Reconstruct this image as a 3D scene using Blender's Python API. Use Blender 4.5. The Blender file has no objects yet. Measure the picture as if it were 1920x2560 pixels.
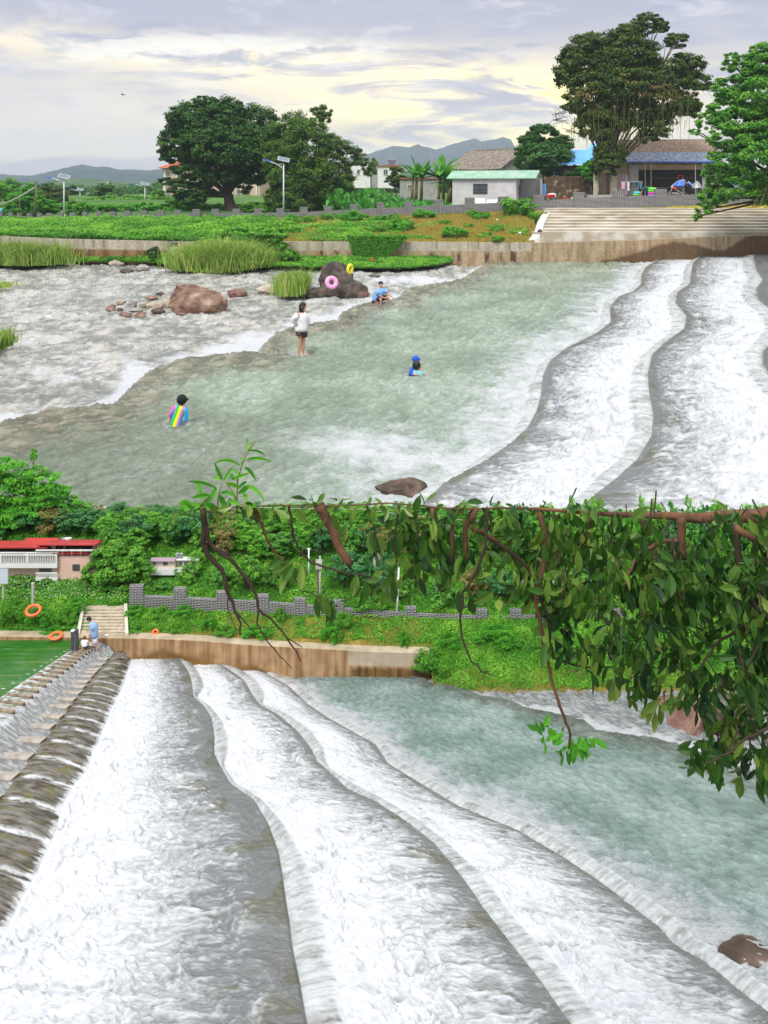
import bpy, bmesh, math, random
import numpy as np
from mathutils import Vector, Matrix
from mathutils import noise as mnoise

# ---------------------------------------------------------------- camera, sky, sun, exposure
F = 1967.0; HZ = 463.0            # focal length and horizon row in photo pixels (1920 x 2560)
sc = bpy.context.scene
C = sc.collection
cam_d = bpy.data.cameras.new("camera"); cam = bpy.data.objects.new("camera", cam_d); C.objects.link(cam)
cam_d.sensor_fit = 'VERTICAL'; cam_d.sensor_height = 36.0; cam_d.lens = 36.0*F/2560.0
cam_d.shift_y = (HZ-1280.0)/2560.0
cam_d.clip_start = 0.05; cam_d.clip_end = 9000.0
cam.location = (0, 0, 0); cam.rotation_euler = (math.radians(90), 0, 0)
sc.camera = cam
sc.render.resolution_x = 768; sc.render.resolution_y = 1024
sc.view_settings.view_transform = 'Standard'; sc.view_settings.look = 'None'
sc.view_settings.exposure = 0.40; sc.view_settings.gamma = 1.0
SUN_EL, SUN_AZ = math.radians(52), math.radians(205)   # azimuth clockwise from +Y
w = bpy.data.worlds.new("World"); sc.world = w; w.use_nodes = True
nt = w.node_tree; nt.nodes.clear(); NN = nt.nodes.new; LK = nt.links.new
def wmath(op, a, b=None, clamp=False):
    n = NN('ShaderNodeMath'); n.operation = op; n.use_clamp = clamp
    for i, v in enumerate((a, b)):
        if v is None: continue
        if isinstance(v, (int, float)): n.inputs[i].default_value = v
        else: LK(v, n.inputs[i])
    return n.outputs[0]
def wmix(f, a, b):
    n = NN('ShaderNodeMix'); n.data_type = 'RGBA'
    if isinstance(f, (int, float)): n.inputs[0].default_value = f
    else: LK(f, n.inputs[0])
    for i, v in ((6, a), (7, b)):
        if isinstance(v, tuple): n.inputs[i].default_value = (*v, 1)
        else: LK(v, n.inputs[i])
    return n.outputs[2]
def wstep(x, a, b):
    n = NN('ShaderNodeMapRange'); n.interpolation_type = 'SMOOTHSTEP'; LK(x, n.inputs[0])
    n.inputs[1].default_value = a; n.inputs[2].default_value = b
    return n.outputs[0]
tc = NN('ShaderNodeTexCoord'); sep = NN('ShaderNodeSeparateXYZ'); LK(tc.outputs['Generated'], sep.inputs[0])
def wnoise(scale, sx, sz, det, off=0.0, dist=0.0, rough=.55):
    m = NN('ShaderNodeMapping'); m.inputs['Scale'].default_value = (sx, sx, sz); m.inputs['Location'].default_value = (off, off*.7, off*.3)
    LK(tc.outputs['Generated'], m.inputs[0]); n = NN('ShaderNodeTexNoise'); n.inputs['Scale'].default_value = scale
    n.inputs['Detail'].default_value = det; n.inputs['Distortion'].default_value = dist; n.inputs['Roughness'].default_value = rough
    LK(m.outputs[0], n.inputs[0]); return n.outputs[0]
def wlobe(sx, sy, wx, wy):        # soft patch of sky round a viewing direction
    d = Vector(((sx-960)/F, 1, (HZ-sy)/F)).normalized()
    dx = wmath('DIVIDE', wmath('SUBTRACT', sep.outputs[0], d.x), wx/F); dz = wmath('DIVIDE', wmath('SUBTRACT', sep.outputs[2], d.z), wy/F)
    r = wmath('ADD', wmath('MULTIPLY', dx, dx), wmath('MULTIPLY', dz, dz))
    fr = wstep(sep.outputs[1], 0.0, 0.3)
    return wmath('MULTIPLY', wmath('POWER', 2.718, wmath('MULTIPLY', r, -1.0)), fr)
n_big = wnoise(2.2, 1.3, 6.0, 8, 3.1, .5); n_mid = wnoise(5.0, 1.2, 5.5, 9, 9.4, .8, .6); n_fine = wnoise(11.0, 1.0, 3.5, 8, 1.7, .5, .62)
col = wmix(wstep(sep.outputs[2], 0.0, 0.24), (.80, .73, .64), (.35, .37, .49))            # low cream-grey to lilac
col = wmix(wmath('MULTIPLY', wstep(n_big, .45, .60), .65), col, (.33, .34, .45))
warm = wmath('ADD', wlobe(1210, 330, 330, 120), wmath('MULTIPLY', wlobe(760, 165, 420, 60), .55))
warm = wmath('ADD', warm, wmath('MULTIPLY', wlobe(1350, 245, 300, 60), .6))
warm = wmath('ADD', warm, wmath('MULTIPLY', wlobe(420, 120, 160, 34), .5))
warm = wmath('ADD', warm, wmath('MULTIPLY', wlobe(1000, 260, 700, 210), .48))
warm = wmath('ADD', warm, wmath('MULTIPLY', wlobe(60, 90, 170, 40), .5))
glow = wmath('MULTIPLY', warm, wstep(n_mid, .36, .56), clamp=True)
col = wmix(glow, col, (1.25, 1.05, .62))
hot = wmath('MULTIPLY', wmath('ADD', wlobe(1180, 340, 300, 90), wmath('ADD', wlobe(1420, 235, 170, 34), wlobe(1130, 210, 120, 30))), wstep(n_mid, .43, .60), clamp=True)
col = wmix(hot, col, (1.25, 1.08, .34))
edge = wmath('MULTIPLY', wmath('ADD', wlobe(700, 120, 560, 34), wlobe(480, 150, 330, 22), clamp=True), wstep(n_fine, .44, .60))
col = wmix(wmath('MULTIPLY', edge, .8), col, (.98, .93, .80))
dk = wmath('ADD', wmath('MULTIPLY', wlobe(960, 325, 130, 22), .8), wmath('ADD', wlobe(1190, 215, 60, 22), wmath('MULTIPLY', wlobe(1110, 140, 90, 17), .8)))
dk = wmath('ADD', dk, wmath('MULTIPLY', wmath('ADD', wlobe(1270, 285, 110, 15), wlobe(1200, 330, 70, 9)), .7), clamp=True)
col = wmix(wmath('MULTIPLY', dk, wstep(n_fine, .34, .52)), col, (.37, .37, .45))
top = wmath('MULTIPLY', wmath('ADD', wlobe(620, 55, 640, 55), wmath('MULTIPLY', wlobe(1300, 60, 420, 70), .7), clamp=True), wstep(n_mid, .38, .58))
col = wmix(wmath('MULTIPLY', top, .75), col, (.36, .38, .50))
puff = wmath('MULTIPLY', wstep(n_fine, .52, .68), .35)
col = wmix(puff, col, (.80, .77, .77))
zen = wstep(sep.outputs[2], .26, .9)                       # overcast skies are brightest overhead
col = wmix(wstep(sep.outputs[2], .24, .5), col, (.72, .71, .70))
bright = wmath('ADD', 1.0, wmath('MULTIPLY', zen, 0.75))
below = wstep(sep.outputs[2], -.02, .0)
vm = NN('ShaderNodeVectorMath'); vm.operation = 'SCALE'; LK(col, vm.inputs[0]); LK(wmath('MULTIPLY', bright, wmath('ADD', .3, wmath('MULTIPLY', below, .7))), vm.inputs['Scale'])
bg = NN('ShaderNodeBackground'); LK(vm.outputs[0], bg.inputs[0]); bg.inputs[1].default_value = 1.0
sky = NN('ShaderNodeTexSky'); sky.sky_type = 'NISHITA'; sky.sun_disc = False; sky.sun_elevation = SUN_EL; sky.sun_rotation = SUN_AZ
bg2 = NN('ShaderNodeBackground'); LK(sky.outputs[0], bg2.inputs[0]); bg2.inputs[1].default_value = 0.006
ad = NN('ShaderNodeAddShader'); LK(bg.outputs[0], ad.inputs[0]); LK(bg2.outputs[0], ad.inputs[1])
wo = NN('ShaderNodeOutputWorld'); LK(ad.outputs[0], wo.inputs[0])
sd = bpy.data.lights.new("sun", 'SUN'); sd.energy = 2.1; sd.angle = math.radians(14); sd.color = (1, .96, .9)
sun = bpy.data.objects.new("sun", sd); C.objects.link(sun)
sdir = Vector((math.sin(SUN_AZ)*math.cos(SUN_EL), math.cos(SUN_AZ)*math.cos(SUN_EL), math.sin(SUN_EL)))
sun.rotation_euler = sdir.to_track_quat('Z', 'Y').to_euler(); sun.location = (0, -20, 40)

# ---------------------------------------------------------------- helpers
rng = np.random.default_rng(7); random.seed(7)
def P(sx, sy, Y): return Vector(((sx-960)*Y/F, Y, (HZ-sy)*Y/F))
def G(sx, sy, z):
    Y = F*z/(HZ-sy); return Vector(((sx-960)*Y/F, Y, z))
def tag(o, label=None, cat=None, group=None, kind=None):
    if label: o['label'] = label
    if cat: o['category'] = cat
    if group: o['group'] = group
    if kind: o['kind'] = kind
    return o
def thing(name, label, cat, loc=(0, 0, 0), rotz=0, group=None, scale=None):
    o = bpy.data.objects.new(name, None); C.objects.link(o); o.location = loc; o.rotation_euler = (0, 0, rotz)
    o.empty_display_size = .1
    if scale: o.scale = scale
    return tag(o, label, cat, group)
def link(name, me, m, parent=None, loc=None):
    o = bpy.data.objects.new(name, me); C.objects.link(o)
    if m: me.materials.append(m)
    if parent: o.parent = parent
    if loc is not None: o.location = loc
    return o
def npmesh(name, V, quads, m, cols=None, uv=None, smooth=True, loc=None, parent=None, tint=None, origin=None):
    """V (n,3), quads (k,4 or 3) -> object; cols per vertex rgba, uv per vertex, tint per face"""
    V = np.asarray(V, dtype=np.float32)
    if origin is not None: V = V - np.asarray(origin, dtype=np.float32)[None, :]
    me = bpy.data.meshes.new(name); k, s = quads.shape
    me.vertices.add(len(V)); me.vertices.foreach_set('co', V.ravel())
    me.loops.add(k*s); me.loops.foreach_set('vertex_index', quads.ravel().astype(np.int32))
    me.polygons.add(k); me.polygons.foreach_set('loop_start', np.arange(0, k*s, s, dtype=np.int32))
    me.polygons.foreach_set('loop_total', np.full(k, s, dtype=np.int32))
    me.polygons.foreach_set('use_smooth', np.full(k, smooth, dtype=bool))
    me.update(calc_edges=True)
    if cols is not None:
        a = me.color_attributes.new('Col', 'FLOAT_COLOR', 'POINT'); a.data.foreach_set('color', cols.astype(np.float32).ravel())
    if uv is not None:
        u = me.uv_layers.new(name='UVMap'); u.data.foreach_set('uv', uv[quads.ravel()].astype(np.float32).ravel())
    if tint is not None:
        a = me.attributes.new('tint', 'FLOAT', 'FACE'); a.data.foreach_set('value', tint.astype(np.float32))
    return link(name, me, m, parent, origin if loc is None and origin is not None and parent is None else loc)
def gridq(n, m):
    i = np.arange(n-1)[:, None]*m + np.arange(m-1)[None, :]
    return np.stack([i, i+1, i+m+1, i+m], -1).reshape(-1, 4)
def interp(poly, t, cols=None):
    a = np.array(poly, float); return np.stack([np.interp(t, np.linspace(0, 1, len(a)), a[:, i]) for i in range(a.shape[1])], -1)
def resample(poly, n):
    a = np.array(poly, float); d = np.r_[0, np.cumsum(np.hypot(np.diff(a[:, 0]), np.diff(a[:, 1])))]
    # smooth curve through the traced points
    t = np.linspace(0, d[-1], n); o = np.stack([np.interp(t, d, a[:, i]) for i in range(a.shape[1])], -1)
    k = max(3, n//(len(a)*3)) | 1; ker = np.hanning(k+2)[1:-1]; ker /= ker.sum(); pad = k//2
    for i in range(a.shape[1]):
        e = np.r_[2*o[0, i]-o[pad:0:-1, i], o[:, i], 2*o[-1, i]-o[-2:-pad-2:-1, i]]; o[:, i] = np.convolve(e, ker, 'valid')
    return o
class MB:
    def __init__(s): s.v = []; s.f = []; s.T = Matrix(); s.uv = {}
    def add(s, vs, fs):
        b = len(s.v); s.v += [tuple(s.T @ Vector(v)) for v in vs]; s.f += [tuple(b+i for i in f) for f in fs]; return s
    def box(s, x0, x1, y0, y1, z0, z1):
        return s.add([(x, y, z) for z in (z0, z1) for y in (y0, y1) for x in (x0, x1)],
                     [(0, 2, 3, 1), (4, 5, 7, 6), (0, 1, 5, 4), (2, 6, 7, 3), (0, 4, 6, 2), (1, 3, 7, 5)])
    def prism(s, pts, a, b, axis='y'):   # outline (u,v) extruded along an axis
        n = len(pts); f = (lambda u, v, w: (u, w, v)) if axis == 'y' else ((lambda u, v, w: (w, u, v)) if axis == 'x' else (lambda u, v, w: (u, v, w)))
        s.add([f(u, v, a) for u, v in pts]+[f(u, v, b) for u, v in pts],
              [tuple(range(n))[::-1], tuple(range(n, 2*n))]+[(i, (i+1) % n, n+(i+1) % n, n+i) for i in range(n)]); return s
    def tube(s, pts, rad, n=8, cap=True, sq=1.0):
        pts = [Vector(p) for p in pts]
        if isinstance(rad, (int, float)): rad = [rad]*len(pts)
        vs = []; up = None
        for i, p in enumerate(pts):
            d = (pts[min(i+1, len(pts)-1)]-pts[max(i-1, 0)]).normalized()
            if up is None: up = d.orthogonal().normalized()
            up = (up-d*up.dot(d)); up = up.normalized() if up.length > 1e-6 else d.orthogonal().normalized()
            r = d.cross(up)
            for k in range(n):
                a = 2*math.pi*k/n; vs.append(p+(up*math.cos(a)+r*math.sin(a)*sq)*rad[i])
        m = len(pts); fs = [(i*n+k, i*n+(k+1) % n, (i+1)*n+(k+1) % n, (i+1)*n+k) for i in range(m-1) for k in range(n)]
        if cap: fs += [tuple(range(n))[::-1], tuple(range((m-1)*n, m*n))]
        return s.add(vs, fs)
    def rings(s, rs, n=14, cap=True):    # (cx,cy,cz,rx,ry) horizontal ellipses
        vs = [(cx+rx*math.cos(2*math.pi*k/n), cy+ry*math.sin(2*math.pi*k/n), cz) for cx, cy, cz, rx, ry in rs for k in range(n)]
        m = len(rs); fs = [(i*n+k, i*n+(k+1) % n, (i+1)*n+(k+1) % n, (i+1)*n+k) for i in range(m-1) for k in range(n)]
        if cap: fs += [tuple(range(n))[::-1], tuple(range((m-1)*n, m*n))]
        return s.add(vs, fs)
    def torus(s, c, R, r, ax=(0, 0, 1), n=28, m=10, sq=1.0):
        q = Vector((0, 0, 1)).rotation_difference(Vector(ax).normalized()); c = Vector(c); vs = []
        for i in range(n):
            a = 2*math.pi*i/n
            for j in range(m):
                b = 2*math.pi*j/m; rr = R+r*math.cos(b); vs.append(c+q @ Vector((rr*math.cos(a), rr*math.sin(a), r*sq*math.sin(b))))
        return s.add(vs, [(i*m+j, ((i+1) % n)*m+j, ((i+1) % n)*m+(j+1) % m, i*m+(j+1) % m) for i in range(n) for j in range(m)])
    def ball(s, c, rx, ry=None, rz=None, n=12, m=8):
        ry = ry or rx; rz = rz or rx; vs = [(c[0], c[1], c[2]-rz)]
        for i in range(1, m):
            b = math.pi*i/m-math.pi/2
            for k in range(n): a = 2*math.pi*k/n; vs.append((c[0]+rx*math.cos(b)*math.cos(a), c[1]+ry*math.cos(b)*math.sin(a), c[2]+rz*math.sin(b)))
        vs.append((c[0], c[1], c[2]+rz)); t = len(vs)-1
        fs = [(0, 1+(k+1) % n, 1+k) for k in range(n)]+[(1+i*n+k, 1+i*n+(k+1) % n, 1+(i+1)*n+(k+1) % n, 1+(i+1)*n+k) for i in range(m-2) for k in range(n)]
        fs += [(1+(m-2)*n+k, 1+(m-2)*n+(k+1) % n, t) for k in range(n)]
        return s.add(vs, fs)
    def build(s, name, m, parent=None, smooth=False, loc=None, origin=None, bevel=0):
        me = bpy.data.meshes.new(name); vs = s.v
        if origin is not None: o_ = Vector(origin); vs = [tuple(Vector(v)-o_) for v in vs]
        me.from_pydata(vs, [], s.f); me.update()
        if smooth: me.polygons.foreach_set('use_smooth', [True]*len(me.polygons))
        bm = bmesh.new(); bm.from_mesh(me); bmesh.ops.recalc_face_normals(bm, faces=bm.faces); bm.to_mesh(me); bm.free()
        o = link(name, me, m, parent, loc if loc is not None else (origin if parent is None else None))
        if bevel:
            b = o.modifiers.new('bevel', 'BEVEL'); b.width = bevel; b.segments = 2; b.limit_method = 'ANGLE'
        return o

# numpy gradient noise
def perlin(x, y, seed=0):
    r = np.random.default_rng(seed+11); p = r.permutation(256); g = r.random(256)*2*np.pi; gx, gy = np.cos(g), np.sin(g)
    xi = np.floor(x).astype(int); yi = np.floor(y).astype(int); xf = x-xi; yf = y-yi
    u = xf*xf*xf*(xf*(xf*6-15)+10); v = yf*yf*yf*(yf*(yf*6-15)+10)
    def gr(i, j, dx, dy):
        h = p[(p[(xi+i) & 255]+yi+j) & 255]; return gx[h]*dx+gy[h]*dy
    a = gr(0, 0, xf, yf); b = gr(1, 0, xf-1, yf); c = gr(0, 1, xf, yf-1); d = gr(1, 1, xf-1, yf-1)
    return (a+u*(b-a)+v*(c-a)+u*v*(a-b-c+d))*1.5
def fbm(x, y, o=4, seed=0, g=.5):
    s = 0; a = 1; n = 0
    for i in range(o): s = s+a*perlin(x*2**i, y*2**i, seed+i*3); n += a; a *= g
    return s/n
def ridged(x, y, o=3, seed=0):
    s = 0; a = 1; n = 0
    for i in range(o): s = s+a*(1-np.abs(perlin(x*2**i, y*2**i, seed+i*5))*2.2); n += a; a *= .55
    return s/n
def sstep(x, a, b): t = np.clip((x-a)/(b-a), 0, 1); return t*t*(3-2*t)
def lerp(a, b, t): return a+(b-a)*t
def cmix(c1, c2, t): return np.asarray(c1)*(1-t[..., None])+np.asarray(c2)*t[..., None]
def polydist(X, Y, poly, ky=1.0):
    p = np.array(poly, float); best = np.full(X.shape, 1e9); side = np.zeros(X.shape); arc = np.zeros(X.shape); L = 0
    for (ax, ay), (bx, by) in zip(p[:-1], p[1:]):
        ay2, by2 = ay*ky, by*ky; dx, dy = bx-ax, by2-ay2; l2 = dx*dx+dy*dy
        t = np.clip(((X-ax)*dx+(Y*ky-ay2)*dy)/l2, 0, 1); ex = X-ax-t*dx; ey = Y*ky-ay2-t*dy; d = np.hypot(ex, ey)
        m = d < best; best = np.where(m, d, best); side = np.where(m, np.sign(dx*(Y*ky-ay2)-dy*(X-ax)), side); arc = np.where(m, L+t*math.sqrt(l2), arc); L += math.sqrt(l2)
    return best, side, arc

# ---------------------------------------------------------------- materials
def nodes(name):
    m = bpy.data.materials.new(name); m.use_nodes = True; n = m.node_tree; b = n.nodes['Principled BSDF']; return m, n, b
def Mt(name, c1, c2=None, scale=5, rough=.8, bump=0.0, metal=0, st=(1, 1, 1), det=5, lo=.35, hi=.65, spec=.3, c3=None, coord='Object'):
    m, n, b = nodes(name); b.inputs['Roughness'].default_value = rough; b.inputs['Metallic'].default_value = metal
    b.inputs['Specular IOR Level'].default_value = spec
    c2 = c2 or tuple(x*.75 for x in c1)
    t = n.nodes.new('ShaderNodeTexCoord'); mp = n.nodes.new('ShaderNodeMapping'); mp.inputs['Scale'].default_value = st
    n.links.new(t.outputs[coord], mp.inputs[0]); nz = n.nodes.new('ShaderNodeTexNoise'); nz.inputs['Scale'].default_value = scale; nz.inputs['Detail'].default_value = det
    n.links.new(mp.outputs[0], nz.inputs[0]); r = n.nodes.new('ShaderNodeValToRGB')
    r.color_ramp.elements[0].position = lo; r.color_ramp.elements[0].color = (*c1, 1)
    r.color_ramp.elements[1].position = hi; r.color_ramp.elements[1].color = (*c2, 1)
    if c3: e = r.color_ramp.elements.new(min(.98, hi+.08)); e.color = (*c3, 1)
    n.links.new(nz.outputs[0], r.inputs[0]); n.links.new(r.outputs[0], b.inputs['Base Color'])
    if bump:
        bp = n.nodes.new('ShaderNodeBump'); bp.inputs['Strength'].default_value = bump; bp.inputs['Distance'].default_value = .05
        n.links.new(nz.outputs[0], bp.inputs['Height']); n.links.new(bp.outputs[0], b.inputs['Normal'])
    return m
def leafmat(name, dark, mid, lite, trans=.35, rough=.5):
    m, n, b = nodes(name); a = n.nodes.new('ShaderNodeAttribute'); a.attribute_name = 'tint'
    r = n.nodes.new('ShaderNodeValToRGB'); e = r.color_ramp.elements; e[0].position = 0; e[0].color = (*dark, 1); e[1].position = 1; e[1].color = (*lite, 1)
    k = e.new(.5); k.color = (*mid, 1); n.links.new(a.outputs['Fac'], r.inputs[0]); n.links.new(r.outputs[0], b.inputs['Base Color'])
    b.inputs['Roughness'].default_value = rough; b.inputs['Specular IOR Level'].default_value = .25
    t = n.nodes.new('ShaderNodeBsdfTranslucent'); n.links.new(r.outputs[0], t.inputs[0]); mx = n.nodes.new('ShaderNodeMixShader'); mx.inputs[0].default_value = trans
    n.links.new(b.outputs[0], mx.inputs[1]); n.links.new(t.outputs[0], mx.inputs[2]); n.links.new(mx.outputs[0], n.nodes['Material Output'].inputs[0]); return m
def colmat(name, rough=.85, nscale=8, namt=.25, bump=.2, spec=.25, coord='Object'):
    m, n, b = nodes(name); a = n.nodes.new('ShaderNodeVertexColor'); a.layer_name = 'Col'
    t = n.nodes.new('ShaderNodeTexCoord'); nz = n.nodes.new('ShaderNodeTexNoise'); nz.inputs['Scale'].default_value = nscale; nz.inputs['Detail'].default_value = 6
    n.links.new(t.outputs[coord], nz.inputs[0]); mr = n.nodes.new('ShaderNodeMapRange'); mr.inputs[1].default_value = .3; mr.inputs[2].default_value = .7
    mr.inputs[3].default_value = 1-namt; mr.inputs[4].default_value = 1+namt; n.links.new(nz.outputs[0], mr.inputs[0])
    v = n.nodes.new('ShaderNodeVectorMath'); v.operation = 'SCALE'; n.links.new(a.outputs[0], v.inputs[0]); n.links.new(mr.outputs[0], v.inputs['Scale'])
    n.links.new(v.outputs[0], b.inputs['Base Color']); b.inputs['Roughness'].default_value = rough; b.inputs['Specular IOR Level'].default_value = spec
    bp = n.nodes.new('ShaderNodeBump'); bp.inputs['Strength'].default_value = bump; bp.inputs['Distance'].default_value = .05
    n.links.new(nz.outputs[0], bp.inputs['Height']); n.links.new(bp.outputs[0], b.inputs['Normal']); return m
def brickmat(name, sc_, c1, c2, mortar):
    m, n, b = nodes(name); t = n.nodes.new('ShaderNodeTexCoord'); br = n.nodes.new('ShaderNodeTexBrick')
    br.inputs['Scale'].default_value = sc_; br.inputs['Color1'].default_value = (*c1, 1); br.inputs['Color2'].default_value = (*c2, 1); br.inputs['Mortar'].default_value = (*mortar, 1)
    br.inputs['Brick Width'].default_value = .9; br.inputs['Row Height'].default_value = .24; br.inputs['Mortar Size'].default_value = .028; br.inputs['Bias'].default_value = -.1
    n.links.new(t.outputs['UV'], br.inputs[0]); nz = n.nodes.new('ShaderNodeTexNoise'); nz.inputs['Scale'].default_value = 3; n.links.new(t.outputs['UV'], nz.inputs[0])
    mx = n.nodes.new('ShaderNodeMix'); mx.data_type = 'RGBA'; mx.blend_type = 'MULTIPLY'; mx.inputs[0].default_value = .35
    n.links.new(br.outputs[0], mx.inputs[6]); n.links.new(nz.outputs[0], mx.inputs[7]); n.links.new(mx.outputs[2], b.inputs['Base Color']); b.inputs['Roughness'].default_value = .6; return m
def watermat(name, fine=26.0, bump=.35, rough=.14):
    """Col rgb = colour of the water and bed plus painted wave light, alpha = foam plus painted sparkle; UV = flow coordinates (u along the flow)"""
    m, n, b = nodes(name); N = n.nodes.new; L = n.links.new
    a = N('ShaderNodeVertexColor'); a.layer_name = 'Col'; t = N('ShaderNodeTexCoord')
    mp = N('ShaderNodeMapping'); mp.inputs['Scale'].default_value = (1, 2.2, 1); L(t.outputs['UV'], mp.inputs[0])
    nz = N('ShaderNodeTexNoise'); nz.inputs['Scale'].default_value = fine*.12; nz.inputs['Detail'].default_value = 7; nz.inputs['Roughness'].default_value = .68; nz.inputs['Distortion'].default_value = .6; L(mp.outputs[0], nz.inputs[0])
    # break the foam edge up with the fine noise
    s1 = N('ShaderNodeMath'); s1.operation = 'SUBTRACT'; L(nz.outputs[0], s1.inputs[0]); s1.inputs[1].default_value = .5
    s2 = N('ShaderNodeMath'); s2.operation = 'MULTIPLY_ADD'; L(s1.outputs[0], s2.inputs[0]); s2.inputs[1].default_value = 1.3; L(a.outputs['Alpha'], s2.inputs[2])
    s3 = N('ShaderNodeMapRange'); s3.interpolation_type = 'SMOOTHSTEP'; s3.inputs[1].default_value = -.02; s3.inputs[2].default_value = 1.12; L(s2.outputs[0], s3.inputs[0])
    mx = N('ShaderNodeMix'); mx.data_type = 'RGBA'; L(s3.outputs[0], mx.inputs[0]); L(a.outputs[0], mx.inputs[6]); mx.inputs[7].default_value = (.575, .60, .64, 1)
    L(mx.outputs[2], b.inputs['Base Color'])
    rr = N('ShaderNodeMapRange'); L(s3.outputs[0], rr.inputs[0]); rr.inputs[3].default_value = rough; rr.inputs[4].default_value = .65; L(rr.outputs[0], b.inputs['Roughness'])
    b.inputs['IOR'].default_value = 1.33; b.inputs['Specular IOR Level'].default_value = .5
    bp = N('ShaderNodeBump'); bp.inputs['Strength'].default_value = bump; bp.inputs['Distance'].default_value = .06; L(nz.outputs[0], bp.inputs['Height']); L(bp.outputs[0], b.inputs['Normal'])
    return m
# ---------------------------------------------------------------- terrain
M_ground = colmat('ground_soil', nscale=2.5, namt=.35, bump=.4)
M_conc = colmat('stained_concrete', nscale=6, namt=.22, bump=.15)
M_hill = colmat('wooded_slope', rough=1, nscale=.02, namt=.25, bump=0, spec=0)
UW, LW = -5.6, -6.7      # water levels of the upper and lower pool
def sheet(name, rows, m, colf, kind='structure', n=200, mrow=12, rough=0.0, seed=1, smooth=True):
    """surface lofted through rows of 3-D polylines"""
    R = [interp(r, np.linspace(0, 1, n)) if len(r) != n else np.array(r, float) for r in rows]
    out = []; A = []
    for i in range(len(R)-1):
        k = mrow if i < len(R)-2 else mrow+1
        for j in range(k): a = j/mrow; out.append(R[i]*(1-a)+R[i+1]*a); A.append(i+a)
    V = np.array(out); A = np.array(A)[:, None]*np.ones((1, n))
    if rough: V[..., 2] += fbm(V[..., 0]*1.3/max(rough*8, .3), V[..., 1]*1.3/max(rough*8, .3), 4, seed)*rough
    c = colf(V, A); rgba = np.concatenate([c, np.ones(c.shape[:2]+(1,))], -1)
    o = npmesh(name, V.reshape(-1, 3), gridq(*V.shape[:2]), m, rgba.reshape(-1, 4), smooth=smooth)
    return tag(o, kind=kind), V
def px3(l, Y): return [P(x, y, Y if not callable(Y) else Y(x)) for x, y in l]
# polylines of the upper bank
RW_T = [(-900, 575), (-300, 583), (0, 590), (150, 597), (290, 600), (415, 603), (545, 604), (800, 604), (980, 604), (1320, 607), (1480, 603), (1600, 600), (1745, 594), (1800, 590), (1920, 589), (2300, 588)]
def RWY(x): return 57.0
BRK = [(-900, 543, 561, 88), (-300, 541, 556, 85), (0, 540, 553, 82), (150, 541, 551, 79), (300, 538, 549, 76), (480, 534, 549, 74), (540, 533, 549, 73.5), (700, 532, 547, 72), (845, 526, 545, 70), (1000, 518, 541, 69), (1160, 511, 536, 68), (1290, 505, 528, 67), (1420, 497, 522, 66), (1600, 490, 519, 65.5), (1757, 484.5, 512, 65.5), (1920, 480, 508, 65.5), (2300, 470, 500, 66)]
def brk(x): a = np.array(BRK, float); return [float(np.interp(x, a[:, 0], a[:, i])) for i in (1, 2, 3)]
xs = np.linspace(-900, 2300, 260)
def rwt(x): a = np.array(RW_T, float); return float(np.interp(x, a[:, 0], a[:, 1]))
L1 = [P(x, rwt(x), 57.15)-Vector((0, 0, 1.6*float(sstep(np.array(float(x)), 1335, 1350)))) for x in xs]
L2 = [P(x, brk(x)[1]+.5, brk(x)[2]) for x in xs]
def bank_col(V, A):
    x = V[..., 0]; y = V[..., 1]; sx = 960+x*F/y; n = fbm(x*.35, y*.6, 5, 3); n2 = fbm(x*1.5, y*1.5, 4, 8)
    dry = cmix((.30, .21, .035), (.36, .30, .045), sstep(n2, -.3, .3)); dry = cmix(dry, (.13, .20, .03), sstep(n, .02, .30))
    g = cmix((.035, .13, .012), (.07, .22, .02), sstep(n2, -.3, .3))
    return cmix(g, dry, sstep(sx+n*160, 690, 800)*1.0)
bank_o, BANKV = sheet('grass_bank', [L1, [(a+b)/2+Vector((0, 0, .12-1.2*float(sstep(np.array(float(x)), 1338, 1352)))) for a, b, x in zip(L1, L2, xs)], L2], M_ground, bank_col, n=260, mrow=24, rough=.12)
# plateau beyond the parapet, as far as the horizon
L3 = [Vector((p.x*1.02, p.y+4, (p.z*.7-.6))) for p in L2]; L4 = [Vector((p.x*1.6, 130, -1.9)) for p in L2]; L5 = [Vector((p.x*6, 420, -2.2)) for p in L2]; L6 = [Vector((p.x*60, 5200, -3.0)) for p in L2]
def plat_col(V, A):
    n = fbm(V[..., 0]*.15, V[..., 1]*.15, 4, 5); sx = 960+V[..., 0]*F/V[..., 1]
    g = cmix((.04, .12, .015), (.08, .17, .025), sstep(n, -.3, .3)); y = V[..., 1]
    return cmix(g, (.30, .28, .25), sstep(sx, 1180, 1230)*(1-sstep(y, 84, 90)))
sheet('ground', [L2, L3, L4, L5, L6], M_ground, plat_col, n=260, mrow=8)
# low grassy margin at the foot of the left wall
def lowb(x): return float(np.interp(x, [-900, 0, 60, 160, 260, 330, 400, 460, 640, 700, 760, 1000, 1095, 1130], [668, 664, 660, 655, 655, 655, 658, 675, 672, 666, 668, 672, 664, 655]))
xl = np.linspace(-900, 1130, 200)
rows = [[G(x, lowb(x)+3, -5.7) for x in xl], [G(x, lowb(x)-1, -5.5) for x in xl], [Vector(((x-960)*57.5/F, 57.5, -4.92 if x < 430 else -5.15)) for x in xl]]
def low_col(V, A):
    n = fbm(V[..., 0]*.8, V[..., 1]*.8, 4, 15); g = cmix((.08, .20, .015), (.26, .24, .05), sstep(n, 0, .35)); return cmix((.12, .085, .05), g, sstep(A+n*.6, .5, 1.0))
_, MARV = sheet('river_margin', rows, M_ground, low_col, n=200, mrow=8, rough=.08)
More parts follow.
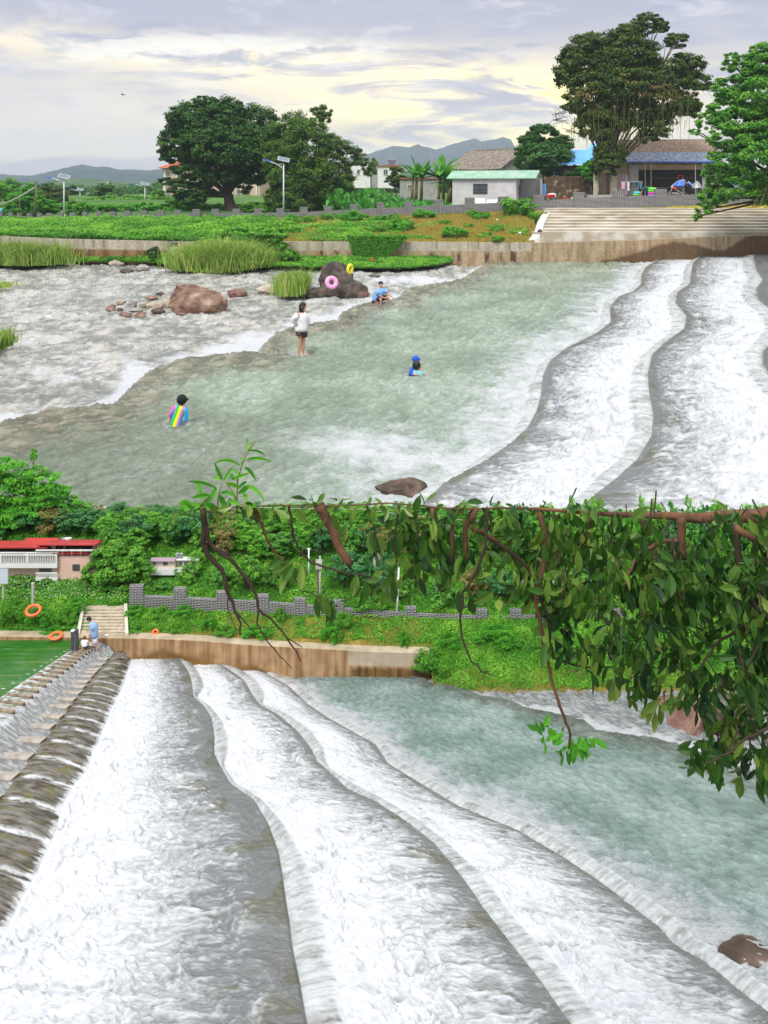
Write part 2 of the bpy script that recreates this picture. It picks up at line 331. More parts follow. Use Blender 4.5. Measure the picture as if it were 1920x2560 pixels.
# lower valley ground: from the retaining wall up to the rim of the upper river
xk = np.linspace(-900, 2900, 240)
LWT = [(-900, 1590), (0, 1591), (200, 1594), (380, 1597), (500, 1602), (600, 1611), (792, 1622), (947, 1630), (1063, 1632), (1075, 1636)]
def lwt(x): a = np.array(LWT, float); return float(np.interp(x, a[:, 0], a[:, 1]))
def lwall_z(x): return (HZ-lwt(x))*10.75/F
def rimY(x):  # near edge of the upper river
    return float(np.interp(x, [-900, 1120, 1400, 1700, 2100, 2900], [13.7, 13.7, 13.0, 12.55, 12.0, 11.8]))
rows = []
def toex(x): return x > 1075
rows.append([Vector(((x-960)*(10.74 if not toex(x) else 10.45)/F, 10.74 if not toex(x) else 10.45, lwall_z(x)-.01 if not toex(x) else -6.78)) for x in xk])
rows.append([Vector(((x-960)*10.85/F, 10.85, lwall_z(x)+.0 if not toex(x) else -6.5)) for x in xk])
def bl_z(x): return float(np.interp(x, [-900, 300, 640, 1100, 2900], [-6.03, -6.08, -6.17, -6.24, -6.2]))
rows.append([Vector(((x-960)*11.3/F, 11.3, bl_z(x))) for x in xk])
rows.append([Vector(((x-960)*min(12.1, rimY(x)-.4)/F, min(12.1, rimY(x)-.4), -5.93)) for x in xk])
rows.append([Vector(((x-960)*(rimY(x)-.06)/F, rimY(x)-.06, -5.63)) for x in xk])
def low_g(V, A):
    x = V[..., 0]; y = V[..., 1]; sx = 960+x*F/y; n = fbm(x*4, y*4, 4, 23); n2 = fbm(x*14, y*14, 3, 24)
    g = cmix((.03, .12, .012), (.07, .24, .02), sstep(n2, -.3, .3)); dry = cmix((.28, .19, .04), (.20, .22, .03), sstep(n2, -.2, .3))
    c = cmix(g, dry, sstep(n+.12-np.abs(sx-760)/700, -.1, .15)*(A < 2)*1.0); return cmix((.22, .14, .07), c, sstep(A+n*.8, -.05, .35))
sheet('valley_ground', rows, M_ground, low_g, n=240, mrow=14, rough=.03)
# bed below everything, near bank under the viewer
V = np.array([(-40, -6, -7.6), (40, -6, -7.6), (40, 14, -7.6), (-40, 14, -7.6)], float)
tag(npmesh('river_bed', V, np.array([[0, 1, 2, 3]]), Mt('wet_gravel', (.10, .09, .07), (.16, .15, .12), 4)), kind='structure')
# pale kerb along the rim of the upper river (left)
kb = MB(); pts = [G(-500, 1262, -5.55), G(60, 1240, -5.55), G(200, 1254, -5.55), G(300, 1272, -5.55), G(420, 1290, -5.55)]
for a, b in zip(pts[:-1], pts[1:]):
    n_ = (b-a).cross(Vector((0, 0, 1))).normalized()*.22
    kb.add([a, b, b+n_, a+n_, a-Vector((0, 0, .4)), b-Vector((0, 0, .4)), b+n_-Vector((0, 0, .5)), a+n_-Vector((0, 0, .5))], [(0, 1, 2, 3), (0, 4, 5, 1), (3, 2, 6, 7), (1, 5, 6, 2), (0, 3, 7, 4)])
tag(kb.build('kerb', Mt('pale_kerb', (.50, .50, .46), (.38, .39, .34), 6, .9)), kind='structure')
# distant hills; far ridges bluish, with distance haze painted into their colour
def ridge(name, prof, Yr, Yf, c1, c2, zf, seed):
    a = np.array(prof, float); n = 320; x = np.linspace(a[0, 0], a[-1, 0], n); yp = np.interp(x, a[:, 0], a[:, 1]) + fbm(x*.06, x*0, 4, seed)*3.0
    rows = []; m = 44
    for j in range(m):
        t = j/(m-1); Y = lerp(Yf, Yr, t); z = lerp(zf, 1, t)*0; zt = (HZ-yp)*Yr/F
        xx = (x-960)*lerp(Yf, Yr, t)/F; z = zf+(zt-zf)*(t**1.25); z = z+ (fbm(xx*.012, Y*.012+xx*0, 5, seed+2)*(zt-zf)*.42)*(t*(1-t)*3.2)
        rows.append(np.stack([xx, xx*0+Y, z], -1))
    back = rows[-1].copy(); back[:, 1] += (Yr-Yf)*.8; back[:, 2] = zf; rows.append(back)
    V = np.array(rows); nn = fbm(V[..., 0]*.03, V[..., 1]*.05, 5, seed+4); c = cmix(c1, c2, sstep(nn, -.25, .25)); rgba = np.concatenate([c, np.ones(c.shape[:2]+(1,))], -1)
    tag(npmesh(name, V.reshape(-1, 3), gridq(*V.shape[:2]), M_hill, rgba.reshape(-1, 4)), kind='structure')
ridge('hills', [(-700, 430), (-300, 425), (-100, 432), (0, 436), (77, 439), (116, 431), (162, 420), (200, 411), (239, 417), (266, 416), (297, 424), (328, 423), (370, 426), (409, 421), (470, 412), (560, 420), (700, 425), (820, 440), (900, 462)], 1500, 1000, (.02, .045, .05), (.04, .07, .06), -4, 31)
ridge('hills', [(60, 470), (130, 456), (175, 448), (208, 444), (250, 449), (309, 456), (360, 455), (420, 452), (520, 455), (620, 470)], 800, 560, (.035, .09, .03), (.07, .13, .04), -4, 41)
ridge('hills', [(700, 430), (850, 402), (928, 382), (986, 364), (1020, 368), (1044, 361), (1090, 374), (1132, 360), (1186, 346), (1202, 353), (1240, 348), (1259, 342), (1279, 351), (1288, 372), (1330, 405), (1420, 425), (1700, 430), (2300, 450)], 2100, 1500, (.02, .04, .05), (.035, .06, .06), -4, 51)

# ---------------------------------------------------------------- water
M_water = watermat('river_water', fine=26, bump=.30, rough=.07)
M_fall = watermat('cascade_water', fine=34, bump=.38, rough=.2)
M_pond = watermat('pond_water', fine=10, bump=.06, rough=.06)
def water_obj(name, V, col, foam, U, Vv, m):
    n, k = V.shape[:2]; rgba = np.concatenate([col, np.clip(foam, 0, 1)[..., None]], -1)
    o = npmesh(name, V.reshape(-1, 3), gridq(n, k), m, rgba.reshape(-1, 4), uv=np.stack([U, Vv], -1).reshape(-1, 2)); return tag(o, kind='structure')
# --- upper pool and rapids
FA = [(1760, 600), (1690, 632), (1631, 657), (1594, 674), (1579, 694), (1582, 714), (1560, 735), (1510, 753), (1495, 783), (1493, 818), (1446, 850), (1387, 882), (1347, 912), (1322, 956), (1310, 1005), (1298, 1050), (1278, 1080), (1243, 1114), (1179, 1159), (1115, 1193), (1060, 1222), (1000, 1262), (985, 1276)]
CA = [(1770, 598), (1700, 628), (1641, 652), (1614, 668), (1602, 688), (1604, 708), (1585, 728), (1545, 742), (1524, 768), (1527, 805), (1488, 835), (1416, 870), (1374, 903), (1356, 940), (1352, 985), (1340, 1030), (1318, 1070), (1280, 1108), (1214, 1155), (1155, 1186), (1110, 1212), (1060, 1258), (1045, 1272)]
LIPU = [(-600, 1180), (-300, 1115), (0, 1062), (69, 1042), (127, 1030), (208, 1021), (284, 1014), (303, 998), (330, 970), (376, 928), (457, 900), (544, 889), (637, 884), (667, 885), (654, 869), (689, 837), (735, 819), (813, 808), (871, 800), (852, 788), (889, 767), (929, 757), (1016, 744), (1006, 733), (1028, 721), (1091, 710), (1150, 700), (1192, 675), (1230, 650), (1300, 640)]
gx = np.concatenate([np.arange(-1200, -20, 18), np.arange(-20, 1940, 2.4), np.arange(1940, 2600, 20)]); gy = np.linspace(646, 1277, 430)
SX, SY = np.meshgrid(gx, gy); Yw = F*UW/(HZ-SY); Xw = (SX-960)*Yw/F
k = (SY-HZ)/300.0
d, s, arc = polydist(SX, SY, LIPU, 1.8); dn = d/k; down = s < 0
wob = fbm(Xw*.8, Yw*.8, 3, 61)
dnw = np.maximum(dn+wob*9*(dn > 2), 0)
wav = fbm(Xw*1.5+Yw*.6, Yw*2.4, 5, 71, .6)*.11+ridged(Xw*.9+Yw*.5, Yw*2.0, 4, 73)*.05
rap = fbm(Xw*.55, Yw*.8, 5, 75)*.20+ridged(Xw*.8, Yw*1.6, 4, 77)*.11
gu = (SX-960)/(SY-HZ)*27; gv = np.log(SY-HZ)*78; w1 = fbm(gu*.8+fbm(gu*.3, gv*.3, 2, 90)*1.6, gv*.8+gu*.8, 5, 91, .6); w2 = ridged(gu*.6+w1*.5, gv*.75+gu*.2, 3, 93); yk = Yw/20.0
Z = UW+np.where(down, .75, .8)*yk*(w1*.045+fbm(gu*.35, gv*.5+gu*.45, 5, 95, .6)*.05)+np.where(down, -.24*sstep(dn, 0, 12)+rap*sstep(dn, 10, 60), .05*np.exp(-(dnw/30)**2)+wav)
fl_d, fl_s, _ = polydist(SX, SY, FA, 1.5); fk = (SY-HZ)/450.0
n1 = fbm(Xw*1.1, Yw*1.1, 5, 81); n2 = ridged(Xw*1.6+n1*.9, Yw*1.6, 4, 83); n3 = fbm(Xw*.35, Yw*.3, 3, 85); n4 = fbm(Xw*4.5, Yw*4.5, 3, 87)
def lobe(x, y, rx, ry): return np.exp(-(((SX-x)/rx)**2+((SY-y)/ry)**2))
foamA = np.where(fl_s > 0, 1, 1)*(1.15-(fl_d/fk)/170.0)      # white apron at the foot of the last fall
foamA = np.maximum(foamA, .95*lobe(1060, 1180, 300, 110)+.55*lobe(880, 1110, 170, 60)); foamA = np.maximum(foamA, (SY-1215)/90.0*(SX > 760)-.2)
foam_pool = np.clip(foamA, -.3, 1.3)+n1*.55+(n2-.35)*.45-.32+n3*.35
thin = sstep(n2, .55, .95)*.32*np.clip(.35+n3*1.4, 0, 1)
foam_pool = np.maximum(foam_pool, thin)
spots = 0
for (x, y, rx, ry, a) in [(155, 690, 50, 8, .7), (140, 726, 90, 12, .9), (300, 712, 80, 9, .6), (97, 806, 34, 16, .8), (166, 930, 60, 22, 1.2), (100, 905, 60, 14, .6), (330, 905, 40, 30, .9), (340, 960, 38, 45, 1.3), (290, 985, 60, 25, .8), (620, 838, 70, 26, 1.2), (560, 860, 80, 16, .9), (440, 880, 60, 14, .7), (60, 1030, 110, 16, 1.3), (200, 1010, 70, 12, 1.0), (813, 782, 60, 10, 1.1), (720, 800, 40, 10, .8), (930, 735, 90, 10, 1.0), (987, 692, 90, 12, 1.0), (1060, 690, 90, 10, 1.0), (600, 700, 60, 5, .7), (700, 742, 80, 7, .8), (780, 746, 60, 5, .8), (1110, 660, 60, 7, 1.0), (500, 690, 50, 5, .6), (30, 676, 60, 4, .6), (860, 760, 60, 12, .8)]:
    spots = spots+a*lobe(x, y, rx, ry)
foam_r = 1.05*np.exp(-((dnw-14)/22)**2)*(dn > 3)+np.clip(spots, 0, 1.3)+n1*.75+(n2-.3)*.45-.42+n3*.2
foam_r = np.where(dn < 8, (n4*.5+.15), foam_r)
foam_r = np.maximum(foam_r, sstep(ridged(gu*.22, gv*.5+gu*.12, 4, 98)+n3*.6+w1*.2, .62, 1.05)*.8); foam_pool = np.maximum(foam_pool, sstep(ridged(gu*.5+w1*.4, gv*.55+gu*.5, 3, 96)+n3*.8, .72, 1.15)*.36)  # thin white streaks add painted sparkle to the foam
for px_, py_, rr_ in ((753, 885, 16), (443, 1066, 30), (1040, 940, 30), (972, 762, 22)):
    e_ = np.hypot((SX-px_)/rr_, (SY-py_)/(rr_*.34)); foam_pool = np.maximum(foam_pool, np.exp(-((e_-1)/.35)**2)*(.22+n4*.9+w1*.6)); Z_rip = 0
foam = np.where(down, foam_r, foam_pool)
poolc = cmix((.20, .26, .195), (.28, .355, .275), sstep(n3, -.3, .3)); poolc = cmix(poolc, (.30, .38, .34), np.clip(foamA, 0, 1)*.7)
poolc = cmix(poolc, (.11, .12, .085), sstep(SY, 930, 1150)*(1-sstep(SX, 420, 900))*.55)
brown = cmix((.10, .09, .055), (.30, .27, .20), sstep(fbm(gu*.35, gv*.9+gu*.4, 4, 97)*1.2+n1*.4, -.3, .35)); brown = cmix(brown, (.05, .08, .03), sstep(n1, .1, .4)*.7)
bandw = np.interp(SX, [-600, 0, 300, 420, 640, 900, 1000, 1200], [60, 62, 60, 58, 50, 42, 50, 55])
poolc = cmix(poolc, brown, (1-sstep(dn+n1*34+n4*10, bandw*.35, bandw*1.45))*.80)
wp = fbm(gu*.35, gv*.5+gu*.45, 5, 95, .6); poolc = poolc*(1+.62*w1[..., None]+.28*wp[..., None]); w3 = fbm(gu*.30+gv*.02, gv*.62+gu*.10, 5, 99, .58); w4 = ridged(gu*.22, gv*.5+gu*.12, 4, 98); rapc = cmix((.19, .205, .19), (.52, .505, .47), sstep(w3*1.1+w1*.45+n3*.5, -.38, .42)); rapc = cmix(rapc, brown, (1-sstep(dn, 3, 11)))  # wave light and shade painted into pool colour, pale sheen into rapids
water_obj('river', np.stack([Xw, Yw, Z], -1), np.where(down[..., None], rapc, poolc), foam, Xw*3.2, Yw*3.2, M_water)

def loft(name, lines, strips, N, hz, K, m, seed):
    """lines: traced (px,py,level) curves upstream -> downstream; strips: (columns, kind) between neighbours"""
    R = [resample(l[0], N) for l in lines]; lev = [l[1] for l in lines]; blocks = []
    for i, (cols_, kind, par) in enumerate(strips):
        A, B = R[i], R[i+1]; za, zb = lev[i], lev[i+1]
        mid = (A+B)/2; seg = np.r_[0, np.hypot(np.diff(mid[:, 0]), np.diff(mid[:, 1]))]; s = np.maximum(mid[:, 1]-hz, 25)
        r = np.cumsum(seg/s)*K; width = np.hypot(*(B-A).T)/s*K
        a = np.linspace(0, 1, cols_)[None, :]; r2 = r[:, None]*np.ones_like(a); q = a*width.mean()*np.ones_like(r2)
        a2 = a*np.ones_like(r2)
        YA = F*za/(HZ-A[:, 1]); YB = F*zb/(HZ-B[:, 1]); XA = (A[:, 0]-960)*YA/F; XB = (B[:, 0]-960)*YB/F
        sz = (s/ s.max())[:, None]
        fx = fbm(q*.10+3*i, r2*.16, 3, seed+7*i)                       # slow wander of the flow
        qq = q+fx*8; rr = r2+fbm(q*.16, r2*.25, 3, seed+7*i+1)*2.2
        big = fbm(qq*.16, rr*.34, 4, seed+20+i); lace = ridged(qq*.24, rr*.62, 4, seed+30+i); fine = fbm(qq*.9, rr*1.7, 3, seed+40+i); puff = np.abs(fbm(qq*.35, rr*.5, 4, seed+50+i))
        if kind == 'terrace':
            hi, lo_, wht = par
            dens = lerp(hi, lo_, sstep(a2+big*.35, 0.12, .95)); bil = np.abs(fbm(qq*.30+7, rr*.85, 5, seed+33, .6)); stk = fbm(q*.10, r2*1.5+fx*3, 4, seed+34, .6); foam = dens+big*.60+(lace-.30)*.22+(bil-.22)*1.1*(1-.4*a2)+fine*.22+stk*1.0*a2**2
            foam = foam-.62*np.exp(-((a2-.97)/(.045+.16*np.clip(stk+.15, 0, .6)))**2)*np.clip(.75+big*1.2+stk*.8, 0, 1.3)
            tur = (1-sstep(a2, .15, .8))
            z = lerp(za, zb, a2)+(puff*(.13*tur+.030)+(bil-.2)*(.05*tur+.035)+(lace-.3)*.008+big*.07*tur+stk*.014*a2)*wht*sz
            z = z+.035*wht*sz*sstep(a2, .55, .97)-0
            z = z*1.0; edge_ = sstep(a2, .0, .02); zz0 = lerp(za, zb, a2); z = zz0+(z-zz0)*edge_*(1-sstep(a2, .985, 1))
            col = cmix((.15, .16, .165), (.31, .335, .345), sstep(big+(.45-a2), -.4, .4)); col = cmix(col, (.09, .095, .045), sstep(fbm(qq*.12, rr*.22, 4, seed+90+i)-.22+(a2-.8)*.7, 0, .18)*(a2 > .3)*.7)
            col = cmix(col, (.12, .125, .12), np.exp(-((a2-.95)/.07)**2)*.6*np.clip(.45+stk*1.6, 0, 1)[..., ])
        elif kind == 'face':
            st = fbm(q*.10+big*1.5, r2*1.3+q*.12, 5, seed+60+i, .65); foam = .50+st*.55+fine*.22+.55*sstep(a2+st*.3, .72, 1.0)-.30*np.exp(-(a2/.12)**2)*np.clip(.6+st*2, 0, 1)
            foam = foam+.25*fbm(q*.1, r2*.12, 3, seed+70+i)
            t = a2**1.7; z = za+(zb-za)*t+.016*(st+big*.8)*sz*np.sin(a2*np.pi)
            col = cmix((.26, .29, .285), (.42, .46, .45), sstep(st, -.3, .3)); col = cmix(col, (.12, .11, .08), sstep(fbm(q*.15, r2*.3, 3, seed+66), .2, .35)*.7)
        elif kind == 'apron':
            tips = par; mt = np.interp; rt = np.array([r[np.argmin(np.hypot(A[:, 0]-tx, A[:, 1]-ty))] for tx, ty in tips])
            o_ = np.sort(rt); idx = np.clip(np.searchsorted(o_, r2)-1, 0, len(o_)-2); per = (r2-o_[idx])/np.maximum(o_[idx+1]-o_[idx], 1e-3); per = np.clip(per, 0, 1)
            bulge = np.sin(per*np.pi); st = fbm(q*.22+per, r2*1.5, 5, seed+60+i, .6); seam = np.exp(-((per-.93-st*.08)/.07)**2)+.6*np.exp(-((per-.04)/.05)**2); foam = -.08+st*.36+fine*.25+.9*sstep(a2+st*.09+fine*.05, .86, 1.0)+1.0*seam*sstep(a2, .02, .2)*(.8+st)
            foam = foam+.2*(big); z = za+(zb-za)*(a2**1.6)+.11*bulge**.7*sz*(np.sin(a2*np.pi)*.7+.25*(1-a2))+.004*st
            col = cmix((.06, .05, .032), (.19, .18, .16), sstep(st+big*.5, -.35, .3)); col = cmix(col, (.14, .13, .035), sstep(fbm(q*.3, r2*.7, 3, seed+95), .15, .35)*.7)
        elif kind == 'channel':
            bil_ = np.abs(fbm(q*.25, r2*.7, 5, seed+77, .6))
            st = fbm(q*.45, r2*1.5, 4, seed+60+i); foam = .20+st*.42+(bil_-.22)*.9+.5*np.exp(-(a2/.10)**2); z = lerp(za, zb, a2)+st*.012*sz+big*.02*sz
            col = cmix((.15, .155, .15), (.27, .285, .29), sstep(st, -.4, .4))
        else:                                          # pond
            foam = a2*0-.5; z = lerp(za, zb, a2)+fine*.0015; col = np.ones(a2.shape+(3,))*np.array((.016, .11, .010)); col = cmix(col, (.06, .15, .02), sstep(big, 0, .4))
            if kind == 'sill': foam = .1+.9*sstep(fine+lace*.6, .1, .5); z = lerp(za, zb, a2); col = cmix((.12, .14, .08), (.25, .27, .22), sstep(fine, -.3, .3))
        X = lerp(XA[:, None], XB[:, None], a2); Y = lerp(YA[:, None], YB[:, None], a2)
        blocks.append([X, Y, z, col, foam, q+i*40, r2])
    return blocks
def finish(name, blocks, m, curtain=None):
    cut = lambda k: np.concatenate([b[k] if i == len(blocks)-1 else b[k][:, :-1] for i, b in enumerate(blocks)], 1)
    X, Y, Z, col, foam, U, V_ = [cut(k) for k in range(7)]
    if curtain:      # the sheet of water falling over the near rim
        extra = 14; dy = np.linspace(0, 1, extra)[1:, None]
        ad = lambda A_, f: np.concatenate([A_, f], 0)
        nx = X[-1:]-0*dy; X = ad(X, nx); Y = ad(Y, Y[-1:]-.10*np.sqrt(dy)); Z = ad(Z, Z[-1:]-curtain*dy**1.5)
        col = ad(col, np.repeat(col[-1:], extra-1, 0)); foam = ad(foam, np.clip(foam[-1:]+.35, .3, 1)+0*dy); U = ad(U, U[-1:]+0*dy); V_ = ad(V_, V_[-1:]+dy*3)
    return water_obj(name, np.stack([X, Y, Z], -1), col, foam, U*.18, V_*.18, m)
FB = [(1850, 600), (1790, 622), (1738, 645), (1712, 664), (1705, 690), (1700, 715), (1670, 735), (1660, 765), (1675, 803), (1672, 834), (1634, 862), (1594, 897), (1574, 941), (1560, 996), (1575, 1040), (1569, 1085), (1550, 1144), (1495, 1188), (1461, 1223), (1421, 1258), (1400, 1277)]
CB = [(1860, 598), (1805, 617), (1757, 637), (1732, 656), (1727, 686), (1724, 710), (1694, 729), (1688, 758), (1716, 790), (1710, 822), (1668, 852), (1629, 887), (1618, 936), (1622, 985), (1632, 1040), (1628, 1090), (1592, 1150), (1545, 1193), (1508, 1222), (1472, 1250), (1450, 1272)]
FC = [(1950, 596), (1910, 608), (1871, 625), (1848, 648), (1855, 682), (1866, 704), (1848, 724), (1853, 753), (1889, 783), (1908, 818), (1890, 847), (1858, 880), (1852, 912), (1880, 956), (1920, 1010), (1945, 1060), (1990, 1150), (2060, 1277)]
CC = [(1975, 594), (1938, 603), (1902, 618), (1880, 643), (1888, 676), (1905, 700), (1887, 722), (1892, 750), (1933, 780), (1953, 815), (1936, 847), (1902, 880), (1902, 912), (1934, 956), (1975, 1010), (2000, 1055), (2060, 1150), (2130, 1272)]
RBU = [(2300, 594), (2300, 700), (2400, 900), (2500, 1272)]
M_water.node_tree.nodes['Bump'].inputs['Distance'].default_value = .12; M_water.node_tree.nodes['Bump'].inputs['Strength'].default_value = .7
up = loft('u', [(RBU, -4.98), (CC, -5.0), (FC, -5.2), (CB, -5.19), (FB, -5.4), (CA, -5.39), (FA, -5.6)],
          [(60, 'terrace', (.7, .3, 1.3)), (22, 'face', None), (130, 'terrace', (.95, .34, 1.5)), (24, 'face', None), (150, 'terrace', (.95, .34, 1.5)), (24, 'face', None)], 420, 463, 60.0, M_fall, 100)
finish('river_cascade', up, M_fall, curtain=.7)
# --- lower pool and rapids
LIPL = [(1000, 1682), (1020, 1688), (1063, 1697), (1075, 1706), (1140, 1717), (1200, 1738), (1265, 1747), (1310, 1768), (1374, 1780), (1417, 1790), (1460, 1801), (1490, 1826), (1569, 1836), (1634, 1845), (1699, 1862), (1738, 1877), (1808, 1901), (1920, 1944), (2200, 2050), (2900, 2300)]
F3 = [(690, 1680), (750, 1712), (795, 1755), (850, 1790), (905, 1822), (960, 1846), (995, 1898), (1076, 1945), (1180, 2002), (1325, 2055), (1446, 2124), (1539, 2182), (1625, 2245), (1695, 2292), (1735, 2340), (1816, 2384), (1874, 2430), (1920, 2465), (2050, 2560), (2250, 2740)]
C3 = [(665, 1684), (725, 1718), (770, 1762), (825, 1798), (885, 1832), (940, 1862), (972, 1912), (1052, 1960), (1155, 2022), (1295, 2078), (1415, 2150), (1504, 2208), (1584, 2272), (1648, 2320), (1690, 2368), (1775, 2418), (1838, 2470), (1882, 2505), (2005, 2600), (2200, 2780)]
gx = np.concatenate([np.arange(560, 1940, 2.2), np.arange(1940, 3000, 14)]); gy = np.concatenate([np.linspace(1650, 1900, 150), np.linspace(1902, 2800, 260)])
SX, SY = np.meshgrid(gx, gy); Yw = F*LW/(HZ-SY); Xw = (SX-960)*Yw/F
q = (SX-960)/(SY-1400)*42; r = 1400*12/(SY-1400)
u_ = Xw*9; v_ = Yw*13
d, s, arc = polydist(SX, SY, LIPL, 2.0); kk = (SY-1560)/200.0; dn = d/kk; down = s < 0
n1 = fbm(u_*.55, v_*.55, 5, 181); n2 = ridged(u_*.5+n1, v_*.75, 4, 183); n3 = fbm(u_*.12, v_*.16, 3, 185); n4 = fbm(u_*1.6, v_*2.2, 3, 187)
fd, fs, _ = polydist(SX, SY, F3, 1.35); fk = (SY-1560)/480.0
apr = 1.12-(fd/fk)/135.0+n3*.35
dn_b, _, _ = polydist(SX, SY, [(1980, 2200), (1900, 2260), (1760, 2240), (1600, 2180)], 1.5)
foam_p = np.clip(apr, -.25, 1.3)+n1*.5+(n2-.35)*.5-.34
foam_p = np.maximum(foam_p, sstep(n2, .5, .95)*.5*np.clip(.75-(fd/fk)/420+n3*1.2, 0, 1))
spots = 0
for (x, y, rx, ry, a) in [(1150, 1695, 90, 7, .9), (1260, 1712, 90, 8, .8), (1340, 1760, 60, 10, 1.0), (1400, 1770, 60, 9, .9), (1530, 1815, 70, 12, 1.2), (1480, 1795, 50, 10, .9), (1640, 1830, 90, 10, 1.1), (1740, 1852, 80, 12, 1.2), (1860, 1890, 90, 14, 1.1), (1700, 1740, 120, 8, .6), (1450, 1735, 90, 6, .5), (1900, 1800, 80, 12, .7)]:
    spots = spots+a*lobe(x, y, rx, ry)
foam_r = np.exp(-((dn-10)/16)**2)*(dn > 2)+np.clip(spots, 0, 1.2)+n1*.65+(n2-.3)*.4-.40
foam = np.where(down, foam_r, foam_p); foam = np.where(dn < 4, n4*.3, foam)
gu = (SX-960)/(SY-1440)*26; gv = np.log(SY-1440)*46; w1 = fbm(gu+n1*.5, gv-gu*.2, 4, 191, .6); w2 = ridged(gu*.6+w1*.5, gv*.8-gu*.15, 3, 193); lk = (SY-1440)/700.0
foam = np.maximum(foam, np.where(down, sstep(w2+n1*.4, .6, 1.05)*.7, sstep(w2+n3*.9, .8, 1.3)*.3))  # white streaks along the ripples: sparkle painted in with the foam
Z = LW+lk*(w1*.032+(w2-.4)*.008)+np.where(down, -.05*sstep(dn, 0, 10)+(n1*.03+n2*.012)*sstep(dn, 5, 30), .012*np.exp(-(dn/25)**2)+n1*.020+n4*.010)+np.clip(apr, 0, 1)*(n1*.02+np.abs(n4)*.012)
c = cmix((.19, .275, .25), (.31, .41, .39), sstep(n3+n1*.3, -.4, .4)); c = cmix(c, (.30, .38, .38), np.clip(apr, 0, 1)*.7)*(1+.62*w1[..., None])  # wave noise also brightens the colour: painted ripple light and shade
br = cmix((.07, .08, .05), (.14, .14, .11), sstep(n4+n1, -.3, .3)); c = cmix(c, br, (1-sstep(dn+n1*20, 12, 60))*.7)
cr = cmix((.18, .20, .21), (.40, .43, .44), sstep(w1+n1*.4, -.35, .4))  # paler wave crests painted into the rapids colour
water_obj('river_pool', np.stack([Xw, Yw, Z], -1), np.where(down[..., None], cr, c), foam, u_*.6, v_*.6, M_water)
F0 = [(338, 1632), (333, 1638), (327, 1659), (318, 1682), (312, 1703), (304, 1726), (292, 1749), (281, 1769), (272, 1795), (257, 1827), (249, 1856), (231, 1885), (221, 1923), (188, 1962), (158, 2010), (139, 2085), (93, 2183), (43, 2270), (6, 2351), (-60, 2450), (-140, 2560), (-260, 2740)]
C0 = [(285, 1632), (278, 1640), (271, 1651), (260, 1664), (249, 1677), (242, 1684), (233, 1694), (223, 1707), (214, 1720), (203, 1735), (190, 1751), (175, 1769), (158, 1794), (136, 1819), (113, 1853), (82, 1894), (45, 1943), (1, 2000), (-50, 2070), (-110, 2160), (-190, 2300), (-290, 2480), (-420, 2740)]
TIPS = C0[2:-1]
C1 = [(440, 1636), (455, 1655), (472, 1680), (480, 1706), (484, 1742), (510, 1764), (530, 1795), (537, 1845), (536, 1885), (550, 1912), (576, 1958), (636, 2000), (672, 2060), (698, 2131), (708, 2190), (716, 2247), (726, 2310), (732, 2363), (752, 2460), (770, 2560), (815, 2740)]
F1 = [(466, 1640), (484, 1664), (508, 1698), (510, 1722), (488, 1743), (525, 1764), (557, 1803), (572, 1850), (567, 1888), (556, 1913), (590, 1960), (654, 1998), (710, 2060), (752, 2131), (780, 2190), (798, 2247), (812, 2310), (821, 2363), (845, 2460), (868, 2560), (915, 2740)]
C2 = [(530, 1650), (570, 1672), (612, 1702), (632, 1738), (650, 1762), (700, 1790), (748, 1832), (780, 1874), (792, 1903), (818, 1924), (872, 1975), (940, 2005), (1025, 2060), (1088, 2110), (1125, 2155), (1165, 2205), (1205, 2265), (1255, 2330), (1310, 2400), (1350, 2450), (1390, 2508), (1440, 2580), (1560, 2740)]
F2 = [(552, 1648), (594, 1668), (642, 1700), (664, 1734), (656, 1762), (717, 1783), (777, 1825), (810, 1868), (814, 1898), (824, 1922), (890, 1962), (960, 1997), (1047, 2049), (1110, 2098), (1151, 2136), (1203, 2182), (1250, 2245), (1301, 2309), (1365, 2379), (1410, 2432), (1452, 2489), (1515, 2560), (1650, 2740)]
BR = [(262, 1600), (250, 1612), (237, 1619), (231, 1624), (224, 1629), (217, 1634), (210, 1640), (201, 1647), (191, 1655), (181, 1663), (171, 1671), (158, 1681), (145, 1691), (130, 1702), (116, 1714), (97, 1728), (82, 1742), (62, 1759), (38, 1779), (5, 1806), (-35, 1840), (-90, 1890), (-180, 2000), (-360, 2300), (-560, 2740)]
BL = [(x-(48+(y-1610)*.23), y) for x, y in BR]
PL = [(-1400, 1600), (-1400, 1640), (-1500, 1800), (-1700, 2740)]
lo = loft('l', [(PL, -6.2), (BL, -6.2), (BR, -6.24), (C0, -6.30), (F0, -6.46), (C1, -6.45), (F1, -6.54), (C2, -6.53), (F2, -6.62), (C3, -6.61), (F3, -6.70)],
          [(30, 'pond', None), (10, 'sill', None), (60, 'channel', None), (50, 'apron', TIPS), (260, 'terrace', (1.1, .12, 1.0)), (30, 'face', None), (220, 'terrace', (1.05, .38, 1.0)), (26, 'face', None), (170, 'terrace', (1.0, .36, 1.0)), (22, 'face', None)], 760, 1470, 46.0, M_fall, 300)
finish('pond', lo[:1], M_pond)
finish('weir_cascade', lo[1:], M_fall)
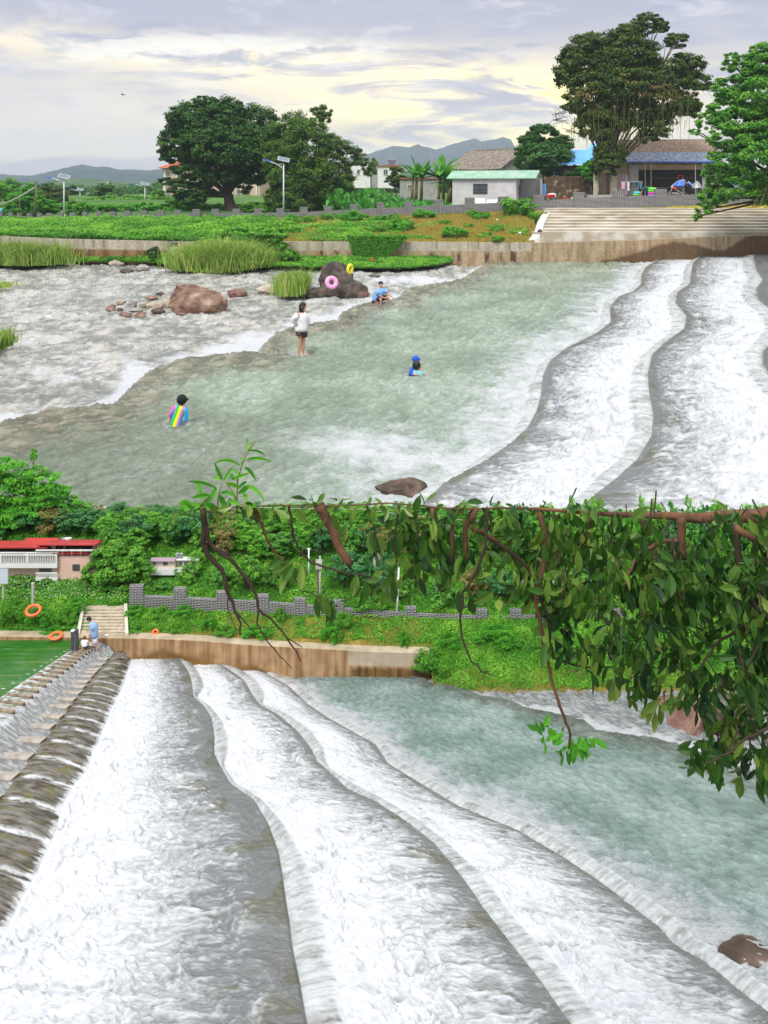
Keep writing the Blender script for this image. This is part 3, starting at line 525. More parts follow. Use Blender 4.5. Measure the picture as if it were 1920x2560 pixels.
# ---------------------------------------------------------------- walls, stairs, buildings
M_brick = brickmat('grey_brick', 1.0, (.055, .055, .065), (.11, .10, .10), (.6, .6, .6))
M_wall_w = Mt('whitewashed_render', (.62, .61, .62), (.48, .48, .50), 1.2, .9, det=8)
M_white = Mt('white_paint', (.78, .78, .78), (.68, .68, .68), 2, .6)
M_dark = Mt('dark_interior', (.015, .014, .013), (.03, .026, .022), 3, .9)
M_iron = Mt('dark_iron', (.05, .05, .055), (.09, .09, .09), 6, .5)
M_glass = Mt('window_glass', (.05, .07, .08), (.10, .12, .13), 2, .1, spec=.6)
M_roofred = Mt('red_roof_sheet', (.50, .055, .05), (.36, .035, .04), 2, .5)
M_roofor = Mt('terracotta_roof', (.48, .12, .05), (.36, .09, .05), 2, .7)
M_green = Mt('green_roof_sheet', (.22, .42, .30), (.36, .52, .42), 1.5, .5)
M_blue = Mt('blue_roof_sheet', (.10, .36, .80), (.16, .46, .85), 1.0, .45)
M_tile = Mt('old_clay_tiles', (.20, .14, .10), (.36, .28, .22), 3.5, .9, bump=.3, det=8, c3=(.08, .07, .06))
M_tile2 = Mt('grey_weathered_tiles', (.14, .11, .09), (.28, .25, .22), 2.5, .9, bump=.3, det=8)
M_awn = Mt('blue_grey_sheet', (.10, .14, .26), (.36, .42, .52), 3, .5, st=(1, 1, 3))
M_blue2 = Mt('blue_enamel', (.04, .12, .55), (.08, .2, .6), 3, .4)
M_pink = Mt('pink_tile_cladding', (.74, .52, .44), (.66, .44, .36), 3, .6)
M_beige = Mt('beige_cladding', (.62, .47, .34), (.56, .42, .31), 2, .7)
M_tan = Mt('tan_plaster', (.42, .32, .20), (.30, .24, .17), 1.6, .9, det=8)
M_grey = Mt('grey_plaster', (.40, .40, .38), (.30, .30, .29), 1.8, .9, det=8)
M_rub = Mt('rubble_masonry', (.07, .055, .035), (.13, .09, .05), 1.8, .95, bump=.5, c3=(.42, .34, .24), lo=.4, hi=.58)
M_pole = Mt('painted_steel', (.72, .74, .78), (.62, .64, .68), 5, .4)
M_wood = Mt('weathered_timber', (.20, .16, .12), (.13, .10, .08), 8, .9, st=(1, 1, .2))
M_cpole = Mt('concrete_pole', (.48, .46, .42), (.38, .36, .33), 5, .85)
M_solar = Mt('solar_cells', (.10, .12, .17), (.16, .18, .24), 8, .25, spec=.6)
M_cream = Mt('cream_corrugated_sheet', (.62, .58, .46), (.50, .44, .32), 1.5, .6)
M_mauve = Mt('mauve_sheet', (.38, .28, .34), (.30, .22, .27), 2, .6)
M_steel = Mt('stainless_steel', (.65, .67, .70), (.5, .52, .55), 3, .3, metal=.8)
def cloth(name, c): return Mt(name, c, tuple(x*.8 for x in c), 14, .85)
def vinyl(name, c): return Mt(name, c, tuple(x*.88 for x in c), 3, .35, spec=.5)
def struct_like(*a): pass
# concrete retaining walls with their own stains (dense vertex colours on the real wall)
def stain_wall(name, label, tops, Y, zb, colf, n=420, m=26, thick=.5, cat='wall'):
    xs_ = np.linspace(tops[0][0], tops[-1][0], n); a = np.array(tops, float); yt = np.interp(xs_, a[:, 0], a[:, 1])
    Yv = np.array([Y(x) for x in xs_]) if callable(Y) else np.full(n, Y); zt = (HZ-yt)*Yv/F; X = (xs_-960)*Yv/F
    rows = [np.stack([X, Yv+thick, zt], -1), np.stack([X, Yv+.01, zt], -1)]; A = [-1, -.05]
    for j in range(m): t = j/(m-1); rows.append(np.stack([X, Yv, zt-.004+(zb-zt)*t], -1)); A.append(t)
    V = np.array(rows); A = np.array(A)[:, None]*np.ones((1, n)); c = colf(xs_[None, :]*np.ones_like(A), A, X[None, :]*np.ones_like(A), V[..., 2])
    rgba = np.concatenate([c, np.ones(A.shape+(1,))], -1); org = (X[n//2], Yv[n//2], zb)
    o = npmesh(name, V.reshape(-1, 3), gridq(*V.shape[:2]), M_conc, rgba.reshape(-1, 4), origin=org, smooth=False); return tag(o, label, cat)
def up_stain(sx, A, X, Z):
    st = fbm(X*1.6, A*.6, 4, 201); st2 = fbm(X*3.5, A*.9, 4, 203); big = fbm(X*.25, A*1.2, 4, 205)
    pale = cmix((.46, .42, .34), (.34, .29, .21), sstep(st, -.3, .4)); brown = cmix((.26, .17, .09), (.16, .075, .03), sstep(st, -.25, .35))
    tan = cmix((.42, .32, .21), (.27, .19, .11), sstep(st2, -.25, .35))
    left = 1-sstep(sx, 560, 640); low = cmix(tan, brown, np.clip(left+sstep(big, .15, .3)*.3, 0, 1)); band = np.where(sx < 1330, .28, -.1)
    c = cmix(pale, low, sstep(A, band, band+.06))
    c = cmix(c, (.05, .035, .02), sstep(st2+.25-np.abs(A-.5)*.8, .35, .55)*(sx < 1320)*.85*(A > band))
    c = cmix(c, (.15, .075, .025), sstep(A+big*.3, .72, .95)*.8)
    arch = sstep(A-(.62-.55*np.exp(-((sx-1690)/110)**2)-.75*sstep(sx, 1780, 1900))+st*.08, 0, .1)*(sx > 1500); c = cmix(c, (.10, .055, .025), arch*.85)
    jt = (np.abs(((sx/26.0) % 1)-.5) > .47)*(A < .28)*(sx < 1320); c = cmix(c, (.12, .10, .07), jt*.6); return c
stain_wall('retaining_wall', 'long stained concrete retaining wall on the far river bank, its left stretch behind grass', [(-900, 575)]+RW_T[1:6]+[(417, 603)], 57.0, -6.2, up_stain, 260)
stain_wall('retaining_wall', 'brown streaked concrete retaining wall below the dry grass slope and the wide steps', [(445, 604)]+RW_T[6:], 57.0, -6.2, up_stain, 520)
def lo_stain(sx, A, X, Z):
    st = fbm(X*14, A*.5, 4, 211); big = fbm(X*2.2, A*1.0, 4, 213)
    c = cmix((.40, .26, .14), (.22, .12, .05), sstep(st, -.3, .4)); edge_ = np.interp(sx, [0, 200, 270, 330, 420, 470, 560, 640, 700, 860, 880, 1100], [.12, .15, .3, .30, .12, .2, .45, .35, .8, .95, .30, .35])
    dk = cmix((.13, .065, .018), (.20, .11, .03), sstep(st+big, -.3, .3)); c = cmix(c, dk, sstep(A-edge_+big*.15, 0, .12)*.92)
    c = cmix(c, (.05, .035, .02), (sx > 880)*sstep(st+.2, .2, .45)*(A > .36)*.8); c = cmix(c, (.42, .36, .27), (sx > 870)*(A < .34)*.8*(A > -.1)); c = cmix(c, (.40, .35, .26), (A < 0)*.8); return c
stain_wall('embankment_wall', 'tan and rust streaked concrete embankment wall below the lower grass bank', LWT, 10.72, -6.95, lo_stain, 420, 24, .14)
def wallquads(mb, pts, th):
    """pts: (x,y,z_top,z_bottom) -> strip with thickness; returns uv list later"""
def brick_run(root, name, segs, th, label=None, uvs=6.0):
    """segs list of (p_bottom, p_top) vectors along the run"""
    V = []; U = []; Q = []; L = 0
    for i, (b, t) in enumerate(segs):
        if i: L += (b-segs[i-1][0]).length
        j = min(i+1, len(segs)-1); kx = max(i-1, 0); d = (segs[j][0]-segs[kx][0]); d.z = 0; nrm = Vector((-d.y, d.x, 0)).normalized()*th
        h = (t-b).length; V += [b, t, t+nrm, b+nrm]; U += [(L*uvs, 0), (L*uvs, h*uvs), (L*uvs, (h+th)*uvs), (L*uvs, (2*h+th)*uvs)]
    n = len(segs)
    for i in range(n-1):
        for k in range(3): Q.append([i*4+k, (i+1)*4+k, (i+1)*4+k+1, i*4+k+1])
    Q.append([0, 1, 2, 3]); Q.append([(n-1)*4+3, (n-1)*4+2, (n-1)*4+1, (n-1)*4])
    org = np.array(root.location); o = npmesh(name, np.array([tuple(v) for v in V]), np.array(Q), M_brick, uv=np.array(U, float), smooth=False, parent=root, origin=org); o.location = (0, 0, 0); return o
def pier(root, cx, wpx, ytop, ybase, Y, th, uvs, front=.04):
    w_ = wpx*Y/F; b = P(cx, ybase, Y-front); t = P(cx, ytop, Y-front); h = t.z-b.z; x0, x1 = b.x-w_/2, b.x+w_/2; y0, y1 = b.y, b.y+th+front*2; V = []; U = []; Q = []
    per = 0
    cs = [(x0, y0), (x1, y0), (x1, y1), (x0, y1), (x0, y0)]
    for i in range(4):
        (ax, ay), (bx, by) = cs[i], cs[i+1]; l = math.hypot(bx-ax, by-ay); s_ = len(V)
        V += [(ax, ay, b.z), (bx, by, b.z), (bx, by, t.z), (ax, ay, t.z)]; U += [(per*uvs, 0), ((per+l)*uvs, 0), ((per+l)*uvs, h*uvs), (per*uvs, h*uvs)]; Q.append([s_, s_+1, s_+2, s_+3]); per += l
    s_ = len(V); V += [(x0, y0, t.z), (x1, y0, t.z), (x1, y1, t.z), (x0, y1, t.z)]; U += [(0, 0), (w_*uvs, 0), (w_*uvs, th*uvs), (0, th*uvs)]; Q.append([s_, s_+1, s_+2, s_+3])
    o = npmesh('pier', np.array(V), np.array(Q), M_brick, uv=np.array(U, float), smooth=False, parent=root, origin=np.array(root.location)); o.location = (0, 0, 0)
def upper_wall(label, x0, x1, piers):
    c0 = P((x0+x1)/2, brk((x0+x1)/2)[1], brk((x0+x1)/2)[2]); root = thing('brick_parapet', label, 'brick wall', c0)
    segs = []
    for x in np.linspace(x0, x1, 60):
        yt, yb, Y = brk(x); segs.append((P(x, yb+2, Y), P(x, yt, Y)))
    brick_run(root, 'wall', segs, .35, uvs=2.4)
    for cx, wp, rise in piers: yt, yb, Y = brk(cx); pier(root, cx, wp, yt-rise, yb+2, Y, .35, 2.4)
upper_wall('long low grey brick parapet with many small piers along the left river bank', -900, 500, [(x, 10, 7) for x in (-600, -480, -400, -330, -260, -190, -130, -80, -30, 0)]+[(25, 10, 8), (47, 10, 8), (71, 11, 8), (96, 11, 8), (122, 12, 8), (150, 12, 9), (180, 13, 9), (211, 13, 9), (246, 14, 10), (281, 14, 10), (319, 14, 10), (360, 14, 10), (401, 15, 10), (444, 15, 10), (490, 18, 11)])
upper_wall('grey brick parapet with stepped piers passing the white building and the shop', 530, 2300, [(537, 17, 11), (590, 18, 11), (644, 18, 11), (700, 18, 11), (759, 19, 12), (820, 19, 12), (885, 20, 13), (952, 20, 14), (1022, 21, 14), (1096, 22, 15), (1175, 24, 16), (1258, 24, 15), (1348, 25, 15), (1448, 26, 15), (1548, 27, 15), (1654, 27, 16)])
LBK = [(324, 1490, 1521), (450, 1495, 1526), (560, 1501, 1532), (660, 1506, 1541), (757, 1514, 1549), (845, 1521, 1556), (1027, 1535, 1567), (1200, 1542, 1574), (1400, 1540, 1574), (2000, 1546, 1580), (2600, 1550, 1584)]
def lbk(x): a = np.array(LBK, float); return [float(np.interp(x, a[:, 0], a[:, i])) for i in (1, 2)]
def lower_wall(label, x0, x1, piers):
    xm = (x0+x1)/2; root = thing('brick_parapet', label, 'brick wall', P(xm, lbk(xm)[1], 11.3)); segs = [(P(x, lbk(x)[1]+4, 11.3), P(x, lbk(x)[0], 11.3)) for x in np.linspace(x0, x1, 40)]
    brick_run(root, 'wall', segs, .05, uvs=10)
    for cx, wp, rise in piers: yt, yb = lbk(cx); pier(root, cx, wp, yt-rise, yb+4, 11.3, .05, 10, .008)
lower_wall('grey brick parapet with stepped piers right of the lower stairs', 325, 1190, [(340, 33, 25), (449, 31, 22), (556, 29, 20), (657, 28, 16), (750, 28, 15), (845, 27, 17), (1027, 26, 15)])
lower_wall('grey brick parapet half hidden behind the hanging leaves on the right', 1191, 2500, [(1205, 27, 16), (1290, 27, 15), (1420, 26, 15), (1545, 26, 15), (1700, 26, 15), (1860, 26, 15)])
# wide riverside steps (upper)
st = thing('riverside_steps', 'broad stained concrete steps leading down to the river under the right hand tree', 'steps', (24, 57.6, -4.0))
MS = Mt('weathered_step_concrete', (.64, .61, .54), (.44, .38, .28), .9, .9, st=(.4, .4, 3), det=9, c3=(.66, .64, .60), lo=.38, hi=.60)
x0w = (1345-960)*57.6/F; x1w = (2500-960)*57.6/F
bl = MB(); bl.box(x0w-.3, x1w, 57.55, 58.6, -4.4, -3.43); bl.build('base_block', Mt('patchy_concrete', (.60, .58, .53), (.40, .35, .27), .8, .9, det=9, lo=.42, hi=.56), st, origin=st.location).location = (0, 0, 0)
for i in range(8):
    b_ = MB(); y_ = 57.95+i*.93; z_ = -3.43+(i+1)*.192; xl_ = ((1345+i*3.0)-960)*y_/F; b_.box(xl_, x1w+i*.3, y_+.25, y_+1.4, z_-.5, z_); b_.box(xl_, x1w+i*.3, y_+.20, y_+.25, z_-.05, z_); o = b_.build('step', MS, st, origin=st.location); o.location = (0, 0, 0)
cb = MB(); A_ = [P(1330, 603, 57.4), P(1345, 586, 57.6), P(1352, 560, 59.5), P(1371, 527, 65.2)]; 
for a, b in zip(A_[:-1], A_[1:]): cb.add([a+Vector((-.25, 0, -.6)), a+Vector((.25, 0, -.6)), a+Vector((.25, 0, .12)), a+Vector((-.25, 0, .12)), b+Vector((-.25, 0, -.6)), b+Vector((.25, 0, -.6)), b+Vector((.25, 0, .12)), b+Vector((-.25, 0, .12))], [(0, 1, 2, 3), (4, 7, 6, 5), (3, 2, 6, 7), (0, 3, 7, 4), (1, 5, 6, 2)])
cb.build('side_curb', M_white, st, origin=st.location).location = (0, 0, 0)
# narrow steps through the left retaining wall
s2 = thing('narrow_steps', 'overgrown narrow concrete steps in the gap of the left river wall', 'steps', P(431, 640, 57))
for i in range(6): b_ = MB(); b_.box(*sorted(((418-960)*57/F, (444-960)*57/F)), 56.4+i*.25, 58.5, -5.6, -5.3+i*.2); b_.build('step', MS, s2, origin=s2.location).location = (0, 0, 0)
# lower stairs
s3 = thing('stone_stairs', 'pale concrete stairs climbing between bushes beside the standing man', 'stairs', P(255, 1594, 10.8))
M_step = Mt('pale_step_concrete', (.50, .43, .34), (.36, .30, .22), 14, .9, det=8)
for i in range(9):
    yb = 1594-i*8.1; Yb = 10.80+i*.058; zt = (HZ-(yb-8.1))*(Yb+.058)/F; za = (HZ-yb)*Yb/F; b_ = MB(); l = 196+i*1.5
    b_.box((l-960)*Yb/F, (313-960)*Yb/F, Yb, Yb+.16, za-.10, za+.030); b_.box((l-960)*Yb/F, (313-960)*Yb/F, Yb-.006, Yb+.16, za+.030, za+.036); b_.build('step', M_step, s3, origin=s3.location).location = (0, 0, 0)
for (xa, xb) in ((190, 200), (314, 320)):
    b_ = MB(); a = P((xa+xb)/2, 1594, 10.78); b = P((xa+xb)/2+(14 if xa < 300 else -3), 1519, 11.32)
    b_.add([a+Vector(v) for v in ((-.022, 0, -.1), (.022, 0, -.1), (.022, 0, .06), (-.022, 0, .06))]+[b+Vector(v) for v in ((-.022, 0, -.1), (.022, 0, -.1), (.022, 0, .06), (-.022, 0, .06))], [(0, 1, 2, 3), (4, 7, 6, 5), (3, 2, 6, 7), (0, 3, 7, 4), (1, 5, 6, 2)]); b_.build('side_curb', MS, s3, origin=s3.location).location = (0, 0, 0)
# ---- buildings.  frame(): local x along the front wall, y into the building, z up, origin at the front left ground corner
def frame(name, label, cat, a, b, zg, extra=0):
    A_ = P(a[0], HZ, a[1]); B_ = P(b[0], HZ, b[1]); d = B_-A_; r = thing(name, label, cat, (A_.x, A_.y, zg), math.atan2(d.y, d.x)); return r, d.length
def part(name, m, parent, *boxes, **kw):
    b_ = MB(); [b_.box(*q) for q in boxes]; return b_.build(name, m, parent, **kw)
def window(parent, x, z, w_, h, y=0, bars=0, fm=None, gm=None, dpt=.06):
    f = part('window', fm or M_white, parent, (x-.04*w_-.03, x+w_+.04, y-dpt, y-.004, z-.05, z), (x-.04, x+w_+.04, y-dpt, y-.004, z+h, z+h+.05), (x-.05, x, y-dpt, y-.004, z, z+h), (x+w_, x+w_+.05, y-dpt, y-.004, z, z+h), (x+w_/2-.02, x+w_/2+.02, y-dpt*.8, y-.006, z, z+h))
    part('pane', gm or M_glass, f, (x, x+w_, y-dpt*.4, y-.003, z, z+h))
    if bars: part('window_bars', M_iron, f, *[(x+w_*i/bars-.012, x+w_*i/bars+.012, y-dpt*1.5, y-dpt*1.1, z-.03, z+h+.03) for i in range(bars+1)], *[(x-.02, x+w_+.02, y-dpt*1.5-.008, y-dpt*1.1, z+h*t-.012, z+h*t+.012) for t in (.1, .5, .9)])
    return f
def corr(mb, L, W, z0, z1, pitch=.25, amp=.03, x0=0, y0=0, th=.02):
    n = int(L/pitch*4); vs = []
    for i in range(n+1):
        x = x0+L*i/n; h = amp*math.cos(2*math.pi*i/4)
        vs += [(x, y0, z0+h), (x, y0+W, z1+h), (x, y0+W, z1+h-th), (x, y0, z0+h-th)]
    fs = []
    for i in range(n):
        for k in range(4): fs.append((i*4+k, (i+1)*4+k, (i+1)*4+(k+1) % 4, i*4+(k+1) % 4))
    fs += [(0, 1, 2, 3), (n*4+3, n*4+2, n*4+1, n*4)]; return mb.add(vs, fs)
# white shed with the green roof
h, L = frame('white_shed', 'small white rendered building with green corrugated roof and barred window', 'building', (1131, 74), (1290, 72), -2.0)
L = 6.0; D = 4.2; H1 = 2.62
part('wall', M_wall_w, h, (0, L, 0, .15, 0, H1), (0, .15, .15, D, 0, H1), (L-.15, L, .15, 1.2, 0, H1+.25), (0, L, D-.15, D, 0, H1), (L-.15, L, 1.95, 2.1, 0, H1+.6), (L-.15, L, 1.2, 1.95, 2.05, H1+.35))
part('plinth', M_grey, h, (-.04, L+.3, -.05, -.004, 0, .12))
part('side_wall', M_wall_w, h, (L-.1, L+1.9, D-.9, D-.75, 0, H1-.05), (L+1.75, L+1.9, D-1.5, D-.9, 0, H1-.05))
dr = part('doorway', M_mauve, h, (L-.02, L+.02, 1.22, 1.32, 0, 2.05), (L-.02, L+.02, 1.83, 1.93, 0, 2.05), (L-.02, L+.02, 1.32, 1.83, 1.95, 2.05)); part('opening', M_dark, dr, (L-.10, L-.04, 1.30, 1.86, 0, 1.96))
window(h, 2.05, 1.25, 1.25, .85, 0, 7, M_iron)
b_ = MB(); corr(b_, L+2.3, D/2+.3, H1+.02, H1+.78, .28, .035, -.5, -.3); o = b_.build('roof', M_green, h)
b_ = MB(); corr(b_, L+2.3, D/2+.3, H1+.78, H1+.02, .28, .035, -.5, D/2); b_.build('roof', M_green, h)
b_ = MB(); b_.tube([(L+1.8, -.1, H1+.02), (L+1.8, D/2, H1+.72)], .03, 5); b_.tube([(L+1.8, D+.1, H1+.02), (L+1.8, D/2, H1+.72)], .03, 5); b_.tube([(L+1.8, -.1, H1-.02), (L+1.8, D+.1, H1-.02)], .03, 5); b_.tube([(L+1.8, D/2, H1), (L+1.8, D/2, H1+.70)], .03, 5); b_.tube([(L+1.8, D/4, H1), (L+1.8, D/4, H1+.42)], .03, 5); b_.build('roof_truss', M_cpole, h)
sk = part('wash_basin', M_grey, h, (L+.5, L+1.7, D-1.5, D-.95, .85, .93), (L+.6, L+.68, D-1.45, D-1.0, 0, .85), (L+1.5, L+1.58, D-1.45, D-1.0, 0, .85))
# old tiled house behind
def tiled(name, label, a, b, zg, H, D, rise, m, mwall, n=46):
    h, L = frame(name, label, 'house', a, b, zg); part('wall', mwall, h, (0, L, 0, .2, 0, H), (0, .2, .2, D, 0, H), (L-.2, L, .2, D, 0, H), (0, L, D-.2, D, 0, H))
    [MB().prism([(0, H), (D, H), (D/2, H+rise)], a_, a_+.18, 'x').build('gable', mwall, h) for a_ in (.02, L-.2)]
    for side in (0, 1):
        r = MB(); vs = []; fs = []; nn = int(L/.24); mm = int(math.hypot(D/2, rise)/.30)
        for i in range(nn*4+1):
            for j in range(mm*2+1):
                t = j/(mm*2); x = -.25+(L+.5)*i/(nn*4); lift = .055*abs(math.cos(math.pi*i/4))+(.03 if j % 2 else 0)+random.uniform(-.02, .02)+.05*math.sin(x*.7+t*2)
                yy = (-.35+(D/2+.35)*t) if side == 0 else (D+.35-(D/2+.35)*t); vs.append((x, yy, H-.12+(rise+.14)*t+lift))
        q = mm*2+1
        for i in range(nn*4):
            for j in range(mm*2): fs.append((i*q+j, (i+1)*q+j, (i+1)*q+j+1, i*q+j+1))
        r.add(vs, fs); r.build('tiled_roof', m, h)
    rg = MB(); rg.tube([(-.3, D/2, H+rise+.06), (L+.3, D/2, H+rise+.06)], .09, 6); rg.build('ridge', m, h); return h, L
tiled('old_house', 'old low house with brown weathered tile roof behind the banana plants', (1120, 100), (1255, 92), -1.9, 3.9, 8, 2.4, M_tile2, M_grey)
sh, SL = tiled('shop_building', 'open fronted shop with weathered tile roof and blue sheet awning', (1530, 81), (1800, 80), -2.1, 4.55, 7, 2.3, M_tile, M_tan)
u = lambda sx: (sx-1530)*80.5/F       # metres along the shop front
zz = lambda sy: (HZ-sy)*80/F+2.1
part('pillar', M_grey, sh, (u(1571), u(1594), -.22, -.01, 0, zz(411)), label=None) if False else part('pillar', M_grey, sh, (u(1571), u(1594), -.22, -.01, 0, zz(411)))
part('pillar', M_grey, sh, (u(1748), u(1774), -.22, -.01, 0, zz(408)))
part('shutter_box', M_tan, sh, (u(1594)+.01, u(1748)-.01, -.2, -.012, zz(424), zz(411)))
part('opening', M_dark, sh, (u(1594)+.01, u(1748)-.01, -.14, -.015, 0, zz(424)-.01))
V_red = vinyl('red_vinyl', (.55, .03, .03))
[MB().torus((u(x_), -.25, zz(y_)), r_, .05, (0, 1, 0)).build('hanging_ring', V_red, sh, smooth=True) for x_, y_, r_ in ((1695, 444, .25),)]
part('shelf', M_wood, sh, (u(1610), u(1700), -.3, -.16, zz(470), zz(468)), (u(1625), u(1738), -.3, -.16, zz(446), zz(445)))
aw = MB(); aw.T = Matrix.Translation((0, 0, 0)); corr(aw, u(1786)-u(1549), 1.6, zz(405), zz(380), .2, .035, u(1549), -1.45); aw.build('awning', M_awn, sh)
part('awning_edge', M_blue2, sh, (u(1549), u(1784), -1.50, -1.452, zz(407), zz(404)))
[MB().tube([(u(x), -1.3, 0), (u(x), -1.3, zz(406))], .035, 6).build('awning_post', M_cpole, sh) for x in (1604, 1618, 1724)]
sg = part('notice', M_white, sh, (u(1753), u(1765), -.24, -.222, zz(443), zz(435)))
part('notice_text', M_iron, sg, *[(u(1755), u(1755)+.33-.05*(i % 2), -.246, -.241, zz(437+i*1.8)-.02, zz(437+i*1.8)) for i in range(3)])
# blue roofed shed, stone wall, sheets
h, L = frame('blue_roofed_shed', 'shed with bright blue sheet roof behind the hanging tree', 'shed', (1395, 88), (1500, 86), -2.0)
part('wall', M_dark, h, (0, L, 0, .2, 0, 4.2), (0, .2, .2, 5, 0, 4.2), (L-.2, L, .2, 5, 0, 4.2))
b_ = MB(); corr(b_, L+.5, 4.5, 4.3, 6.1, .3, .03, -.2, -.4); b_.build('roof', M_blue, h); b_ = MB(); corr(b_, 3.6, 4.2, 4.7, 6.9, .3, .03, 2.6, 1.2); b_.build('roof', M_blue, h)
h2, L2_ = frame('small_blue_roof_hut', 'narrow ochre hut with pale blue roof left of the tile roof', 'hut', (1520, 87), (1572, 87), -2.0)
part('wall', Mt('ochre_plaster', (.45, .27, .09), (.36, .2, .07), 2, .9), h2, (0, L2_, 0, 3, 0, 5.1)); b_ = MB(); corr(b_, L2_+.5, 3.6, 5.1, 6.2, .3, .03, -.4, -.3); b_.build('roof', M_blue, h2)
def wall_block(name, label, x0, x1, yt, Y, m, th=.4, zg=-2.0, cat='wall'):
    a = P(x0, yt, Y); b = P(x1, yt, Y); mb = MB(); n = 24; pts = [(a.x+(b.x-a.x)*i/n, a.z+random.uniform(-.06, .06)) for i in range(n+1)]
    mb.prism([(a.x, zg)]+[(b.x, zg)]+pts[::-1], Y, Y+th); return tag(mb.build(name, m, origin=((a.x+b.x)/2, Y, zg)), label, cat)
wall_block('stone_wall', 'mossy rubble stone wall between the white building and the trunk', 1362, 1455, 441, 79, M_rub)
wall_block('stone_wall', 'shaded rubble wall stub with leaves growing over its top', 1456, 1488, 432, 78.4, M_rub)
def sheetobj(name, label, x0, x1, yt, yb, Y, m, cat):
    a = P(x0, yb, Y); b = P(x1, yt, Y); mb = MB(); n = int((b.x-a.x)/.05)
    vs = []; 
    for i in range(n+1): x = a.x+(b.x-a.x)*i/n; yy = Y+.035*math.cos(i*math.pi/2); zt_ = b.z+random.uniform(-.02, .02); vs += [(x, yy, a.z), (x, yy, zt_), (x, yy+.02, zt_), (x, yy+.02, a.z)]
    fs = [(i*4+k, (i+1)*4+k, (i+1)*4+(k+1) % 4, i*4+(k+1) % 4) for i in range(n) for k in range(4)]+[(0, 1, 2, 3), (n*4+3, n*4+2, n*4+1, n*4)]
    mb.add(vs, fs); return tag(mb.build(name, m, origin=((a.x+b.x)/2, Y, a.z)), label, cat)
sheetobj('metal_sheet', 'cream corrugated sheet standing left of the old trunk', 1484, 1502, 430, 487, 77, M_cream, 'metal sheet')
sheetobj('metal_sheet', 'rust stained cream corrugated sheet right of the old trunk', 1518, 1543, 427, 487, 77.2, M_cream, 'metal sheet')
sheetobj('metal_sheet', 'mauve grey sheet panel beside the clothes rack', 1544, 1570, 435, 487, 77.4, M_mauve, 'metal sheet')
sheetobj('metal_sheet', 'blue sheet panel leaning by the corner of the white building', 1349, 1365, 460, 490, 76, M_blue, 'panel')
pc = MB(); pc.box((1470-960)*76/F, (1536-960)*76/F, 75.6, 76.6, -2.05, (HZ-487)*76/F); tag(pc.build('concrete_planter', M_grey, origin=((1500-960)*76/F, 76, -2.05), bevel=.03), 'grey concrete ledge around the base of the old trunk', 'planter')
# far blocks of flats and houses on the upper left and centre
def block(name, label, x0, x1, yt, yb, Y, D, mw, mr, wins, roof='hip', cat='building', ledge=True):
    zg = (HZ-yb)*Y/F; L = (x1-x0)*Y/F; H = (yb-yt)*Y/F; r = thing(name, label, cat, ((x0-960)*Y/F, Y, zg)); part('wall', mw, r, (0, L, 0, D, 0, H)); k = Y/F
    if roof == 'hip': mb = MB(); e = L*.05; mb.add([(-e, -e, H), (L+e, -e, H), (L+e, D+e, H), (-e, D+e, H), (L*.25, D/2, H+L*.14), (L*.75, D/2, H+L*.14)], [(0, 1, 5, 4), (1, 2, 5), (2, 3, 4, 5), (3, 0, 4), (0, 3, 2, 1)]); mb.build('roof', mr, r)
    elif roof == 'flat': part('roof', mr, r, (-.06*L*.3, L*1.02, -.2*k*20, D, H+.01, H+3.0*k))
    for (wx, wy, ww, wh) in wins: window(r, (wx-x0)*k, (yb-wy-wh)*k, ww*k, wh*k, 0, 0, M_white, dpt=2*k)
    return r, k, L, H
ap, k_, L_, H_ = block('apartment_block', 'tall beige apartment block with red roof edge behind the big round tree', 407, 650, 420, 515, 150, 14, M_beige, M_roofor, [(416+i*22, 430+j*22, 9, 11) for i in range(10) for j in range(4)], 'hip')
b_ = MB(); [b_.box((x-407)*k_, (x+3-407)*k_, -.25, -.01, 0, H_) for x in (411, 440, 446, 468, 520, 580, 640)]; b_.build('pilaster', M_white, ap)
r, k_, L_, H_ = block('white_house', 'white two storey house left of the red roofed one behind the canna leaves', 850, 926, 407, 470, 125, 9, M_white, M_white, [(893, 424, 6, 12), (908, 424, 8, 12), (870, 424, 9, 10)], 'flat')
r, k_, L_, H_ = block('white_house', 'white house with flat red roof and rooftop solar heater behind the banana plants', 944, 1000, 416, 470, 124, 9, M_white, M_roofor, [(959, 424, 10, 13)], 'flat')
sh_ = MB(); sh_.box(28*k_, 44*k_, 1.0, 2.0, H_+.2, H_+.9); sh_.tube([(26*k_, 1.5, H_+1.0), (46*k_, 1.5, H_+1.0)], .22, 8); sh_.build('solar_heater', M_solar, r)
part('annex', M_grey, r, (-17*k_, -.05, 1.5, 5, 0, 32*k_))
block('far_house', 'tiny pale lilac house with pink roof far off on the left plain', 315, 340, 487, 500, 330, 12, Mt('pale_lilac_render', (.6, .58, .68)), M_roofor, [(318+i*5, 490, 2.5, 3) for i in range(4)], 'flat')
block('far_house', 'tiny low white house beside the lilac one on the left plain', 342, 357, 494, 500, 335, 12, M_white, M_white, [(345, 496, 2, 2), (350, 496, 2, 2)], 'flat')
block('far_house', 'tiny house with red roof among the left trees', 219, 233, 484, 493, 300, 12, M_beige, M_roofor, [(222, 487, 2.5, 3)], 'hip')
block('brick_outhouse', 'low grey brick outhouse behind the banana stems', 1000, 1100, 448, 500, 90, 4, M_grey, M_roofor, [(1020, 462, 8, 10)], 'flat')
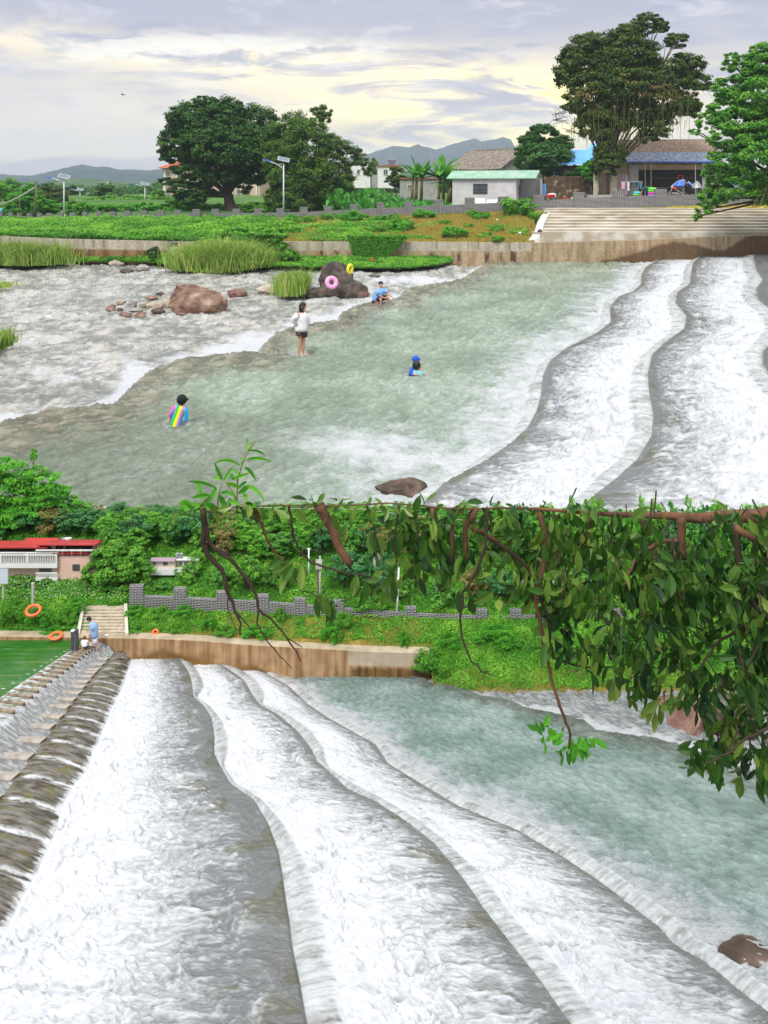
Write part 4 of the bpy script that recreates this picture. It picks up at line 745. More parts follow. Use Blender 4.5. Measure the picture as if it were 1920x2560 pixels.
# lower villa
vl = thing('pink_villa', 'pink and red roofed villa with white balustrade balconies', 'house', P(-10, 1442, 11.95)); k_ = 11.95/F
def vb(x0, x1, y0, y1, d0, d1): return ((x0+10)*k_, (x1+10)*k_, d0, d1, (1442-y1)*k_, (1442-y0)*k_)
part('wall', M_pink, vl, vb(-60, 152, 1403, 1470, .0, .25), vb(-60, 125, 1374, 1403, .12, .25)); part('wall', M_pink, vl, vb(153, 229, 1384, 1470, -.08, .2), vb(128, 240, 1368, 1384, .1, .2))
for q in ((-60, 128, 1362, 1346, -.10, .3), ): pass
def rf(x0, x1, ylo, yhi, d0, d1, m=M_roofred, name='roof'):
    mb = MB(); X0, X1 = (x0+10)*k_, (x1+10)*k_; za, zb = (HZ-ylo)*(11.95+d0)/F-vl.location.z, (HZ-yhi)*(11.95+d1)/F-vl.location.z; n = int((x1-x0)/2)
    vs = []; 
    for i in range(n+1):
        x = X0+(X1-X0)*i/n; a_ = .003*(i % 2); vs += [(x, d0, za+a_), (x, d1, zb+a_), (x, d1, zb-.012), (x, d0, za-.012)]
    fs = [(i*4+k, (i+1)*4+k, (i+1)*4+(k+1) % 4, i*4+(k+1) % 4) for i in range(n) for k in range(4)]+[(0, 1, 2, 3), (n*4+3, n*4+2, n*4+1, n*4)]; mb.add(vs, fs); return mb.build(name, m, vl)
rf(-60, 126, 1369, 1352, -.12, .25); rf(36, 122, 1358, 1345, .2, .4); rf(100, 246, 1362, 1349, -.14, .3); rf(140, 226, 1383, 1378, -.13, .1)
part('fascia', M_white, vl, vb(-60, 155, 1371, 1374, -.13, -.115), vb(100, 247, 1363, 1366, -.155, -.14))
part('opening', M_dark, vl, vb(-60, 120, 1375, 1400, .09, .118), vb(160, 225, 1366, 1377, .06, .098), vb(135, 152, 1366, 1377, .05, .098), vb(-8, 0, 1404, 1440, -.02, -.003))
part('balcony', M_white, vl, vb(-60, 152, 1399, 1409, -.14, -.003), vb(-60, 152, 1376.5, 1378.5, -.14, -.12), vb(98, 152, 1434, 1441, -.13, -.003), vb(98, 152, 1422, 1424, -.13, -.11))
part('balustrade', M_white, vl, *[vb(x, x+1.6, 1378, 1399, -.135, -.125) for x in np.arange(-58, 152, 4.2)], *[vb(x, x+1.4, 1424, 1434, -.125, -.115) for x in np.arange(99, 152, 4)], *[vb(x, x+4, 1375, 1400, -.142, -.118) for x in (-20, 10, 76, 148)])
part('column', M_white, vl, *[vb(x, x+2, 1372, 1378, -.13, -.11) for x in (10, 72, 118)], *[vb(x, x+2, 1365, 1378, -.12, -.1) for x in (163, 186, 208)])
for (x, y, a_, b2, yy) in ((99, 1411, 30, 20, 0), (187, 1404, 17, 15, -.08), (14, 1382, 24, 16, .12)):
    wf = part('window', M_iron, vl, vb(x, x+a_, y, y+b2, yy-.014, yy-.004)); part('pane', M_glass, wf, *[vb(x+1.2+(a_/3)*i, x+(a_/3)*(i+1)-1, y+1.5, y+b2-1.5, yy-.02, yy-.0145) for i in range(3)])
tk = MB(); tk.tube([(145*k_, .3, 72*k_), (170*k_, .3, 72*k_)], 5*k_, 12); tk.build('water_tank', M_steel, vl, smooth=True); part('tank_rack', M_white, vl, vb(136, 160, 1375, 1383, .29, .31))
ph = thing('pale_house', 'small cream house with terrace rail and water tanks at the edge of the wooded hill', 'house', P(370, 1434, 12.02)); k_ = 12.02/F
def hb(x0, x1, y0, y1, d0, d1): return ((x0-370)*k_, (x1-370)*k_, d0, d1, (1434-y1)*k_, (1434-y0)*k_)
part('wall', Mt('cream_render', (.70, .62, .52), (.6, .52, .42), 5), ph, hb(378, 438, 1401, 1440, 0, .08), hb(439, 495, 1404, 1440, .06, .12)); part('roof', M_mauve, ph, hb(376, 438, 1399, 1401, -.05, .07)); part('roof', M_white, ph, hb(439, 497, 1401, 1403, .02, .12))
part('terrace', M_white, ph, hb(374, 492, 1412, 1413.5, -.10, -.09), hb(374, 492, 1421, 1430, -.10, -.003), *[hb(x, x+1, 1413.5, 1421, -.098, -.092) for x in np.arange(375, 492, 3.4)])
for x, y, w_, hh, yy in ((382, 1401, 8, 9, 0), (408, 1404, 12, 8, 0), (444, 1408, 9, 8, .06), (458, 1408, 10, 8, .06), (478, 1406, 10, 11, .06)):
    wf = part('window', M_white, ph, hb(x-1, x+w_+1, y-1, y+hh+1, yy-.012, yy-.003)); part('pane', M_glass, wf, hb(x, x+w_, y, y+hh, yy-.016, yy-.0125))
tk = MB(); [tk.rings([((x-370)*k_, .06, 32*k_, 4.4*k_, 4.4*k_), ((x-370)*k_, .06, 46*k_, 4.4*k_, 4.4*k_)]) for x in (441, 451)]; tk.build('water_tank', M_steel, ph, smooth=False)
# ---- lamps and poles
def lamp(label, px, ytop, yb, Y, arm=-1, s=1.0):
    b = P(px, yb, Y); H = (yb-ytop)*Y/F; r = thing('street_lamp', label, 'street lamp', b, 0, 'white solar street lamps behind the parapet')
    m = MB(); m.tube([(0, 0, 0), (-.05*s*arm*-1*0, 0, H*.9)], [.09*s, .055*s], 8); m.build('pole', M_pole, r, smooth=True)
    part('base', M_pole, r, (-.16*s, .16*s, -.16*s, .16*s, 0, .12*s))
    a = MB(); a.tube([(0, 0, H*.80), (arm*.5*s, 0, H*.88), (arm*1.35*s, 0, H*.94)], .04*s, 6); a.tube([(0, 0, H*.9), (arm*.5*s, 0, H*.88)], .03*s, 6); a.build('arm', M_pole, r)
    g = MB(); g.prism([(arm*1.2*s, H*.925), (arm*1.95*s, H*.96), (arm*1.95*s, H*.975), (arm*1.3*s, H*.96)], -.13*s, .13*s); g.build('lamp_head', M_blue2, r)
    t = MB(); t.T = Matrix.Translation((0, 0, H*.97)) @ Matrix.Rotation(math.radians(28), 4, 'X') @ Matrix.Rotation(math.radians(-14*arm), 4, 'Y'); t.box(-.50*s, .50*s, -.33*s, .33*s, -.02, .02); o = t.build('solar_panel', M_solar, r)
    t2 = MB(); t2.T = t.T; t2.box(-.54*s, .54*s, -.37*s, -.33*s, -.03, .03); t2.box(-.54*s, .54*s, .33*s, .37*s, -.03, .03); t2.box(-.54*s, -.50*s, -.33*s, .33*s, -.03, .03); t2.box(.50*s, .54*s, -.33*s, .33*s, -.03, .03); t2.build('panel_frame', M_pole, o)
lamp('white solar street lamp with blue arm left of the round bush, nearest on the left', 160, 438, 540, 81, -1)
lamp('small white solar lamp right of the wooden poles, farther off', 200, 472, 510, 140, -1)
lamp('white solar lamp standing before the left hills near the apartment block', 362, 458, 512, 115, -1)
lamp('tiny white lamp far away between the hills and the apartment block', 380, 480, 508, 170, 1)
lamp('tall white solar street lamp in front of the bamboo', 709, 394, 540, 73, -1)
lamp('tiny white lamp beside the far pair on the left plain', 193, 478, 508, 170, -1)
def pole(label, px, yt, yb, Y, r_, m=M_wood, cross=True, wires=None, lean=0, cat='utility pole', group='utility poles'):
    b = P(px, yb, Y); H = (yb-yt)*Y/F; r = thing('utility_pole', label, cat, b, 0, group); mb = MB(); mb.tube([(0, 0, 0), (lean, 0, H)], [r_, r_*.75], 8); mb.build('pole', m, r, smooth=True)
    if cross: k = Y/F; part('crossarm', m, r, (-4*k+lean, 4*k+lean, -.6*k, .6*k, H-4*k, H-3*k)); q = MB(); [q.rings([(x*k+lean, 0, H-3*k, .5*k, .5*k), (x*k+lean, 0, H-1.2*k, .4*k, .4*k)], 8) for x in (-3.4, 3.4)]; q.build('insulator', M_white, r)
    return r
pole('leaning grey wooden pole at the far left with a cable', 87, 451, 545, 80, .13, lean=.2); pole('short thin wooden post left of the leaning pole', 49, 485, 535, 80, .06, cross=False)
pole('far pale pole between two lamps', 269, 453, 503, 160, .16, M_cpole); pole('dark far pole with crossarm', 292, 468, 500, 170, .16, M_iron); pole('dark short far pole right of the crossarm pole', 312, 480, 500, 190, .16, M_iron, cross=False)
def cable(label, pts, r_, sag=.3, m=None):
    mb = MB()
    for a, b in zip(pts[:-1], pts[1:]): mb.tube([a.lerp(b, t)+Vector((0, 0, -sag*4*t*(1-t)*(b-a).length*.1)) for t in np.linspace(0, 1, 12)], r_, 4)
    return tag(mb.build('power_cable', m or M_iron, origin=pts[0]), label, 'cable')
cable('thick grey cable sagging from the leaning pole to the left', [P(88, 468, 80), P(20, 505, 78), P(-120, 520, 76)], .06, m=M_cpole)
cable('thin wires running between the far poles', [P(88, 455, 80), P(180, 500, 110), P(292, 474, 170)], .05)
pole('white pole beside the twin posts under the bare branches', 772, 1370, 1450, 12.0, .014, M_white, cross=True); 
r = pole('pair of grey concrete posts carrying a transformer', 800, 1390, 1525, 11.55, .016, M_cpole, cross=False); mb = MB(); mb.tube([(-.035, 0, 0), (-.035, 0, .72)], .015, 8); mb.build('pole', M_wood, r); part('transformer', M_grey, r, (-.06, .03, -.05, .05, .62, .72))
pole('white lamp pole rising from the grass behind hanging leaves', 992, 1418, 1545, 11.35, .016, M_pole, cross=False, lean=.03, cat='pole'); pole('broad white post glimpsed through the leaves', 1372, 1441, 1560, 11.5, .035, M_pole, cross=False, lean=.05, cat='pole')
cable('thin black wires crossing in front of the wooded hill', [P(600, 1288, 12.1), P(772, 1374, 12.0), P(860, 1384, 12.3), P(1100, 1300, 12.4)], .004, .2)
cable('pale wires slung along the top of the wooded hill', [P(560, 1262, 13.0), P(900, 1272, 12.6), P(1260, 1306, 12.2)], .004, .12, M_cpole)
# ---------------------------------------------------------------- vegetation
LM = dict(
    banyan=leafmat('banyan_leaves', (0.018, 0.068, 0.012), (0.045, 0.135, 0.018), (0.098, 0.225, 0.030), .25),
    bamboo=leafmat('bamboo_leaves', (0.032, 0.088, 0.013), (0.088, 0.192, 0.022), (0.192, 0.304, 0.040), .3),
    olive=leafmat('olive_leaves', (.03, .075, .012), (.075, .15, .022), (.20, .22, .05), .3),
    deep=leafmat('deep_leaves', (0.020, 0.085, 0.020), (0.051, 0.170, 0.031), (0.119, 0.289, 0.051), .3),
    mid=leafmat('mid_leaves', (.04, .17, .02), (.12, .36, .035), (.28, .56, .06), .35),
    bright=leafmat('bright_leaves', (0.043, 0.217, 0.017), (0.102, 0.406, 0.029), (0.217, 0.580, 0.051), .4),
    vivid=leafmat('vivid_cover', (.04, .17, .015), (.11, .36, .028), (.28, .56, .06), .35),
    reed=leafmat('reed_blades', (.13, .20, .03), (.26, .46, .06), (.66, .62, .24), .4),
    straw=leafmat('straw_blades', (0.288, 0.192, 0.036), (0.432, 0.324, 0.072), (0.360, 0.408, 0.072), .3),
    canna=leafmat('broad_leaves', (0.030, 0.180, 0.030), (0.075, 0.330, 0.045), (0.180, 0.495, 0.075), .35, .4),
    banana=leafmat('banana_leaves', (0.039, 0.208, 0.026), (0.117, 0.390, 0.039), (0.260, 0.572, 0.078), .4, .35),
    forest=leafmat('hillside_leaves', (0.038, 0.162, 0.027), (0.095, 0.323, 0.046), (0.247, 0.551, 0.076), .35),
    forest2=leafmat('bamboo_hill_leaves', (0.048, 0.224, 0.022), (0.144, 0.432, 0.040), (0.288, 0.640, 0.072), .4),
    forest3=leafmat('blue_green_leaves', (0.027, 0.117, 0.040), (0.063, 0.234, 0.072), (0.144, 0.360, 0.090), .3),
    rust=leafmat('rusty_leaves', (0.150, 0.090, 0.030), (0.240, 0.210, 0.060), (0.390, 0.330, 0.120), .3),
    near=leafmat('glossy_leaves', (.010, .040, .009), (.040, .12, .015), (.20, .31, .05), .30, .28),
    shoot=leafmat('shoot_leaves', (0.055, 0.286, 0.033), (0.121, 0.462, 0.033), (0.286, 0.660, 0.066), .45, .4))
M_bark = Mt('grey_brown_bark', (.10, .075, .055), (.05, .04, .03), 9, .95, st=(1, 1, .25), bump=.4)
M_bark2 = Mt('reddish_bark', (.17, .085, .045), (.07, .035, .022), 16, .9, st=(1, 1, .3), bump=.3)
M_barkd = Mt('blackened_twig', (.035, .025, .018), (.06, .04, .025), 20, .9)
M_stem = Mt('green_stem', (.16, .26, .05), (.22, .18, .06), 20, .6)
def unit(v): return v/np.maximum(np.linalg.norm(v, axis=-1, keepdims=True), 1e-9)
def leafgeo(Cn, nrm, L, W, tint, droop=0.0, up=None):
    """diamond shaped leaves, one quad each"""
    n = len(Cn); r = rng.normal(size=(n, 3)); nrm = unit(nrm+rng.normal(size=(n, 3))*.55)
    u = unit(np.cross(nrm, r)); u[:, 2] -= droop; u = unit(u); v = unit(np.cross(nrm, u)); L = np.asarray(L)*np.ones(n); W = np.asarray(W)*np.ones(n)
    L = L*rng.uniform(.7, 1.3, n); W = W*rng.uniform(.7, 1.3, n)
    a = Cn-u*L[:, None]*.5; b = Cn+v*W[:, None]*.5+nrm*W[:, None]*.15; c = Cn+u*L[:, None]*.5; d = Cn-v*W[:, None]*.5+nrm*W[:, None]*.15
    V = np.stack([a, b, c, d], 1).reshape(-1, 3); Q = np.arange(n*4).reshape(n, 4); return V, Q, np.clip(tint, 0, 1)
def crown(blobs, n, leaf, asp=.5, clump=.30, fill=.45, droop=0.0, tilt=.8):
    """blobs (x,y,z,rx,ry,rz); leaves grouped into clumps over and inside each blob"""
    bl = np.array(blobs, float); vol = bl[:, 3]*bl[:, 5]; vol = vol/vol.sum(); VV = []; QQ = []; TT = []; off = 0
    for b, w_ in zip(bl, vol):
        m = max(int(n*w_), 30); kc = max(int(10+m/70), 6); dr = unit(rng.normal(size=(kc, 3))); dr[:, 2] = dr[:, 2]*.9+.12; dr = unit(dr)
        rad = rng.uniform(fill, 1.02, kc)**.6; cc = b[:3]+dr*rad[:, None]*b[3:]; cs = rng.uniform(.6, 1.4, kc)*clump; ct = rng.uniform(-.22, .22, kc)
        idx = rng.integers(0, kc, m); g = rng.normal(size=(m, 3)); g = unit(g)*rng.uniform(0, 1, (m, 1))**.5; g[:, 2] *= .62
        pts = cc[idx]+g*cs[idx][:, None]*b[3:]*np.array([1, 1, 1]); out = unit((pts-b[:3])/b[3:]); nrm = out*(1-tilt*.4)+g*.5+np.array([0, 0, tilt])
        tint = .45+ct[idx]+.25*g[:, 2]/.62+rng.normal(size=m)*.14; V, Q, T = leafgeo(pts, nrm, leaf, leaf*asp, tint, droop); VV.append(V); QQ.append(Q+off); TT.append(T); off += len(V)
    return np.concatenate(VV), np.concatenate(QQ), np.concatenate(TT)
def npart(name, geo, m, parent, org): o = npmesh(name, geo[0], geo[1], m, tint=geo[2], smooth=False, parent=parent, origin=org); o.location = (0, 0, 0); return o
def limbs(base, blobs, tr, m, root, seed=0, name='trunk', frac=.32, bark=None):
    rd = random.Random(seed); top = Vector(np.mean(np.array(blobs)[:, :3], 0)); b = Vector(base); f_ = b.lerp(Vector((lerp(b.x, top.x, .6), lerp(b.y, top.y, .6), top.z)), frac)
    mb = MB(); mb.tube([b-Vector((0, 0, tr*.6)), b+Vector((0, 0, tr*.5)), b.lerp(f_, .5)+Vector((rd.uniform(-.3, .3)*tr, 0, 0)), f_], [tr*1.45, tr*1.05, tr*.9, tr*.8], 10)
    t_ = mb.build(name, bark or M_bark, root, smooth=True, origin=root.location); t_.location = (0, 0, 0)
    mb = MB()
    for q in blobs:
        c = Vector(q[:3]); mid = f_.lerp(c, .5)+Vector((rd.uniform(-1, 1), rd.uniform(-1, 1), rd.uniform(-.2, 1)))*tr*.9; kk = min(1, 9/len(blobs))**.5; mb.tube([f_-Vector((0, 0, tr*.3)), mid, c], [tr*.5*kk, tr*.3*kk, tr*.06], 6)
        for k in range(3): e = c+Vector((rd.uniform(-1, 1)*q[3], rd.uniform(-1, 1)*q[4], rd.uniform(-.4, .8)*q[5]))*.6; mb.tube([mid.lerp(c, .6), mid.lerp(c, .6).lerp(e, .55)+Vector((0, 0, tr*.4)), e], [tr*.16*kk, tr*.09*kk, tr*.03], 5)
    l_ = mb.build('limbs', bark or M_bark, root, smooth=True, origin=root.location); l_.location = (0, 0, 0)
def pxblobs(lst, Y, dep=1.0): k = Y/F; return [(*P(x, y, Y+dy), rx*k, rx*k*dep, ry*k) for x, y, rx, ry, dy in [(q+(0,))[:5] for q in lst]]
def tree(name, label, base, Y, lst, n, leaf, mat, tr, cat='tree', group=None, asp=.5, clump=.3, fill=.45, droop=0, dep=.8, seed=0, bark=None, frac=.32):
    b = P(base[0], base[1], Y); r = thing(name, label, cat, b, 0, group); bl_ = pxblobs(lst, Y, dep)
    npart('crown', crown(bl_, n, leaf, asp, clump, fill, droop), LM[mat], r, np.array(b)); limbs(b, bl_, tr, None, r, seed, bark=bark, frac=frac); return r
# big round banyan
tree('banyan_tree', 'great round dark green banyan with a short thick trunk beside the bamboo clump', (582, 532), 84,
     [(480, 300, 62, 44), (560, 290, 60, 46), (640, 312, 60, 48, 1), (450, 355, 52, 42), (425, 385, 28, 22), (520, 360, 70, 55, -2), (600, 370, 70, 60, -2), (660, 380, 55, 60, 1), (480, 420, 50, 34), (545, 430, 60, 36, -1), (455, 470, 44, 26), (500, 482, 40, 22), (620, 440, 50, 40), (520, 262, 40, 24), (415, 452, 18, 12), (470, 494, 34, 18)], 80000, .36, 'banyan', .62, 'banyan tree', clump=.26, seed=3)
tree('bamboo_clump', 'feathery bamboo clump with drooping outer sprays behind the tall street lamp', (760, 535), 80,
     [(700, 350, 44, 46), (740, 330, 46, 50), (790, 300, 24, 32), (812, 285, 18, 24), (770, 360, 60, 60, -1), (830, 370, 46, 34), (870, 385, 34, 24), (900, 402, 24, 18), (925, 415, 18, 26), (720, 430, 52, 60, -1), (780, 440, 60, 62, -1), (840, 440, 44, 40), (750, 490, 56, 42, -1), (700, 500, 36, 36), (805, 495, 48, 34), (865, 460, 30, 32), (690, 395, 40, 50)], 52000, .38, 'bamboo', .16, 'bamboo', asp=.28, clump=.30, droop=.5, seed=5)
MB_ = MB(); [MB_.tube([P(x, 532, 79.6), P(x+dx*.4, 470, 79.4), P(x+dx, 400, 79.2)], .05, 5) for x, dx in ((752, -6), (768, 4), (790, 10), (800, 26), (736, -14))]
tag(MB_.build('bamboo_stalks', Mt('pale_bamboo_cane', (.28, .30, .12), (.2, .22, .08), 4, .6), origin=P(768, 532, 79.5)), 'pale thin bamboo canes showing in front of the dark clump', 'bamboo canes')
# tall hanging tree
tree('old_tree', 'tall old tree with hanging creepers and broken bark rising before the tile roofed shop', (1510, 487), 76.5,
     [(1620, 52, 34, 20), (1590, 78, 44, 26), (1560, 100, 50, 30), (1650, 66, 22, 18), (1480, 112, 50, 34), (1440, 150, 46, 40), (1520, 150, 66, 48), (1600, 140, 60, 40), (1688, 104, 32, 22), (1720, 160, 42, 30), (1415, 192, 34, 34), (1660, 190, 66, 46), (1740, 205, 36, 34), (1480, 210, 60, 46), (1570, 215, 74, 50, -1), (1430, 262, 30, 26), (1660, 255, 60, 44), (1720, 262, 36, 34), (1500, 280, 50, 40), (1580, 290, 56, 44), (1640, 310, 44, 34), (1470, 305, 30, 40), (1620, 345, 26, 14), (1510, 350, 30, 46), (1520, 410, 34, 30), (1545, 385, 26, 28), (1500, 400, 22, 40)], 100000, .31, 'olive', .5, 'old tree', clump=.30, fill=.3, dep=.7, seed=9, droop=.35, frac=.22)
ot = bpy.data.objects['old_tree']; cr = MB()
for i in range(170):
    x = rng.uniform(1420, 1730); y = rng.uniform(190, 300)+(30 if x < 1620 else 0); l = rng.uniform(25, 85); Yd = 76.5+rng.uniform(-3.5, 1.5); cr.tube([P(x, y, Yd), P(x+rng.uniform(-3, 3), y+l*.6, Yd), P(x+rng.uniform(-4, 4), y+l, Yd)], [.03, .022, .008], 3, cap=False)
o = cr.build('creepers', Mt('dry_creeper', (.16, .15, .04), (.09, .08, .03), 4, .95), ot, origin=ot.location); o.location = (0, 0, 0); tag(o, kind='stuff')
tw = MB()
for i in range(60):
    x, y = [(1400, 285), (1690, 120), (1750, 215), (1400, 300), (1430, 330)][i % 5]; Yd = 76.5+rng.uniform(-1, 1); dx = rng.uniform(-34, 34); dy = rng.uniform(-22, 34); tw.tube([P(x+rng.uniform(-20, 20), y, Yd), P(x+dx*.6, y+dy*.5-4, Yd), P(x+dx, y+dy, Yd)], [.035, .02, .008], 3, cap=False)
tw.build('bare_twigs', M_bark, ot, origin=ot.location).location = (0, 0, 0)
tk2 = MB(); pts = [P(1510, 492, 76.4), P(1510, 478, 76.4), P(1509, 455, 76.4), P(1512, 430, 76.4), P(1515, 410, 76.5), P(1540, 300, 76.5), P(1580, 230, 76.5)]; tk2.tube(pts, [.62, .52, .50, .55, .42, .26, .15], 14)
o = tk2.build('old_trunk', Mt('peeling_bark', (.09, .07, .055), (.045, .035, .03), 2.2, .95, st=(1, 1, .4), bump=.6, c3=(.26, .13, .06)), ot, smooth=True, origin=ot.location); o.location = (0, 0, 0)
cv = crown(pxblobs([(1640, 230, 60, 20, -2), (1590, 196, 50, 18, -2), (1700, 255, 40, 18, -1), (1470, 235, 30, 16, -2), (1655, 60, 14, 8)], 76.5, .6), 900, .26, .5, .35, .5); npart('seed_clusters', cv, LM['rust'], ot, np.array(ot.location))
# right edge tree
rt = tree('leafy_tree', 'dense bright green tree leaning in over the steps from the right edge', (2060, 560), 54,
     [(1900, 150, 40, 36), (1850, 180, 46, 36), (1940, 160, 70, 60), (1830, 225, 50, 40), (1910, 240, 80, 60, -1), (1800, 280, 44, 34), (1770, 300, 30, 22), (1870, 310, 76, 54, -1), (1960, 320, 90, 80), (1830, 350, 60, 40, -1), (1900, 400, 80, 60, -2), (1820, 410, 56, 40, -1), (1790, 450, 36, 34), (1850, 460, 60, 40, -1), (1780, 495, 34, 24), (1757, 525, 24, 20), (1742, 542, 14, 10), (1800, 500, 40, 24), (1940, 470, 80, 50), (2050, 300, 140, 160), (2050, 450, 120, 90), (1830, 150, 24, 18), (1735, 330, 14, 10)], 90000, .28, 'mid', .5, 'tree', clump=.24, seed=12, droop=.25, asp=.45)
tw = MB()
for pts in ([(1960, 460), (1910, 470), (1890, 500), (1880, 520), (1872, 520)], [(1925, 440), (1912, 480), (1900, 515), (1890, 516)], [(1930, 420), (1900, 440), (1890, 452)]): tw.tube([P(x, y, 52.5) for x, y in pts], [.09, .07, .05, .03, .015][:len(pts)], 6)
tw.build('bare_branch', Mt('pale_dead_wood', (.34, .24, .14), (.2, .13, .08), 9, .9), rt, origin=rt.location).location = (0, 0, 0)
tree('round_tree', 'round bushy dark green tree between the white building and the blue roof', (1360, 475), 90, [(1360, 340, 40, 34), (1330, 370, 40, 36), (1395, 370, 38, 36), (1360, 395, 62, 40, -1), (1310, 400, 26, 26), (1410, 410, 26, 26), (1350, 425, 50, 24), (1340, 325, 18, 14)], 30000, .34, 'deep', .22, clump=.24, seed=4)
# trees and bushes of the left plain
for i, (lab, bx, by, Y, lst, n, mat) in enumerate([
    ('yellowish bushy tree at the left edge behind the parapet', 20, 535, 100, [(10, 468, 34, 26), (-20, 480, 40, 34), (35, 490, 26, 30), (-90, 470, 60, 40)], 9000, 'mid'),
    ('spreading bush around the leaning pole', 80, 538, 84, [(75, 478, 24, 24), (60, 500, 36, 26), (95, 510, 26, 24), (50, 520, 34, 18)], 9000, 'bright'),
    ('yellow green tree right of the leaning pole', 128, 535, 110, [(125, 480, 30, 20), (145, 495, 28, 24), (115, 505, 26, 20)], 6000, 'olive'),
    ('pale feathery shrub below the nearest left lamp', 130, 540, 86, [(130, 520, 22, 18), (118, 530, 16, 12)], 3000, 'bright'),
    ('round clipped looking bush right of the nearest left lamp', 187, 540, 82, [(187, 520, 21, 20), (187, 532, 20, 12)], 5000, 'mid'),
    ('dark small tree right of the far paired lamps', 175, 520, 150, [(180, 478, 16, 14), (172, 492, 18, 16), (200, 490, 16, 14)], 4000, 'deep'),
    ('dark green broad tree left of the far crossarm pole', 262, 515, 135, [(262, 478, 22, 20), (248, 492, 26, 18), (285, 490, 24, 18), (268, 500, 30, 14)], 7000, 'deep'),
    ('small round tree before the apartment block', 397, 515, 120, [(397, 488, 15, 13), (388, 500, 16, 10)], 3500, 'mid'),
    ('light shrubs under the banyan crown', 455, 540, 86, [(430, 512, 22, 14), (465, 520, 30, 14), (495, 512, 24, 14), (440, 530, 30, 10)], 6000, 'mid'),
    ('shrubs right of the banyan trunk', 640, 540, 80, [(620, 520, 20, 14), (655, 524, 26, 14), (690, 520, 22, 16)], 5000, 'mid'),
    ('ochre green small tree left of the banana plants', 990, 500, 92, [(990, 430, 18, 16), (985, 450, 22, 18), (1005, 455, 20, 16)], 5000, 'olive'),
    ('leafy shrub climbing the stone wall beside the old trunk', 1478, 480, 77.5, [(1465, 425, 20, 14), (1482, 415, 22, 18), (1478, 440, 18, 16)], 4000, 'bright'),
    ('dark bush by the blue roof', 1440, 465, 84, [(1430, 440, 20, 12), (1450, 430, 16, 12)], 2500, 'deep')]):
    tree('bush' if by-lst[0][1] < 40 else 'small_tree', lab, (bx, by), Y, lst, n, .30*Y/95, mat, .1, 'bush' if by-lst[0][1] < 40 else 'tree', seed=20+i, clump=.3)
# far woods on both sides of the plain (a mass nobody could count)
bl_ = [(*P(x, 485+rng.uniform(-10, 8), 190+rng.uniform(-30, 60)), 3.4, 3, 2.2) for x in np.arange(-500, 560, 11)]+[(*P(x, 470+rng.uniform(-10, 10), 200), 4, 3, 3) for x in np.arange(640, 1500, 16)]
g = crown(bl_, 42000, .75, .6, .35); tag(npmesh('far_wood', g[0], g[1], LM['deep'], tint=g[2], smooth=False, origin=(-20, 190, -2)), 'low far wood along the plain below the hills', 'wood', kind='stuff')
# ground cover helpers
def scatter(S, n, u0=0, u1=1, v0=0, v1=1, dens=None):
    R, Cc = S.shape[:2]; a = rng.uniform(v0, v1, n)*(R-1.001); b = rng.uniform(u0, u1, n)*(Cc-1.001); i = a.astype(int); j = b.astype(int); fa = (a-i)[:, None]; fb = (b-j)[:, None]
    p = S[i, j]*(1-fa)*(1-fb)+S[i+1, j]*fa*(1-fb)+S[i, j+1]*(1-fa)*fb+S[i+1, j+1]*fa*fb
    if dens is not None: p = p[dens(p) > rng.uniform(0, 1, len(p))]
    return p
def SXY(p): return 960+p[:, 0]*F/p[:, 1], HZ-p[:, 2]*F/p[:, 1]
def cover(name, label, pts, h, leaf, mat, asp=.5, cat='ground cover', tl=.9, hn=(.35, .5), seed=1, tintf=None):
    n = len(pts); hh = h*(.35+.65*sstep(fbm(pts[:, 0]*hn[0]/max(h, .01)*.6, pts[:, 1]*hn[1]/max(h, .01)*.6, 3, seed), -.35, .45)); lift = rng.uniform(0, 1, n)**.7*hh; p = pts.copy(); p[:, 2] += lift
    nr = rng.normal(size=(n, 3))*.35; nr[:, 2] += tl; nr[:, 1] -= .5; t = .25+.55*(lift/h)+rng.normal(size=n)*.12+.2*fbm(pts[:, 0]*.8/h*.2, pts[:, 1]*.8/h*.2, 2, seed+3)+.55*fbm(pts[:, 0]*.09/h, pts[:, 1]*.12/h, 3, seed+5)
    g = leafgeo(p, nr, leaf, leaf*asp, t); c = pts.mean(0); return tag(npmesh(name, g[0], g[1], LM[mat], tint=g[2], smooth=False, origin=c), label, cat, kind='stuff')
